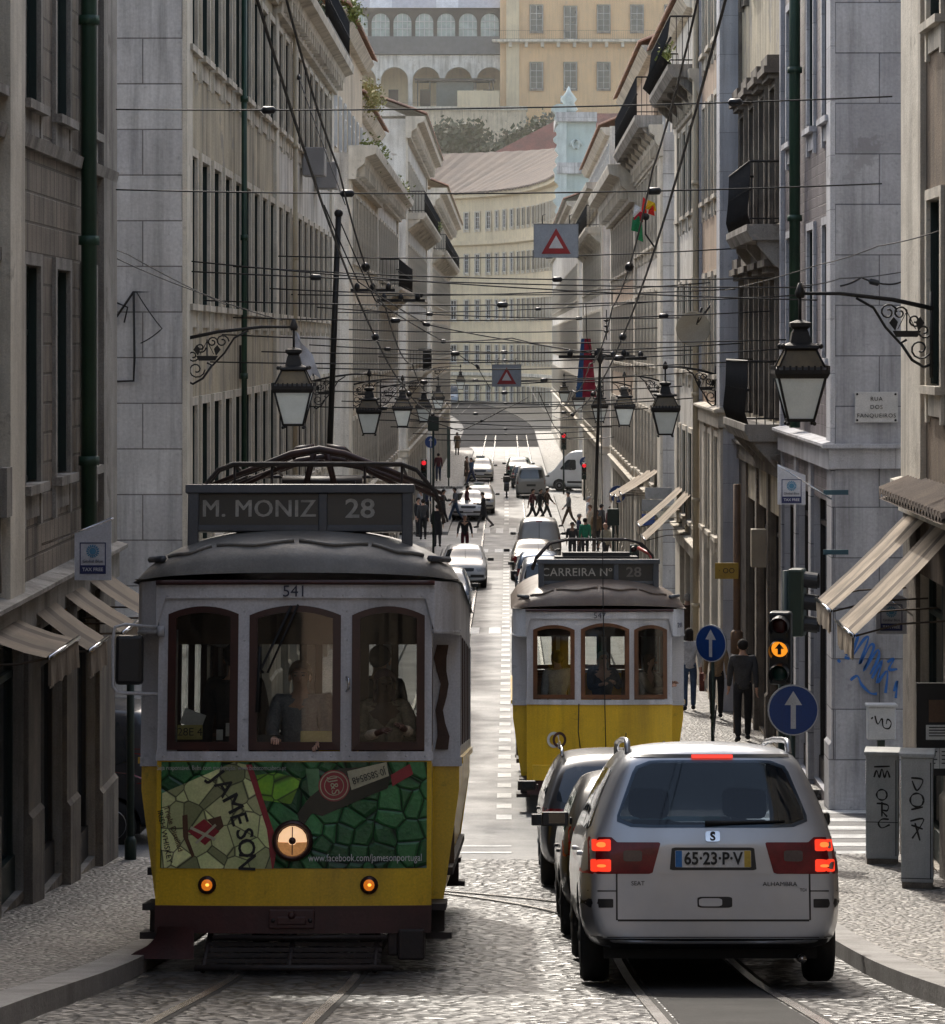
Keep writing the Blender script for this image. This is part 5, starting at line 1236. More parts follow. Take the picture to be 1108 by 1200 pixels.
# -- the two cars queueing in front of it
hatch=[(0,.74),(.06,.92),(.2,1.12),(.42,1.32),(.62,1.40),(1.2,1.45),(2.1,1.43),(2.5,1.30),(2.95,1.02),(3.3,.93),(3.65,.84),(3.8,.68),(3.85,.55)]
wagon=[(0,.8),(.06,.96),(.2,1.18),(.36,1.37),(.55,1.42),(1.3,1.45),(2.3,1.44),(2.75,1.32),(3.2,1.03),(3.6,.95),(4.1,.86),(4.3,.68),(4.38,.55)]
sedan=[(0,.78),(.07,.95),(.35,1.0),(.8,1.02),(1.1,1.2),(1.5,1.39),(2.0,1.43),(2.5,1.41),(2.9,1.24),(3.3,1.0),(3.7,.94),(4.15,.85),(4.35,.68),(4.42,.55)]
minivan=[(0,1.0),(.05,1.2),(.12,1.5),(.22,1.72),(.4,1.8),(1.2,1.84),(2.4,1.82),(2.75,1.72),(3.2,1.25),(3.5,1.05),(3.9,.96),(4.1,.72),(4.18,.55)]
bigvan=[(0,1.3),(.04,1.8),(.1,2.25),(.3,2.42),(1.5,2.46),(3.2,2.46),(3.7,2.3),(4.2,1.65),(4.5,1.25),(4.9,1.08),(5.1,.8),(5.18,.6)]
C2,bv2,_=car('small dark hatchback squeezed between the silver people carrier and the charcoal estate',hatch,.86,1.66,(.62,3.1),.29,p_black,mat('green_tinted_glass',(.02,.12,.09),(.012,.05,.045),ns=.8,fine=0,rough=.05,spec=.9),tail=(.72,.98,.2),hood=.9)
place(C2,1.28,27.0,3.85)
C3,bv3,_=car('charcoal estate car with roof rails just behind the yellow tram',wagon,.9,1.72,(.8,3.4),.3,p_dark,car_gl_b,tail=(.74,.88,.3),hood=.93)
for s in (-1,1):
    b=MB(); b.tube([(s*.6,.5,1.42),(s*.6,.6,1.5),(s*.6,2.2,1.51),(s*.6,2.3,1.44)],.018,6); b.build('roof_rail',chrome,C3)
b=MB(); b.tube([(.1,.6,1.44),(.1,.4,1.68)],.006,5); b.build('antenna',black_r,C3)
place(C3,1.2,33.1,4.38)
# -- far traffic
def onto(root,x,d,L,face=1,yaw=0): return place(root,x,d,L,face,yaw)
G_q='cars queueing away from the camera beyond the yellow tram'; G_o='cars coming towards the camera in the left lane'
a,bv,_=car('silver people carrier waiting directly ahead of the rear-view tram',rl,1.05,1.8,(.85,3.7),.32,p_silver,car_gl,tail=(.8,1.4,.14),group=G_q); onto(a,1.22,96,4.6)
a,bv,_=car('blue hatchback in the queue ahead of the silver people carrier',hatch,.88,1.68,(.6,3.1),.29,p_blue,car_gl,tail=(.66,.92,.2),group=G_q); onto(a,1.08,104.5,3.85)
a,bv,_=car('bronze saloon car in the queue behind the grey panel van',sedan,.9,1.72,(.9,3.5),.3,p_brown,car_gl,tail=(.68,.92,.25),group=G_q); onto(a,.95,112,4.4)
a,bv,_=car('grey panel van with blank rear doors in the queue',minivan,1.05,1.82,(.7,3.3),.32,p_grey,car_gl,tail=(.85,1.3,.13),rearwin=False,group=G_q,name='van',cat='van'); panel('high_brake_light',bv,[(-.12,1.72),(.12,1.72),(.12,1.76),(-.12,1.76)],'rear',tail_r,a,.012,.05,.06); panel('door_seam',bv,[(-.01,.5),(.01,.5),(.01,1.7),(-.01,1.7)],'rear',blackp,a,.006,0,.1); onto(a,1.25,121,4.2)
a,bv,_=car('light grey boxy van with rear window at the far crossing',minivan,1.08,1.78,(.7,3.3),.32,p_grey,car_gl,tail=(.8,1.12,.13),rearwin=(1.62,1.12,.62,.68),group=G_q,name='van',cat='van'); panel('number_plate',bv,[(-.26,.68),(.26,.68),(.26,.8),(-.26,.8)],'rear',blackp,a,.012,0,.1); onto(a,1.36,176,4.2)
a,bv,_=car('black hatchback ahead of the boxy grey van',hatch,.88,1.68,(.6,3.1),.29,p_dark,car_gl,tail=(.66,.95,.2),group=G_q); onto(a,1.05,188,3.85)
a,bv,_=car('green saloon car at the head of the far queue',sedan,.9,1.72,(.9,3.5),.3,p_green,car_gl,tail=(.68,.92,.25),group=G_q); onto(a,.75,199,4.4)
a,bv,_=car('large white delivery van turning out of the side street on the right',bigvan,1.25,1.95,(1.0,4.1),.34,p_white,car_gl,tail=(.9,1.4,.12),rearwin=False,name='van',cat='van',windows=False); 
for ax in ('left','right'):
    panel('side_window',bv,[(3.05,1.28),(3.1,1.9),(3.62,1.9),(4.1,1.3)],ax,car_gl,a,.006,.1,.1); panel('side_moulding',bv,[(1.5,.5),(3.6,.5),(3.6,.62),(1.5,.62)],ax,blackp,a,.006,0,.12)
a.location=(7.3,184,gz(184)); a.rotation_euler=(0,0,R(72))
a,bv,_=car('white hatchback coming uphill just beyond the front tram',hatch,.88,1.68,(.6,3.1),.29,p_white,car_gl,group=G_o); onto(a,-1.55,108,3.85,-1)
a,bv,_=car('dark blue car with pale roof half hidden behind the front tram',hatch,.88,1.66,(.6,3.1),.29,p_blue,car_gl,group=G_o); panel('roof_panel',bv,[(-.56,.75),(.56,.75),(.56,2.15),(-.56,2.15)],'top',p_white,a,.006,.1,.1); onto(a,-1.95,94,3.85,-1)
tx,bv,_=car('beige taxi with green roof waiting behind the people at the crossing',sedan,.9,1.74,(.9,3.5),.3,p_beige,car_gl,group=G_o,taxi=True); panel('roof_panel',bv,[(-.52,1.5),(.52,1.5),(.52,2.45),(-.52,2.45)],'top',p_tgreen,tx,.006,.1,.1); onto(tx,-1.5,159,4.4,-1)
a,bv,_=car('pale saloon in front of the beige taxi at the crossing',sedan,.9,1.74,(.9,3.5),.3,p_white,car_gl,group=G_o); onto(a,-1.95,153,4.4,-1)
t2=copy_tree(tx); t2['label']='farther beige taxi with green roof, highest up in the left lane'; onto(t2,-1.75,197,4.4,-1)
a,bv,_=car('blue grey van climbing round the bend at the far end of the street',bigvan,1.25,1.95,(1.0,4.1),.34,paintm('blue_grey_paint',(.22,.27,.32),.1),car_gl,name='van',cat='van',windows=False); a.location=(-7.3,402,gz(402)); a.rotation_euler=(0,0,math.pi)
a,bv,_=car('dark van parked in the side street left of the front tram',minivan,1.05,1.8,(.7,3.3),.32,p_dark,car_gl,tail=(.85,1.3,.13),name='van',cat='van'); a.location=(-4.4,40.6,gz(40.6)); a.rotation_euler=(0,0,R(88))
# motorbike
M=empty('motorcycle',(-.05,176.5,gz(176.5)),'dark scooter with top box beside the boxy grey van','motorcycle')
for y in (0,1.3):
    b=MB(); b.lathe([(.17,-.05),(.28,-.05),(.3,0),(.28,.05),(.17,.05)],16,(0,y,.3),axis='x'); b.build('wheel',black_r,M)
b=MB(); b.prism([(-.1,.45),(.3,.35),(1.0,.35),(1.25,.9),(1.15,1.0),(.9,.6),(.6,.75),(-.2,.85)],-.15,.15,'x'); b.build('body',p_dark,M,bevel=.04)
b=MB(); b.box(-.2,.2,-.3,.1,.9,1.25); b.build('top_box',blackp,M,bevel=.04)
b=MB(); b.tube([(-.33,1.05,1.05),(0,1.15,1.08),(.33,1.05,1.05)],.02,6); b.build('handlebar',blackp,M)
b=MB(); b.add([(-.18,1.2,.95),(.18,1.2,.95),(.14,1.1,1.35),(-.14,1.1,1.35)],[(0,1,2,3)]); b.build('windshield',car_gl,M)
# ---------------------------------------------------------------- people
skin_l=mat('light_skin',(.52,.31,.22),(.45,.25,.17),ns=8,rough=.55); skin_d=mat('brown_skin',(.12,.06,.038),(.09,.045,.03),ns=8,rough=.5)
CLOTH={}
def cloth(n,c): 
    if n not in CLOTH: CLOTH[n]=mat(n+'_cloth',c,tuple(x*.65 for x in c),ns=6,fine=.25,fscale=60,rough=.9,bump=.4,bscale=18)
    return CLOTH[n]
for n,c in dict(black=(.022,.022,.025),charcoal=(.06,.06,.065),navy=(.035,.05,.11),denim=(.06,.10,.18),grey=(.20,.21,.23),beige=(.40,.33,.24),tan=(.28,.19,.11),maroon=(.12,.02,.03),teal=(.05,.22,.20),white=(.62,.62,.64),brown=(.09,.055,.035),green=(.03,.3,.18),cream=(.5,.47,.38),hair_dark=(.02,.015,.012),hair_brown=(.10,.055,.03),hair_grey=(.4,.38,.36),red=(.45,.03,.03),plum=(.075,.018,.035)).items(): cloth(n,c)
def joints(p):
    J={}; lean=p.get('lean',0); tw=p.get('head',0)
    def up(x,y,z): # lean the trunk about the pelvis
        dz=z-.93; return Vector((x,-dz*math.sin(lean)+y,.93+dz*math.cos(lean)))
    J['pel']=Vector((0,0,.93)); J['waist']=up(0,.0,1.08); J['chest']=up(0,.005,1.30); J['neckb']=up(0,.015,1.46); J['neck']=up(0,.0,1.53); J['head']=up(0,-.025,1.62); J['top']=up(0,-.01,1.70)
    for k,s in (('l',-1),('r',1)):
        a=p.get('leg_'+k,0); kn=p.get('knee_'+k,0); hip=Vector((s*.095,0,.90)); J['hip'+k]=hip
        sp=p.get('splay',0)
        J['knee'+k]=hip+Vector((s*sp*.43,-.43*math.sin(a),-.43*math.cos(a))); b=a-kn
        J['ank'+k]=J['knee'+k]+Vector((0,-.42*math.sin(b),-.42*math.cos(b))); f=b*.6
        J['heel'+k]=J['ank'+k]+Vector((0,.045,-.04)); J['toe'+k]=J['ank'+k]+Vector((s*.02,-.17*math.cos(f),-.055-.1*math.sin(max(0,-f))))
        c=p.get('arm_'+k,0); e=p.get('elbow_'+k,.15); o=p.get('out_'+k,.12); inn=p.get('in_'+k,0)
        sh=up(s*.185,.01,1.415); J['sh'+k]=sh
        d=Vector((s*math.sin(o),-math.sin(c)*math.cos(o),-math.cos(c)*math.cos(o))); J['el'+k]=sh+d*.29
        d2=Vector((s*(math.sin(o)*.4-inn),-math.sin(c+e),-math.cos(c+e))).normalized(); J['wr'+k]=J['el'+k]+d2*.25; J['hd'+k]=d2
    lo=min(J['heell'].z,J['heelr'].z,J['toel'].z,J['toer'].z)-.035
    if not p.get('sit'):
        for q in J: 
            if q not in('hdl','hdr'): J[q]=J[q]+Vector((0,0,-lo))
    return J
def skin_mesh(name,chains,m,sub=1):
    """grow one continuous surface over a connected skeleton; chains: lists of (point, rx, ry)"""
    V=[];E=[];Rr=[];idx={}
    def vid(p,r):
        k=tuple(round(c,4) for c in p)
        if k not in idx: idx[k]=len(V); V.append(k); Rr.append(r)
        return idx[k]
    for ch in chains:
        ids=[vid(p,r) for p,r in ch]
        for a,b in zip(ids,ids[1:]):
            if a!=b: E.append((a,b))
    me=bpy.data.meshes.new(name); me.from_pydata(V,E,[]); o=link(name,me)
    o.modifiers.new('skin','SKIN'); 
    for i,d in enumerate(me.skin_vertices[0].data):
        r=Rr[i]; d.radius=r if isinstance(r,tuple) else (r,r); d.use_root=(i==0)
    s=o.modifiers.new('sub','SUBSURF'); s.levels=sub; s.render_levels=sub
    m2=baked(o); bpy.data.objects.remove(o)
    m2.materials.clear(); m2.materials.append(m)
    for p in m2.polygons: p.use_smooth=True
    return m2
def person_parts(p):
    J=joints(p); S=skin_l; det=p.get('detail',False)
    trunk=[(J['pel'],(.135,.10)),(J['waist'],(.125,.09)),(J['chest'],(.15,.105)),(J['neckb'],(.075,.065)),(J['neck'],.052),(J['head'],(.078,.096)),(J['top'],(.06,.075))]
    ch=[trunk]
    for k,s in (('l',-1),('r',1)):
        ch.append([(J['pel'],(.135,.10)),(J['hip'+k],.082),(J['knee'+k],.055),(J['ank'+k],.037),(J['toe'+k],.03)])
        d=J['hd'+k]; w=J['wr'+k]; palm=w+d*.075
        ch.append([(J['chest'],(.15,.105)),(J['sh'+k],.056),(J['el'+k],.041),(w,.027),(palm,(.034,.018) if not det else .026)])
        side=Vector((0,1,0)).cross(d); side=Vector((1,0,0)) if side.length<.1 else side.normalized(); fwd=side.cross(d).normalized()
        for i,(off,ln) in enumerate(((-.027,.06),(-.009,.075),(.009,.07),(.027,.052))):
            b0=palm+fwd*off+d*.012; m1=b0+d*ln*.5-side*s*.006; t=b0+d*ln*.85-side*s*.028
            ch.append([(palm,(.034,.018) if not det else .026),(b0,.0095),(m1,.0085),(t,.007)])
        th=w+d*.03+fwd*-.03; ch.append([(w,.027),(th,.011),(th+d*.03-fwd*.018,.0095),(th+d*.055-fwd*.016-side*s*.01,.0075)])
    parts={'body':skin_mesh('person',ch,S)}
    # face features belong to the body mesh
    hd=J['head']; bm=bmesh.new(); bm.from_mesh(parts['body'])
    f=MB(); f.ball((0,0,0),(.012,.02,.02),6,5); f.ball((0,.02,-.05),(.026,.012,.007),8,4); 
    for s in (-1,1): f.ball((s*.082,.09,-.012),(.012,.022,.032),6,5)
    vs=[bm.verts.new((v[0]+hd.x,v[1]+hd.y-.098,v[2]+hd.z-.008)) for v in f.v]
    for q in f.f:
        try: ff=bm.faces.new([vs[i] for i in q]); ff.smooth=True
        except ValueError: pass
    bm.to_mesh(parts['body']); bm.free()
    e=MB()
    for s in (-1,1): e.ball((hd.x+s*.032,hd.y-.088,hd.z+.012),(.013,.009,.009),8,5); e.box(hd.x+s*.032-.018,hd.x+s*.032+.018,hd.y-.097,hd.y-.085,hd.z+.032,hd.z+.037)
    parts['eyes']=e.mesh('eyes',CLOTH['hair_dark'])
    jr=.016
    jc=[[(J['pel']+(J['pel']-J['waist'])*.45,(.165,.135)),(J['pel'],(.16,.13)),(J['waist'],(.15,.115)),(J['chest'],(.175,.13)),(J['neckb']-Vector((0,0,.01)),(.085,.075))]]
    for k in 'lr':
        jc.append([(J['chest'],(.175,.13)),(J['sh'+k],.075),(J['el'+k],.058),(J['wr'+k]-J['hd'+k]*.01,.043)])
    parts['jacket']=skin_mesh('jacket',jc,CLOTH['black'])
    tc=[[(J['waist'],(.135,.105)),(J['pel'],(.145,.115))]]
    for k in 'lr': tc.append([(J['pel'],(.145,.115)),(J['hip'+k],.096),(J['knee'+k],.07),(J['ank'+k]+Vector((0,0,.0)),.058)])
    parts['trousers']=skin_mesh('trousers',tc,CLOTH['black'])
    for k in 'lr':
        b=MB(); b.tube([J['heel'+k]+Vector((0,.02,.02)),J['ank'+k]+Vector((0,-.02,-.02)),J['toe'+k]],[.04,.05,.032],8); parts['shoe'+k]=b.mesh('shoe',CLOTH['black'])
    # hair: cap over the skull, optionally long at the back
    b=MB(); n,mm=14,8; vs=[];fs=[]
    for i in range(mm+1):
        t=math.pi*.60*i/mm
        for j in range(n):
            w=2*math.pi*j/n; front=max(0,-math.sin(w)); tt=t*(1-.46*front+.32*max(0,math.sin(w)))
            if p.get('hair')=='long' and i>=mm-1 and math.sin(w)>-.3: dz=-.16*(i-mm+2)/2
            else: dz=0
            vs.append((hd.x+.094*math.sin(tt)*math.cos(w),hd.y+.012+.112*math.sin(tt)*math.sin(w),hd.z+.02+.106*math.cos(tt)+dz))
    for i in range(mm):
        for j in range(n): fs.append((i*n+j,i*n+(j+1)%n,(i+1)*n+(j+1)%n,(i+1)*n+j))
    b.add(vs,fs,0,True); parts['hair']=b.mesh('hair',CLOTH['hair_dark'])
    if p.get('coat'):
        b=MB(); n=14; vs=[];fs=[]; L=p['coat']
        for i in range(5):
            z=J['pel'].z+.1-i*L/4; r=.165+.012*i
            for j in range(n):
                w=2*math.pi*j/n; vs.append((r*math.cos(w),r*.8*math.sin(w)+J['pel'].y+.0,z))
        for i in range(4):
            for j in range(n): fs.append((i*n+j,i*n+(j+1)%n,(i+1)*n+(j+1)%n,(i+1)*n+j))
        b.add(vs,fs,0,True); parts['coat_skirt']=b.mesh('coat_skirt',CLOTH['black'])
    if p.get('skirt'): pass
    return parts,J
POSES={
 'stand':dict(leg_l=.03,leg_r=-.03,arm_l=.02,arm_r=-.05),
 'coat':dict(leg_l=.02,leg_r=-.04,arm_l=.0,arm_r=-.03,coat=.55),
 'walk':dict(leg_l=.42,knee_l=.08,leg_r=-.32,knee_r=.35,arm_l=-.35,arm_r=.38,elbow_l=.2,elbow_r=.4,lean=.05),
 'walk2':dict(leg_l=-.28,knee_l=.45,leg_r=.34,knee_r=.05,arm_l=.3,arm_r=-.3,elbow_l=.35,elbow_r=.2,lean=.06),
 'stroll':dict(leg_l=.18,knee_l=.05,leg_r=-.14,knee_r=.16,arm_l=-.16,arm_r=.14,elbow_l=.2,elbow_r=.25),
 'walkcoat':dict(leg_l=.38,knee_l=.08,leg_r=-.34,knee_r=.4,arm_l=-.2,arm_r=.5,elbow_l=.3,elbow_r=1.2,lean=.06,coat=.42),
 'hood':dict(leg_l=.25,knee_l=.1,leg_r=-.2,knee_r=.2,arm_l=.1,arm_r=.1,elbow_l=.3,elbow_r=.3,out_l=.3,out_r=.3,lean=.16),
 'long':dict(leg_l=.12,leg_r=-.12,knee_r=.15,arm_l=-.08,arm_r=.1,hair='long'),
 'sit':dict(sit=True,leg_l=1.45,knee_l=1.4,leg_r=1.45,knee_r=1.4,arm_l=.45,arm_r=.45,elbow_l=1.0,elbow_r=1.0,in_l=.3,in_r=.3,detail=True),
 'drive':dict(leg_l=.1,leg_r=-.05,arm_l=.55,arm_r=.6,elbow_l=1.0,elbow_r=.8,in_l=.2,in_r=.25,detail=True,lean=.05),
 'lean':dict(leg_l=.1,leg_r=.0,arm_l=.7,arm_r=.75,elbow_l=1.2,elbow_r=1.25,in_l=.55,in_r=.6,detail=True,lean=.12,hair='long'),
}
PP={k:person_parts(v) for k,v in POSES.items()}
NPERS=0
def person(label,loc,rz,pose,top,legs,hair='hair_dark',skin=None,hgt=1.0,group=None,coat=None,shoes='black'):
    """one person: continuous body with clothes, shoes and hair as parts"""
    parts,J=PP[pose]
    o=link('person',parts['body'],None,loc,(0,0,rz)); o.scale=(hgt,)*3; tag(o,label,'person',group)
    def setm(c,m): 
        c.material_slots[0].link='OBJECT'; c.material_slots[0].material=m
    setm(o,skin or skin_l)
    for k,m in (('jacket',CLOTH[top]),('trousers',CLOTH[legs]),('shoel',CLOTH[shoes]),('shoer',CLOTH[shoes]),('hair',CLOTH[hair]),('eyes',CLOTH['hair_dark']),('coat_skirt',CLOTH[coat or top])):
        if k in parts:
            c=link('shoe' if k[:4]=='shoe' else k,parts[k],o); setm(c,m)
    return o
def ped(label,x,d,rz,pose,top,legs,pave=0,**k): return person(label,Vector((x,d,gz(d)+pave)),rz,pose,top,legs,**k)
def px(x,d): return (x-X0)/F*d
BK,TW=math.pi,0.0      # walking away / towards the camera
# pavement on the right
ped('man in dark grey jacket walking away along the right pavement, nearest of the walkers',px(871,56),56,BK,'stroll','charcoal','black',.125,hgt=1.06)
ped('woman in white top and jeans with long hair beside the far tram',px(808,63),63,BK,'long','white','denim',.125,hgt=.96)
ped('person in tan top walking away just left of the dark haired man',px(840,61),61,BK,'stroll','tan','black',.125,hgt=.94,hair='hair_brown')
ped('dark haired man in teal top walking away by the yellow post',px(851,66),66,BK,'walk2','teal','navy',.125,hgt=1.05)
ped('grey haired person in brown jacket farther along the right pavement',px(806,75),75,BK,'stand','brown','charcoal',.125,hgt=1.02,hair='hair_grey')
# crossing and left pavement
ped('man in long dark coat standing at the kerb with his back to the camera',px(513,133),133,BK,'coat','black','charcoal',.0,hgt=1.04)
ped('man in black jacket and white cap walking towards the camera behind the white car',px(545,127),127,TW,'hood','black','maroon',hgt=1.0,hair='white')
ped('person in dark coat striding across the road, left end of the crossing',px(519,150),150,R(80),'walkcoat','charcoal','black')
ped('person in grey jacket and jeans striding the opposite way on the crossing',px(534,152),152,R(-75),'walk','grey','denim')
ped('person in dark red jacket striding in the middle of the left crossing',px(547,154),154,R(80),'walk2','maroon','black')
ped('woman in black coat walking across in front of the taxi',px(567,147),147,R(-80),'walkcoat','black','charcoal')
ped('person in brown coat crossing by the upper taxi',px(547,193),193,R(70),'coat','brown','tan')
ped('person in blue jacket crossing beside the one in brown',px(553,192),192,R(-60),'walk','denim','navy')
ped('person in maroon top walking up the left pavement by the signal pole',px(514,195),195,BK,'stroll','maroon','navy',.125)
ped('distant person in yellowish coat on the left pavement near the sunlit bend',px(536,240),240,TW,'coat','tan','black',.125)
for i,(x,d,c,l) in enumerate(((490,138,'black','in black waiting nearest the pantograph'),(496,136,'charcoal','in charcoal beside the kerb of the left crossing'),(493,146,'white','in a white shirt at the left kerb'),(499,150,'navy','in navy farther back at the left kerb'))):
    ped('bystander '+l,px(x,d),d,BK if i%2 else R(60),'stand',c,'black',.125,hgt=1+.02*i,group='people waiting on the left kerb')
# right crossing
ped('man in dark coat stepping off the kerb by the white delivery van',px(664,185),185,R(80),'walkcoat','black','charcoal')
ped('man in grey jacket crossing alone towards the left',px(667,148),148,R(-80),'walk','grey','brown',hair='charcoal')
for x,d,c,l in ((624,152,'maroon','in dark red'),(633,152,'black','in black'),(641,153,'brown','in brown')):
    ped('person '+l+' crossing just behind the grey panel van',px(x,d),d,R(70),'walk',c,'black',hgt=.97,group='people crossing behind the grey van')
crowd=[(671,122,'charcoal','hair_dark','dark jacket and pale collar'),(679,128,'navy','hair_grey','navy jacket with grey hair'),(686,124,'green','hair_dark','bright green jacket'),(692,132,'beige','hair_brown','beige coat'),(699,127,'tan','hair_brown','tan coat with brown hair'),(705,134,'charcoal','hair_dark','charcoal coat'),(710,118,'cream','skin','cream top, bald'),(716,131,'maroon','hair_dark','maroon top'),(722,126,'navy','hair_dark','navy coat'),(729,123,'brown','hair_brown','brown coat with brown hair'),(735,128,'black','hair_dark','black coat'),(741,121,'black','hair_dark','a black coat nearest the wall'),(690,140,'white','hair_grey','white shirt'),(713,142,'beige','hair_grey','beige coat with grey hair')]
CLOTH['skin']=skin_l
for i,(x,d,c,hh,l) in enumerate(crowd):
    ped('person in the pavement crowd beyond the tram wearing '+l,px(x,d),d,R((i*97)%360),'stand' if i%3 else 'stroll',c,'charcoal',.0 if x<690 else .125,hair=hh,hgt=.95+.015*(i%5),group='crowd on the right pavement beyond the tram')
for i,(x,d,c,l) in enumerate(((755,104,'charcoal','charcoal'),(763,98,'tan','tan'),(676,190,'grey','grey'),(683,194,'red','red'))):
    ped('distant walker in %s beside the right-hand shop fronts'%l,px(x,d),d,BK if i%2 else TW,'stroll',c,'black',.125)
# aboard the trams
def aboard(tram,label,x,y,rz,pose,top,legs,hair='hair_dark',z=.74,**k):
    m=Matrix.Translation(tram.location)@tram.rotation_euler.to_matrix().to_4x4(); return person(label,m@Vector((x,y,z)),rz,pose,top,legs,hair,**k)
aboard(TR1,'tram driver in grey behind the middle windscreen',.02,.62,TW,'drive','grey','navy','hair_brown',z=.74-.1,hgt=.97)
aboard(TR1,'woman in dark headscarf and beige coat leaning on the right front window sill',.66,.55,R(12),'lean','beige','black','plum',z=.62,skin=skin_d,hgt=.95)
aboard(TR1,'passenger in black seen from behind at the left front window',-.50,.75,BK,'stand','black','black',z=.72)
aboard(TR1,'standing passenger deep inside the front tram',.55,2.6,R(160),'stand','charcoal','black',z=.74)
aboard(TR2,'passenger in cream jacket with back to the left rear window of the far tram',-.60,.50,R(200),'stand','white','black',z=.62,hgt=.97)
aboard(TR2,'grey haired passenger in the middle rear window of the far tram',.05,.75,R(10),'lean','charcoal','black','hair_grey',z=.62,hgt=.97)
aboard(TR2,'woman in tan coat at the right rear window of the far tram',.66,.50,R(60),'lean','tan','black','hair_brown',z=.60,hgt=.96)
b=MB(); x=px(808,63)+.26; z=gz(63)+.125
b.box(x-.05,x+.05,62.9,63.2,z+.42,z+.78); b.tube([(x,62.95,z+.78),(x,63.05,z+.95),(x,63.15,z+.78)],.008,4); tag(b.build('shopping_bag',cloth('rust',(.17,.05,.035)),None,bevel=.015),'rust brown shopping bag carried by the woman in jeans','bag')
# ---------------------------------------------------------------- street furniture
lamp_gl=mat('frosted_lamp_glass',(.72,.76,.74),(.60,.64,.62),ns=3,fine=.05,rough=.35,emit=(.8,.86,.84),estr=.04); lamp_top=mat('brown_lamp_glass',(.17,.125,.06),(.10,.075,.04),ns=5,rough=.3)
canvas=mat('striped_awning_canvas',(.24,.185,.13),(.16,.12,.085),ns=2,streak=.3,rough=.85,bump=.15); canvas2=mat('brown_awning_stripe',(.10,.072,.05),(.07,.05,.036),ns=2,rough=.85); canvas_l=mat('pale_awning_canvas',(.38,.305,.225),(.25,.195,.14),ns=2,streak=.5,patch=((.2,.155,.11),.6),rough=.85)
sign_blue=mat('sign_blue',(.012,.06,.26),(.015,.05,.2),ns=3,rough=.35); sign_white=mat('sign_white',(.62,.63,.65),(.5,.5,.52),ns=4,rough=.4); sign_red=mat('sign_red',(.32,.02,.025),(.22,.02,.025),ns=4,rough=.4); sign_back=mat('galvanised_sign',(.27,.28,.30),(.18,.19,.2),ns=5,rough=.5,metal=.4)
sig_green=mat('signal_green',(.018,.035,.028),(.012,.026,.02),ns=3,rough=.5); banner_w=mat('banner_white',(.55,.56,.62),(.46,.47,.52),ns=3,rough=.6); navy_m=mat('banner_navy',(.02,.03,.13),rough=.5); sky_m=mat('banner_light_blue',(.08,.25,.42),rough=.5)
cab_grey=mat('cabinet_grey',(.46,.48,.48),(.34,.355,.36),ns=2,streak=.4,rough=.55,bump=.1); graf_blue=mat('graffiti_blue',(.02,.12,.42),(.03,.15,.45),ns=8,rough=.6); graf_black=mat('graffiti_black',(.012,.012,.012),rough=.6)
wood_p=mat('old_wooden_post',(.15,.085,.05),(.1,.06,.035),ns=4,rough=.7)
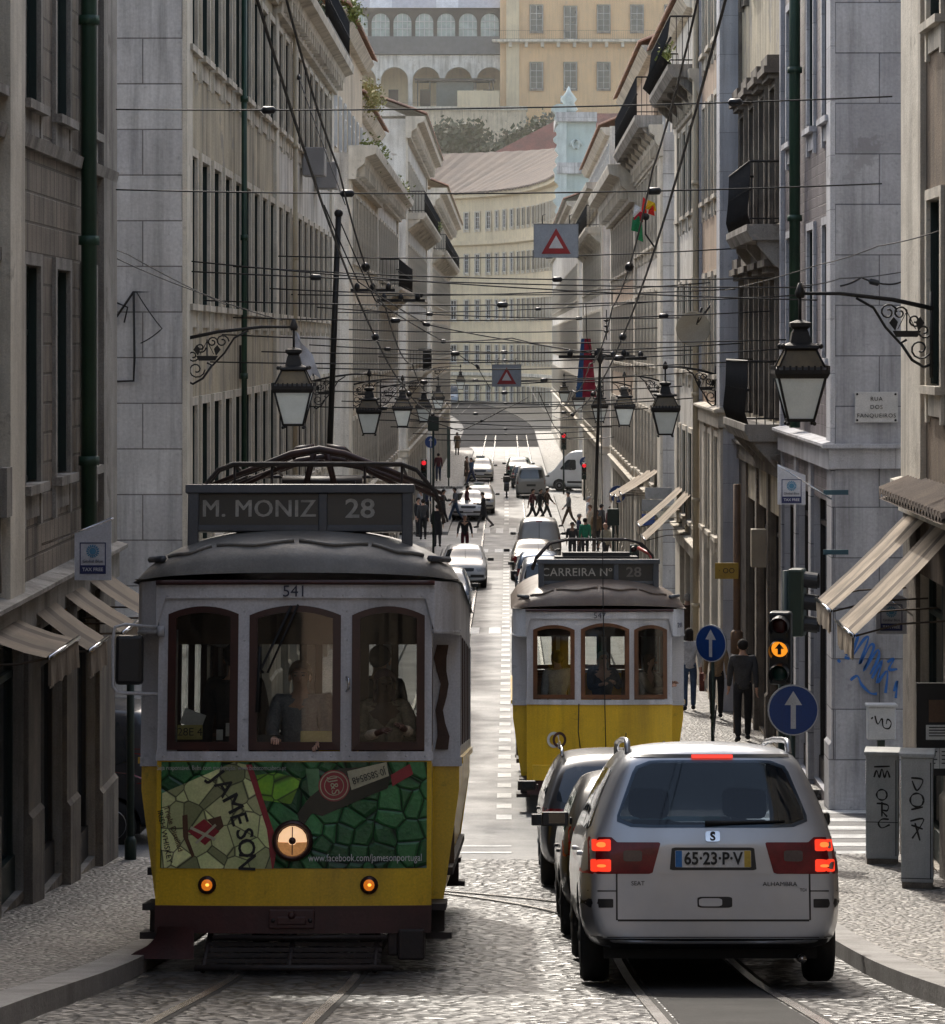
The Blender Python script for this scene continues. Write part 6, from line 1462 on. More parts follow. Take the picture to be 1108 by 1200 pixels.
def lantern(label,x,d,zc,side,size=1.06,wall=None,group='wrought iron wall lanterns along the street'):
    """four-sided street lantern hanging from a scrolled wall bracket; local origin at the wall"""
    wx=wall if wall is not None else (WL if side<0 else WR)
    root=empty('street_lantern',(wx,d,zc),label,'street lamp',group); dx=x-wx; s=size
    sq=lambda b,prof,mi=0: b.lathe([(r*math.sqrt(2)*s,z*s) for r,z in prof],4,(dx,0,0),mi,False,None,'z',math.pi/4)
    b=MB(); sq(b,[(.13,-.52),(.245,-.08)]); b.build('lamp_glass',lamp_gl,root)
    b=MB(); sq(b,[(.25,.0),(.15,.22)]); b.build('upper_glass',lamp_top,root)
    b=MB(); sq(b,[(.265,-.09),(.29,-.04),(.29,.0),(.25,.03)]); sq(b,[(.15,.2),(.19,.23),(.18,.26),(.11,.29),(.085,.4),(.07,.43),(.11,.46),(.11,.5),(.03,.53)]); sq(b,[(.145,-.55),(.15,-.52),(.1,-.51)])
    for a in range(4):
        w=a*math.pi/2+math.pi/4; c,sn=math.cos(w)*math.sqrt(2)*s,math.sin(w)*math.sqrt(2)*s
        b.tube([(dx+.137*c,.137*sn,-.53*s),(dx+.25*c,.25*sn,-.07*s)],.014*s,4); b.tube([(dx+.255*c,.255*sn,.0),(dx+.155*c,.155*sn,.22*s)],.014*s,4); b.ball((dx+.14*c,.14*sn,-.57*s),.022*s,6,5)
        b.ball((dx+.2*c,.2*sn,.25*s),.03*s,5,4)
    for k in range(9):
        for e in (-1,1): b.box(dx+(-.26+.065*k)*s-.012,dx+(-.26+.065*k)*s+.012,e*.285*s-.008,e*.285*s+.008,.0,.045*s); b.box(dx+e*.285*s-.008,dx+e*.285*s+.008,(-.26+.065*k)*s-.012,(-.26+.065*k)*s+.012,.0,.045*s)
    b.build('lantern_frame',iron,root)
    b=MB(); zt=.86; w0=0; q=lambda t:dx*(1-t)
    b.tube([(dx,0,.5*s),(dx,0,zt+.04)],.02,6); b.lathe([(.045,-.05),(.06,0),(.045,.05),(.02,.12)],8,(dx,0,zt))
    b.tube([(q(0),0,zt),(q(.3),0,zt-.0),(q(.7),0,zt-.07),(q(1),0,zt-.17)],[.02,.024,.028,.03],6)
    b.tube([(q(.42),0,zt-.05),(q(.55),0,zt-.16),(q(.64),0,zt-.38),(q(.75),0,zt-.56),(q(.8),0,zt-.52)],.016,5)
    b.tube([(q(.75),0,zt-.55),(q(.84),0,zt-.75),(q(.93),0,zt-.83),(q(1),0,zt-.78)],.018,5); b.tube([(q(.985),0,zt-.95),(q(.985),0,zt+.02)],.022,5)
    def scroll(cx,cz,r,a0,dirn=1,n=16): b.tube([(cx+r*(1-i/n*.8)*math.cos(a0+dirn*i*.55),0,cz+r*(1-i/n*.8)*math.sin(a0+dirn*i*.55)) for i in range(n)],.011,4)
    u=dx*.1
    for t,z,r in ((.66,zt-.21,.10),(.75,zt-.22,.08),(.9,zt-.62,.13),(.86,zt-.3,.08),(.93,zt-.42,.09)): scroll(q(t),z,r,0,1 if t<.8 else -1)
    # little ship with two birds, the city emblem, inside the bracket
    c=q(.80); z=zt-.42; b.prism([(c-.16,z),(c+.16,z),(c+.12,z-.07),(c-.12,z-.07)],-.012,.012,'y'); b.box(c-.008,c+.008,-.008,.008,z,z+.24)
    for e in (-1,1): b.prism([(c+e*.13,z),(c+e*.2,z+.09),(c+e*.15,z+.16),(c+e*.1,z+.1)],-.01,.01,'y'); b.tube([(c+e*.1,0,z+.02),(c,0,z+.22)],.006,3)
    b.build('bracket',iron,root); return root
lantern('biggest lantern, near the street name plaque at right, with ship emblem in its scrolled bracket',px(938,34.6),34.6,8.68,1)
lantern('second largest right-hand lantern, hanging left of the lower iron balcony',px(780,65),65,7.6,1,wall=4.42)
lantern('third right-hand lantern, above the tilted pale signs',px(733,88),88.6,7.15,1,wall=4.45)
lantern('fourth right-hand lantern, partly behind the trolley pole',px(703,110),110,6.7,1,wall=4.45)
lantern('small right-hand lantern just right of the hanging flag',px(683,133),140.5,6.4,1,wall=4.4)
lantern('tiny farthest lantern of the right row',px(668,150),165,6.3,1,wall=4.4)
lantern('nearest left lantern, above the front tram, beside the hanging white cloth',px(334,43),44.8,8.35,-1)
lantern('second left lantern, over the number 28 of the front tram sign',px(433,74),74,7.35,-1)
lantern('third left lantern, right of the second one',px(472,93),93,7.0,-1)
lantern('fourth left lantern in front of the dark signal back plate',px(497,113),113,6.6,-1)
lantern('fifth left lantern, high above the left kerb crowd',px(513,141),142.5,6.4,-1)
lantern('tiny farthest lantern of the left row near the distant van',px(540,190),190,6.6,-1)
# white cloth and banners
b=MB(); n=8; vs=[];fs=[]
for i in range(n+1):
    for j in range(5):
        t=i/n; u=j/4; wdt=.05+.40*t; vs.append((-3.22+.03*math.sin(11*t+u*9)+wdt*u*(1 if t<.75 else 1.6-.8*t)+.05*t,46.0+.07*math.sin(9*u+8*t)*t,9.15-.92*t*(1-.3*u)-.10*math.sin(u*7)*t))
for i in range(n):
    for j in range(4): fs.append((i*5+j,i*5+j+1,i*5+j+6,i*5+j+5))
tag(MB().add(vs,fs,0,True).build('hanging_cloth',banner_w),'crumpled white cloth hanging behind the nearest left lantern','cloth')
def cloth_sheet(name,x,d,z,w,h,m,label,cat,amp=.05,skew=0,seed=0):
    vs=[];fs=[];a,b_=6,12
    for i in range(b_+1):
        for j in range(a+1):
            t=i/b_; u=j/a; ww=w*(.45+.55*t); vs.append((x+(u-.5)*ww+skew*t,d+amp*math.sin(u*8+t*3+seed),z-h*t))
    for i in range(b_):
        for j in range(a): fs.append((i*(a+1)+j,i*(a+1)+j+1,(i+1)*(a+1)+j+1,(i+1)*(a+1)+j))
    fm=[0 if (k%a)>=2 else 1 for k in range(len(fs))]
    b=MB(); b.v=vs; b.f=fs; b.m=fm; b.s=[True]*len(fs); return tag(b.build(name,m),label,cat)
cloth_sheet('banner',px(687,110),110,9.1,.75,2.1,[cloth('banner_red',(.34,.02,.05)),cloth('banner_blue',(.03,.10,.25))],'red banner with blue edge hanging over the right side of the street','banner',seed=1)
def tax_banner(label,x,d,z,w,h,arm,side):
    root=empty('tax_free_sign',(x,d,z),label,'shop sign','white tax free signs on rods')
    b=MB(); b.add([(-w/2,-.01,-h/2),(w/2,-.01,-h/2),(w/2,-.01,h/2+.16*(1 if side<0 else .0)),(-w/2,-.01,h/2+.16*(0 if side<0 else 1)),(-w/2,.01,-h/2),(w/2,.01,-h/2),(w/2,.01,h/2+.16*(1 if side<0 else 0)),(-w/2,.01,h/2+.16*(0 if side<0 else 1))],[(0,1,2,3),(7,6,5,4),(0,4,5,1),(1,5,6,2),(2,6,7,3),(3,7,4,0)]); p=b.build('sign_panel',banner_w,root)
    b=MB(); a0,a1=arm; b.tube([a0,a1],.014,6); b.build('rod',chrome,root)
    k=w/.42
    def frame(x0,x1,z0,z1,t,m,off): 
        b=MB()
        for q in ((x0,x1,z0,z0+t),(x0,x1,z1-t,z1),(x0,x0+t,z0,z1),(x1-t,x1,z0,z1)): b.box(q[0],q[1],-off,-off+.002,q[2],q[3])
        return b.build('border',m,root)
    frame(-.15*k,.15*k,-.2*k,.16*k,.012*k,navy_m,.016)
    b=MB(); b.box(-.15*k,.15*k,-.018,-.014,-.2*k,-.1*k); b.build('dark_band',navy_m,root); lettering('TAX FREE',.055*k,banner_w,root,(0,-.021,-.15*k),bold=.001); lettering('Global Blue',.05*k,let_navy,root,(0,-.018,-.055*k))
    b=MB(); n=16
    for i in range(n):
        a=2*math.pi*i/n; c,s_=math.cos(a),math.sin(a); r0,r1=.045*k,.075*k
        b.quad((r0*c-.008*k*s_,-.018,.06*k+r0*s_+.008*k*c),(r1*c-.009*k*s_,-.018,.06*k+r1*s_+.009*k*c),(r1*c+.009*k*s_,-.018,.06*k+r1*s_-.009*k*c),(r0*c+.008*k*s_,-.018,.06*k+r0*s_-.008*k*c))
    b.add([(.04*k*math.cos(2*math.pi*i/n),-.019,.06*k+.04*k*math.sin(2*math.pi*i/n)) for i in range(n)],[tuple(range(n))]); b.build('sun_emblem',sky_m,root); return root
def rel(x,y,d,o): return tuple(at(x,y,d)-Vector(o))
o=at(109,652,31.0); tax_banner('tax free sign on the left, above the brown shop awnings',o.x,o.y,o.z,.37,.48,(rel(133,608,31.0,o),(WL-o.x,.0,.12)),-1)
o=at(928,574,44.0); tax_banner('tax free sign under the big right lantern, at the corner shop',o.x,o.y,o.z,.40,.42,(rel(912,545,44,o),rel(975,585,44,o)),1)
o=at(1045,722,36.0); tax_banner('tax free sign below the tilted awnings by the blue graffiti wall',o.x,o.y,o.z,.36,.42,(rel(1025,690,36,o),rel(1090,735,36,o)),1)
# awnings: sloped striped canvas with a hanging valance
def awning(label,side,X,d0,d1,zw,zo,proj,valance,group,slats=True,m=None):
    root=empty('awning',(X,(d0+d1)/2,zw),label,'awning',group); y0,y1=d0-(d0+d1)/2,d1-(d0+d1)/2; xo=-side*proj; dz=zo-zw
    n=max(4,int((d1-d0)/.22)); vs=[];fs=[];mi=[]
    for i in range(n+1):
        y=y0+(y1-y0)*i/n
        for t in (0,.33,.66,1): vs.append((xo*t,y,dz*t-.03*math.sin(math.pi*t)))
    for i in range(n):
        for j in range(3): fs.append((i*4+j,i*4+j+1,i*4+j+5,i*4+j+4)); mi.append(1 if i%4==2 else 0)
    b=MB(); b.v=vs;b.f=fs;b.m=mi;b.s=[False]*len(fs); cs=m or [canvas,canvas2]; b.build('canopy',cs,root)
    b=MB(); vs=[];fs=[]
    for i in range(n*2+1):
        y=y0+(y1-y0)*i/(n*2); vs += [(xo,y,dz),(xo-side*.015*math.sin(i*1.3),y,dz-valance*(1-.05*(i%2)))]
    for i in range(n*2): fs.append((2*i,2*i+2,2*i+3,2*i+1))
    b.add(vs,fs); b.box(xo-.012,xo+.012,y0,y0+.004,dz-valance*.9,dz-.01); b.build('valance',cs[0],root)
    b=MB(); b.tube([(xo,y0-.03,dz+.01),(xo,y1+.03,dz+.01)],.022,6); b.build('front_bar',chrome,root)
    for y in (y0+.03,y1-.03): b=MB(); b.tube([(0,y,dz*.75-.12),(xo*.55,y,dz*.8-.1),(xo*.97,y,dz)],.011,5); b.build('arm',canvas2,root)
    return root
G='brown striped awnings over the left shop fronts'
for d0,d1,zo,pj,l in ((27.1,28.9,6.2,.66,'nearest left awning at the edge of the picture'),(30.0,31.3,5.97,.62,'second left awning, in front of the tax free sign'),(31.95,33.2,5.96,.70,'third left awning, below the tax free sign'),(33.85,35.3,5.95,.72,'last left awning, half behind the front tram')):
    awning(l,-1,WL,d0,d1,6.43,zo,pj,.27,G)
G='faded awnings beside the tilted corner of the right shops'
awning('long pale striped awning at far right, the upper one of the pair',1,WR,35.0,36.6,7.0,5.92,1.12,.26,G,m=[canvas_l,canvas2]); awning('long pale striped awning at far right, the lower one of the pair',1,WR,32.7,34.3,7.0,5.86,1.12,.26,G,m=[canvas_l,canvas2])
G='small pale awnings on the right side beyond the yellow tram'
for i,(d0,d1,zw,zo,l) in enumerate(((74,76.2,5.3,4.2,'lower pale awning right behind the far tram roof'),(77,79,5.3,4.35,'second pale awning right behind the far tram roof'),(90,92,5.2,4.5,'small pale awning high beside the grey street signs'),(94.5,96.5,5.0,4.2,'small pale awning beyond the grey street signs'),(99,101,4.7,4.0,'tiny pale awning over the right pavement crowd'))):
    awning(l,1,4.42 if d0<88 else 4.45,d0,d1,zw,zo,1.1,.22,G,m=[canvas_l,canvas_l])
# street name plaque
o=at(1027,477,45.0); o.y=44.97; root=empty('street_name_plaque',o,'white stone street name plaque on the bluish corner house','sign'); b=MB(); b.box(-.315,.315,-.03,.0,-.225,.225); b.build('slab',mat('plaque_stone',(.55,.54,.53),(.46,.45,.44),ns=5,rough=.6),root,bevel=.008)
for t,z in (('RUA',.12),('DOS',0),('FANQUEIROS',-.125)): lettering(t,.085,let_black,root,(0,-.034,z),space=1.15)
for x in (-.28,.28):
    for z in (-.19,.19): b=MB(); b.ball((x,-.03,z),.018,8,5); b.build('bolt',iron,root)
# graffiti on the wall: strokes of paint as thin raised ribbons
def strokes(label,o,lines,w,m,sx=1,name='graffiti'):
    root=empty(name,o,label,'graffiti'); 
    for ln in lines:
        pts=[]
        P=[Vector((x*sx,0,z)) for x,z in ln]
        for i in range(len(P)-1):
            p0=P[max(i-1,0)];p1=P[i];p2=P[i+1];p3=P[min(i+2,len(P)-1)]
            for k in range(5):
                t=k/5; pts.append(.5*((2*p1)+(p2-p0)*t+(2*p0-5*p1+4*p2-p3)*t*t+(3*p1-p0-3*p2+p3)*t**3))
        pts.append(P[-1]); b=MB(); vs=[];fs=[]
        for i,p in enumerate(pts):
            t=(pts[min(i+1,len(pts)-1)]-pts[max(i-1,0)]); t=t.normalized() if t.length>1e-6 else Vector((1,0,0)); nn=Vector((-t.z,0,t.x))*w*(.75+.25*math.sin(i*.7)); vs+=[tuple(p+nn),tuple(p-nn)]
        for i in range(len(pts)-1): fs.append((2*i,2*i+1,2*i+3,2*i+2))
        b.add(vs,fs); b.build('paint_stroke',m,root)
    return root
g=lambda pts:[((x-1015)/80,(775-y)/80) for x,y in pts]
o=at(1015,775,45); o.y=44.99-.012
strokes('blue spray painted scrawl on the bluish corner wall',o,[g(p) for p in ([(992,768),(1000,748),(1006,745),(998,770),(1012,750),(1018,748),(1008,778),(1020,756),(1024,760),(1012,786),(1028,762),(1030,770),(1020,790)],[(990,770),(996,772)],[(997,797),(1005,792),(1010,802),(1020,812),(1028,813)],[(1022,795),(1034,774),(1028,800),(1040,786),(1038,812)],[(1040,776),(1048,772),(1042,784),(1052,784)],[(985,776),(982,773)],[(1048,810),(1052,798),(1050,818)])],.022,graf_blue)
# wall letter box on a post
o=at(1033,846,43.6); root=empty('post_box',(o.x,o.y,gz(43.6)),'white metal box with black scrawl on a grey post by the graffiti wall','box'); z=o.z-gz(43.6)
b=MB(); b.box(-.2,.2,-.1,.1,z-.25,z+.22); b.build('box',mat('white_box_paint',(.5,.51,.53),(.4,.41,.42),ns=3,rough=.5),root,bevel=.02); b=MB(); b.box(-.22,.22,-.12,.12,z+.22,z+.26); b.build('lid',MATS['white_box_paint'],root,bevel=.01); b=MB(); b.box(-.05,.05,-.05,.05,-.1,z-.25); b.build('post',sig_green,root)
s_=strokes('x',(0,0,0),[[(-.1,.1),(-.06,-.02),(0,.06),(.02,-.06),(.1,-.08),(.13,0),(.08,.05),(.06,-.02)],[(-.13,.08),(-.15,.05)]],.012,graf_black)
for c in list(s_.children): c.parent=root; c.location=(0,-.106,z)
bpy.data.objects.remove(s_)
# utility cabinets
def cabinet(label,x0,x1,d,h,split,lines):
    cx=(x0+x1)/2; w=x1-x0; zb=gz(d)+.125; root=empty('utility_cabinet',(cx,d,zb),label,'utility cabinet','grey utility cabinets on the right pavement',(0,0,R(-9)))
    b=MB(); b.box(-w/2,w/2,0,.42,.06,h); b.build('body',cab_grey,root,bevel=.012); b=MB(); b.box(-w/2-.02,w/2+.02,-.025,.445,h,h+.045); b.build('lid',cab_grey,root,bevel=.01)
    b=MB(); b.box(-w/2+.01,w/2-.01,.01,.4,-.2,.06); b.build('plinth',st_dark,root); b=MB(); b.box(-w/2+.0,w/2,-.004,.0,split,split+.008); b.box(w/2-.03,w/2-.02,-.004,0,.1,h-.05); b.build('door_gap',black_r,root)
    b=MB()
    for k in range(9): b.box(-w/2-.006,-w/2+.002,.05,.37,h-.08-.03*k-.012,h-.08-.03*k)
    b.build('vent',frame_white,root)
    s_=strokes('x',(0,0,0),lines,.011,graf_black)
    for c in list(s_.children): c.parent=root; c.location=(0,-.006,0)
    bpy.data.objects.remove(s_)
O=lambda cx,cz,r:[(cx+r*math.cos(a),cz+r*math.sin(a)) for a in [i*math.pi/4 for i in range(9)]]
cabinet('grey cabinet with black letters ORC, the farther of the two',4.12,4.49,35.3,1.25,.48,[O(0,.80,.06),[(-.06,.70),(.02,.70)],[(0,.72),(0,.55)],[(0,.70),(.07,.68),(.06,.62),(0,.62),(.06,.55)],[(.08,.52),(0,.52),(-.04,.47),(0,.42),(.09,.46)],[(-.09,1.0),(-.06,1.08),(-.03,1.0),(0,1.1),(.03,1.0),(.06,1.08),(.09,1.0)],[(-.09,1.12),(.09,1.13)]])
cabinet('taller grey cabinet with black letters running down it, nearest the shop at right',4.09,4.42,31.9,1.36,.1,[[(-.06,1.15),(.06,1.13),(.0,1.02),(-.05,1.12)],O(0,.92,.07),[(-.06,.82),(.06,.85)],[(-.07,.70),(.07,.72),(-.05,.52)],[(-.02,.68),(.03,.50)],[(-.06,.66),(.06,.62)]])
# round blue arrow signs on posts
def arrow_sign(label,x,d,zc,r,yaw,post=True,base=.125,group='round blue one-way arrow signs'):
    root=empty('arrow_sign',(x,d,gz(d)+base),label,'traffic sign',group,(0,0,yaw)); z=zc-gz(d)-base; n=32
    c=lambda rr,y:[(rr*math.cos(2*math.pi*i/n),y,z+rr*math.sin(2*math.pi*i/n)) for i in range(n)]
    b=MB(); b.lathe([(r,-.012),(r,.012)],n,(0,0,z),axis='y'); b.build('sign_back',sign_back,root)
    b=MB(); b.add(c(r*.99,-.015),[tuple(range(n))]); b.build('rim',sign_white,root); b=MB(); b.add(c(r*.94,-.018),[tuple(range(n))]); b.build('blue_disc',sign_blue,root)
    b=MB(); k=r; b.add([(-.1*k,-.021,z-.72*k),(.1*k,-.021,z-.72*k),(.1*k,-.021,z+.2*k),(.34*k,-.021,z+.2*k),(0,-.021,z+.75*k),(-.34*k,-.021,z+.2*k),(-.1*k,-.021,z+.2*k)],[tuple(range(7))]); b.build('white_arrow',sign_white,root)
    if post: b=MB(); b.tube([(0,.04,-.1),(0,.04,z+r*.8)],.03,8); b.build('post',sig_green,root)
    return root
arrow_sign('largest round blue arrow sign, in front of the amber signal',px(929,36),35.9,at(929,831,36).z,.30,0)
arrow_sign('turned round blue arrow sign on a thin post between tram and walkers',px(834,49),49,at(834,754,49).z,.30,R(-38))
arrow_sign('small round blue arrow sign over the right pavement crowd',px(724,115),115,at(724,579,115).z,.33,0)
arrow_sign('distant grey blue arrow sign beside the white delivery van',px(684,175),172,at(684,539,175).z,.3,0)
arrow_sign('small round blue arrow sign high on the left pavement',px(505,150),150,at(505,518,150).z,.3,0)
# traffic signals
def signal(label,x,d,zc,lit,yaw=0,base=.125,k=1.0,arrow=False):
    root=empty('traffic_light',(x,d,gz(d)+base),label,'traffic light','traffic lights along the street',(0,0,yaw)); z=zc-gz(d)-base
    b=MB(); b.box(-.13*k,.13*k,.0,.2*k,z-.43*k,z+.43*k); b.build('housing',sig_green if not arrow else blackp,root,bevel=.03); b=MB(); b.tube([(0,.24,-.1),(0,.24,z+.4*k)],.05,8); b.build('post',sig_green,root)
    for i,cname in enumerate(('red','amber','green')):
        zz=z+(.28-.28*i)*k; on=(cname==lit)
        b=MB(); n=14
        for j in range(n):
            a0,a1=math.pi*(-.25+1.5*j/n),math.pi*(-.25+1.5*(j+1)/n); r=.115*k
            b.quad((r*math.cos(a0),0,zz+r*math.sin(a0)),(r*math.cos(a1),0,zz+r*math.sin(a1)),(r*math.cos(a1),-.17*k,zz+r*math.sin(a1)-.02),(r*math.cos(a0),-.17*k,zz+r*math.sin(a0)-.02))
        b.build('visor',blackp,root)
        cc=dict(red=(.8,.02,.03),amber=(.9,.3,.02),green=(.02,.7,.5))[cname]; nm='lens_%s_%s'%(cname,'lit' if on else 'unlit')
        if nm not in MATS: mat(nm,cc if on else tuple(v*.06+.01 for v in cc),rough=.3,fine=0,emit=cc if on else None,estr=(1.1 if cname!='green' else .7))
        b=MB(); b.lathe([(.1*k,-.01),(.08*k,-.03),(.02,-.04)],16,(0,0,zz),axis='y'); ln=b.build('lens',MATS[nm],root)
        if on and arrow:
            b=MB(); q=.085*k; b.add([(-.25*q,-.046,zz-.8*q),(.25*q,-.046,zz-.8*q),(.25*q,-.046,zz),(.65*q,-.046,zz),(0,-.046,zz+.8*q),(-.65*q,-.046,zz),(-.25*q,-.046,zz)],[tuple(range(7))]); b.build('arrow_mask',blackp,ln)
    return root
signal('nearest traffic light at right with lit amber arrow',px(917,36),36.3,at(917,760,36.3).z,'amber',R(-12),.125,1.0,True)
signal('dark green traffic light head seen edge-on behind the amber one',px(944,39),39.0,at(945,706,39).z,None,R(75),0.0)
signal('green lit traffic light behind the far tram roof',px(737,92),88.4,at(737,650,90).z+.05,'green',0,.125,.8)
signal('distant red traffic light above the white delivery van',px(661,178),178,at(661,517,178).z,'red',0,.125,1.15)
signal('second distant red traffic light under the grey blue arrow sign',px(685,171),171,at(685,552,171).z,'red',0,.125,1.1)
signal('red traffic light on the left pavement',px(497,145),145,at(497,550,145).z,'red',0,.125,1.1)
for label,x,y0,y1,d in (('grey green signal back plate among the right crowd',719,596,616,112),('dark signal pole on the left pavement by the crossing',526,500,560,188),('dark green signal back plate below the fourth left lantern',508,487,505,120)):
    a=at(x,y0,d); c=at(x,y1,d); root=empty('signal_board',(a.x,d,gz(d)+.1),label,'traffic light'); b=MB(); b.box(-.22 if d!=188 else -.1,.22 if d!=188 else .1,-.06,.06,c.z-gz(d)-.1,a.z-gz(d)-.1); b.build('housing',sig_green,root,bevel=.04); b=MB(); b.tube([(0,.1,-.1),(0,.1,a.z-gz(d)-.2)],.05,6); b.build('post',sig_green,root)
# hanging triangle boards
def hang_sign(label,x,y,d,w,h):
    o=at(x,y,d); root=empty('hanging_sign',o,label,'warning sign','white boards with red triangle on span wires'); b=MB(); b.box(-w/2,w/2,-.012,.012,-h/2,h/2); b.build('board',mat('grey_board',(.30,.33,.38),(.24,.27,.31),ns=4,rough=.5) if 'grey_board' not in MATS else MATS['grey_board'],root)
    b=MB()
    for q in ((-w/2,w/2,h/2-.012,h/2),(-w/2,w/2,-h/2,-h/2+.012),(-w/2,-w/2+.012,-h/2,h/2),(w/2-.012,w/2,-h/2,h/2)): b.box(q[0],q[1],-.016,-.013,q[2],q[3])
    b.build('rim',sign_back,root)
    t=h*.43; tri=lambda k,y_:[(0,y_,t*k-h*.06),(-t*1.0*k,y_,-t*.75*k-h*.06),(t*1.0*k,y_,-t*.75*k-h*.06)]
    b=MB(); b.add(tri(1,-.019)+tri(.5,-.019),[(0,1,4,3),(1,2,5,4),(2,0,3,5)]); b.build('red_triangle',sign_red,root); b=MB(); b.add(tri(.5,-.018),[(0,1,2)]); b.build('triangle_centre',sign_white,root)
    b=MB()
    for s in (-1,1): b.tube([(s*w*.3,0,h/2),(s*w*.3,0,h/2+.12),(s*w*.3+.04,0,h/2+.14)],.008,4)
    b.build('hook',iron,root); return o
hang_sign('nearer grey white board with red triangle hanging over the street, upper one',652,282,45,.66,.50); hang_sign('farther grey white board with red triangle, lower and smaller one',594,440,67,.64,.49)
# toy flags on a wire
o=at(757,252,40); root=empty('flag_cluster',o,'small bundle of coloured national pennants hanging on the right tram wire','flags')
for x0,z0,x1,z1,m in ((-.06,.02,.02,.2,(.7,.02,.02)),(.0,.08,.14,.16,(.8,.55,.02)),(-.17,-.02,-.04,.1,(.7,.7,.7)),(-.16,-.06,-.03,.04,(.45,.02,.05)),(-.19,-.2,-.06,-.02,(.02,.25,.1)),(-.14,-.12,-.09,-.05,(.8,.6,.05)),(-.11,-.32,-.03,-.12,(.03,.3,.12)),(.03,.02,.12,.12,(.72,.03,.02))):
    b=MB(); b.add([(x0,-.01,z0),(x1,.02,z0-.03),(x1-.02,-.03,z1),(x0+.03,.02,z1+.04)],[(0,1,2,3)]); b.build('pennant',cloth('flag_%d'%int(m[0]*1000+m[1]*100),m),root)
b=MB(); b.tube([(.0,0,-.05),(0,0,-.25),(.12,0,-.42)],.012,5); b.ball((0,0,-.02),.05,8,6); b.build('holder',iron,root)
# brown post with yellow shop sign, street sign boards
root=empty('post',(px(864,58),58,gz(58)+.125),'rust brown pipe post with a yellow shop sign on the right pavement','post'); b=MB(); b.tube([(0,0,-.1),(0,0,4.7)],.07,8); b.lathe([(.12,0),(.12,.4),(.07,.45)],8,(0,0,1.5)); b.build('pipe',wood_p,root)
o=at(852,669,57.8); b=MB(); b.box(-.22,.22,-.02,.02,-.15,.15); p=b.build('yellow_sign',mat('yellow_sign',(.40,.26,.03),(.28,.18,.03),ns=4,rough=.5),root,Vector((o.x-px(864,58),-.2,o.z-gz(58)-.125))); lettering('LEGO' if False else '\u00b7 OO',.14,iron,p,(0,-.024,0))
o=at(862,640,57); b=MB(); b.box(-.14,.14,-.15,.15,-.35,.35); tag(b.build('meter_cupboard',mat('beige_cupboard',(.36,.31,.24),(.27,.23,.18),rough=.6),None,(4.62,56.5,o.z),bevel=.015),'beige meter cupboard high on the wall above the yellow shop sign','cupboard')
for t,x,y,d,m,w,l in (('Retroza',772,578,86,sign_back,.75,'upper grey direction board by the small lantern on the right'),('Prata',765,592,86,sign_back,.6,'lower grey direction board by the small lantern on the right'),('P',760,609,86,sign_blue,.36,'small blue board beneath the grey direction boards')):
    o=at(x,y,d); b=MB(); b.box(-w/2,w/2,-.02,.02,-.16,.16); p=tag(b.build('direction_sign',m,None,o),l,'sign')
    if m is sign_back: 
        pass
for x,y,d,w,h,l in ((980,577,44.4,.36,.07,'upper dark blue blade sign on the bluish corner'),(980,647,44.4,.36,.07,'lower dark blue blade sign on the bluish corner')):
    o=at(x,y,d); b=MB(); b.box(-w/2,w/2,-.02,.02,-h/2,h/2); tag(b.build('blade_sign',mat('petrol_blue',(.02,.07,.10),rough=.5) if 'petrol_blue' not in MATS else MATS['petrol_blue'],None,o),l,'sign')
# satellite dish and camera arm on the right, boxes on the left wall, wall cable
o=at(815,385,66.5); root=empty('satellite_dish',(4.3,66.5,o.z),'pale satellite dish with crooked arm on the pink house','satellite dish'); b=MB(); b.lathe([(.02,.1),(.2,.06),(.36,0),(.38,.0),(.2,.08)],18,(-.28,-.1,0),axis='y'); b.build('dish',mat('dish_beige',(.42,.38,.3),rough=.6),root); b=MB(); b.tube([(.1,0,0),(-.2,0,.1),(-.1,-.1,.45)],.03,6); b.tube([(-.2,0,.1),(.15,-.2,.6)],.025,6); b.build('arm',iron,root)
for y,x,l in ((190,352,'nearer grey box high on the left wall'),(206,370,'farther grey box high on the left wall')):
    o=at(x,y,70 if x<360 else 75); b=MB(); b.box(-.25,.25,-.4,.4,-.32,.32); tag(b.build('wall_box',mat('grey_box_paint',(.32,.31,.31),(.25,.24,.24),rough=.6) if 'grey_box_paint' not in MATS else MATS['grey_box_paint'],None,(WL+.3,o.y,o.z),bevel=.02),l,'wall box')
o=at(273,424,54); b=MB(); b.box(-.22,.22,-.2,.2,-.3,.3); tag(b.build('loudspeaker',blackp,None,(o.x,54,o.z),bevel=.03),'black box hanging beside the nearest left lantern','loudspeaker')
b=MB(); P=lambda x,y:tuple(at(x,y,44.4)+Vector((0,-.04,0))); b.tube([P(131,380),P(157,342),P(178,342),P(157,342),P(158,420),P(157,446),P(131,447)],.018,5); b.tube([P(131,352),P(150,360),P(146,378)],.012,4); tag(b.build('wall_cable',iron),'black cable loop on the white stone corner wall at left','cable')
b=MB(); p=at(397,250,62); q=at(386,540,62); b.tube([tuple(q),tuple(p)],.06,8); b.ball(tuple(p),.09,8,6); tag(b.build('leaning_pole',iron),'slightly leaning dark pole rising behind the front tram','pole')
b=MB(); o=at(153,1029,36); b.tube([(o.x,36,gz(36)),(o.x,36,gz(36)+2.9)],.045,8); b.lathe([(.07,0),(.07,.25),(.045,.3)],8,(o.x,36,gz(36)+.1)); tag(b.build('sign_post',sig_green),'dark green metal post on the left kerb behind the front tram','post')
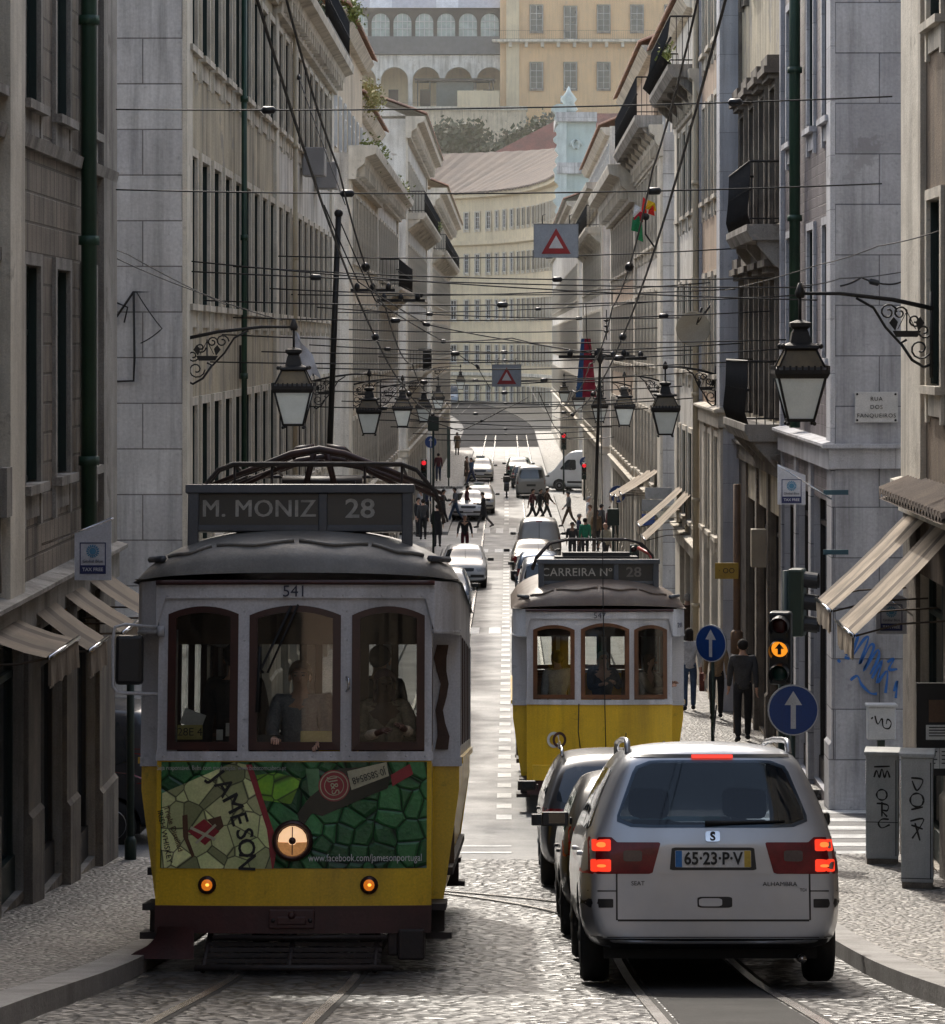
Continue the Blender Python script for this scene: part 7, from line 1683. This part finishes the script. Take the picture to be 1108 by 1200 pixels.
# notices in the shop at the right edge
root=empty('notice_board',(4.55,33.2,at(1090,860,33.2).z),'dark shop stand with handwritten white notices at the right edge','notice board'); b=MB(); b.box(-.13,.25,-.03,.03,-.45,.55); b.build('board',blackp,root)
for x,z,w,h in ((.02,-.26,.19,.22),(.2,-.26,.16,.22),(.1,.02,.26,.16),(.12,.25,.24,.24)):
    b=MB(); b.box(x-w/2,x+w/2,-.04,-.035,z-h/2,z+h/2); nt_=b.build('notice',paper if z<.2 else wood_p,root)
    if z<.2:
        b=MB()
        for k in range(4): b.box(x-w*.38,x+w*.38-.02*(k%2),-.043,-.041,z+h*.3-k*h*.19,z+h*.3-k*h*.19+.012)
        b.build('handwriting',graf_black,nt_)
# shop interior glimpses: window reflections come from the glass itself
# ---------------------------------------------------------------- overhead wires
def wire(label,pts,r=.011,sag=.0,beads=(),name='overhead_wire',group='overhead tram wires',n=10,m=None):
    P=[Vector(p) for p in pts]; q=[]
    for a,c in zip(P,P[1:]):
        for i in range(n): t=i/n; q.append(a+(c-a)*t-Vector((0,0,sag*4*t*(1-t))))
    q.append(P[-1]); b=MB(); b.tube(q,r,5); o=b.build(name,m or iron); tag(o,label,'wire',group)
    for t in beads:
        i=min(len(q)-2,int(t*(len(q)-1))); d=(q[i+1]-q[i]).normalized(); b=MB(); b.tube([q[i]-d*.09,q[i]-d*.06,q[i]+d*.06,q[i]+d*.09],[.01,.045,.045,.01],8); b.build('insulator',blackp,o)
    return o
CW=lambda d:gz(d)+6.25
for tc_,l in ((TL,'left'),(TR,'right')):
    ds=[-5,6,16,26,36,46,58,72,90,110,135,165,200,250]
    wire('contact wire running above the %s tram track'%l,[(tc_,d,CW(d)) for d in ds],.011,.05,(.32,.4,.5),n=5,group=None)
    wire('carrier cable slightly above the %s contact wire'%l,[(tc_+(.12 if l=='left' else -.12),d,CW(d)+.35) for d in ds[:9]],.009,.18,(.45,),n=8,group=None)
# span wires across the street, pixel heights read from the view: (y at left wall, y at right wall, distance)
spans=[(128,116,36.3,(.25,.86),.0),(222,212,36.3,(.36,.75),.02),(306,352,45,(),.03),(318,336,45,(.2,),.0),(352,346,47,(.5,),.05),(372,364,52,(.3,.8),.04),(392,398,50,(),.03),(412,402,58,(.4,),.05),(430,424,62,(),.04),(446,436,70,(.35,.6),.05),(458,452,78,(.5,),.05),(470,466,86,(),.05),(482,478,96,(.4,.7),.06),(492,488,108,(),.06),(500,498,122,(.5,),.06),(338,338,60,(),.06),(300,292,62,(.6,),.04),(360,372,75,(.3,.7),.05),(386,384,90,(),.05),(418,420,110,(.5,),.05)]
spans+=[(312,326,52,(.62,),.05),(345,330,66,(.3,),.06),(366,352,84,(.6,),.05),(404,410,72,(.2,.55),.06),(438,446,95,(.45,),.06),(452,440,100,(),.06),(464,474,118,(.5,),.05),(476,466,70,(.25,),.08),(490,500,130,(),.06),(508,505,150,(.5,),.06),(515,512,175,(),.06),(424,408,48,(.7,),.05)]
for i,(ya,yb,d,bd,sg) in enumerate(spans):
    zl=ZC-(ya-Y0)/F*d; zr=ZC-(yb-Y0)/F*d
    wire('thin dark span wire strung across the street between the house fronts',[(WL+.05,d,zl),(WR-.3,d+(.6 if i%2 else -.4),zr)],.0045+.00014*d,sg+.06,bd,name='span_wire',group='span wires across the street')
for label,pts,r in (('guy wire slanting from the left wall corner to the left track wires',[(131,300,36.3),(240,345,40),(330,375,43)],.008),('guy wire from the upper left wall down to the left lantern',[(0,228,29),(75,262,33),(150,298,38),(265,357,44)],.008),('forked bracing wire by the cable loop on the left wall',[(160,342,44.2),(190,385,44.0),(165,402,44.2)],.009),
    ('pale wire arc beside the farther triangle board on the left',[(528,408,80),(560,430,80),(575,455,80)],.012),('crossing wire from the leaning pole to the track junction',[(397,255,62),(440,352,62),(520,400,66),(600,396,70),(660,408,72)],.014),('second crossing wire from the leaning pole towards the trolley head',[(380,240,60),(420,330,60),(500,380,66),(620,402,66),(750,420,64)],.014),
    ('bracing wire above the far tram on the right',[(697,425,60),(688,395,60),(687,355,60)],.009),('slanting feeder wire under the farther triangle board',[(470,480,95),(540,505,95),(590,480,92),(620,465,92)],.014),('feeder wire zigzagging down on the right of the farther triangle board',[(632,460,90),(650,500,92),(668,515,95),(720,512,90)],.013),('guy wire from the biggest lantern to the plaque wall',[(938,335,34.6),(985,326,40),(1060,318,44.8)],.008),
    ('short thick cable loop on the wall above the plaque',[(985,335,44.8),(1010,325,44.8),(1040,333,44.8),(1062,328,44.8)],.014),('guy wire from the right upper wall over the plaque',[(1108,268,34),(1030,288,37),(960,310,42),(850,340,50)],.008),('long bracing wire from the left cornice to the left track',[(318,0,70),(350,90,66),(405,240,62)],.012)):
    wire(label,[tuple(at(*p)) for p in pts],r,.02,(.5,) if r>.01 else (),name='guy_wire',group=None)
for label,x,y,d,w in (('dark wire crossing fitting near the leaning pole',437,340,62,.9),('dark wire crossing fitting in the middle of the street',470,352,64,1.0),('wire junction frame above the far tram',700,418,60,1.5),('wire crossing fitting over the right track',735,420,62,.8)):
    o=at(x,y,d); root=empty('wire_crossing',o,label,'wire fitting'); b=MB(); b.box(-w/2,w/2,-.02,.02,-.03,.03); b.box(-.04,.04,-.6,.6,-.02,.02); b.build('frame',iron,root)
    for k in (-.35,0,.35): b=MB(); b.lathe([(.02,-.05),(.055,0),(.055,.07),(.02,.12)],8,(k*w,0,.03)); b.build('insulator',blackp,root)
b=MB(); o=at(963,312,70); o=at(963,312,70); 
for label,x,y,d in (('small hanging insulator right of the trolley head',711,382,66),):
    o=at(x,y,d); b=MB(); b.tube([(0,0,.35),(0,0,-.3)],.012,5)
    for z in (-.12,.0,.12): b.lathe([(.02,-.03),(.07,0),(.02,.03)],8,(0,0,z))
    tag(b.build('hanging_insulator',iron,None,o),label,'insulator')

# ---------------------------------------------------------------- sunlit haze that hangs in the far half of the street
hm=bpy.data.materials.new('haze'); hm.use_nodes=True; N=hm.node_tree.nodes; N.remove(N['Principled BSDF'])
vs_=N.new('ShaderNodeVolumeScatter'); vs_.inputs['Density'].default_value=.00015; vs_.inputs['Anisotropy'].default_value=.45; vs_.inputs['Color'].default_value=(1,.96,.88,1)
hm.node_tree.links.new(vs_.outputs[0],N['Material Output'].inputs['Volume'])
hz_=MB(); hz_.box(-45,45,92,560,-6,95); tag(hz_.build('haze',hm),kind='structure')
# ---------------------------------------------------------------- light, sky, camera
SUN_EL,SUN_AZ=R(40),R(-11)          # azimuth measured from straight down the street, negative = to the left
w=bpy.data.worlds.new('World'); sc.world=w; w.use_nodes=True; nt=w.node_tree
sky=nt.nodes.new('ShaderNodeTexSky'); sky.sky_type='NISHITA'; sky.sun_disc=False; sky.sun_elevation=SUN_EL; sky.sun_rotation=SUN_AZ; sky.air_density=1.3; sky.dust_density=3.5
hs=nt.nodes.new('ShaderNodeHueSaturation'); hs.inputs['Saturation'].default_value=.75       # a thin veil of cloud takes the blue out of the sky
wm=nt.nodes.new('ShaderNodeMix'); wm.data_type='RGBA'; wm.blend_type='MULTIPLY'; wm.inputs[0].default_value=1; wm.inputs[7].default_value=(1.0,.985,.97,1)
nt.links.new(sky.outputs[0],hs.inputs['Color']); nt.links.new(hs.outputs[0],wm.inputs[6]); nt.links.new(wm.outputs[2],nt.nodes['Background'].inputs[0]); nt.nodes['Background'].inputs[1].default_value=.33
sl=bpy.data.lights.new('sun','SUN'); sl.energy=3.2; sl.angle=R(1.2); sl.color=(1,.94,.84)
so=bpy.data.objects.new('sun',sl); COL.objects.link(so)
dv=Vector((math.sin(SUN_AZ)*math.cos(SUN_EL),math.cos(SUN_AZ)*math.cos(SUN_EL),math.sin(SUN_EL)))
so.rotation_euler=(-dv).to_track_quat('-Z','Y').to_euler(); so.location=dv*100
cd=bpy.data.cameras.new('camera'); cam=bpy.data.objects.new('camera',cd); COL.objects.link(cam)
cam.location=(0,0,ZC); cam.rotation_euler=(R(90),0,0)
cd.sensor_fit='HORIZONTAL'; cd.sensor_width=36; cd.lens=36*F/1108; cd.shift_x=(554-X0)/1108; cd.shift_y=-(600-Y0)/1108; cd.clip_start=.5; cd.clip_end=3000
sc.camera=cam
sc.view_settings.view_transform='Standard'; sc.view_settings.look='None'; sc.view_settings.exposure=0
sc.render.engine='CYCLES'; sc.cycles.use_denoising=True; sc.cycles.max_bounces=8; sc.cycles.transparent_max_bounces=12
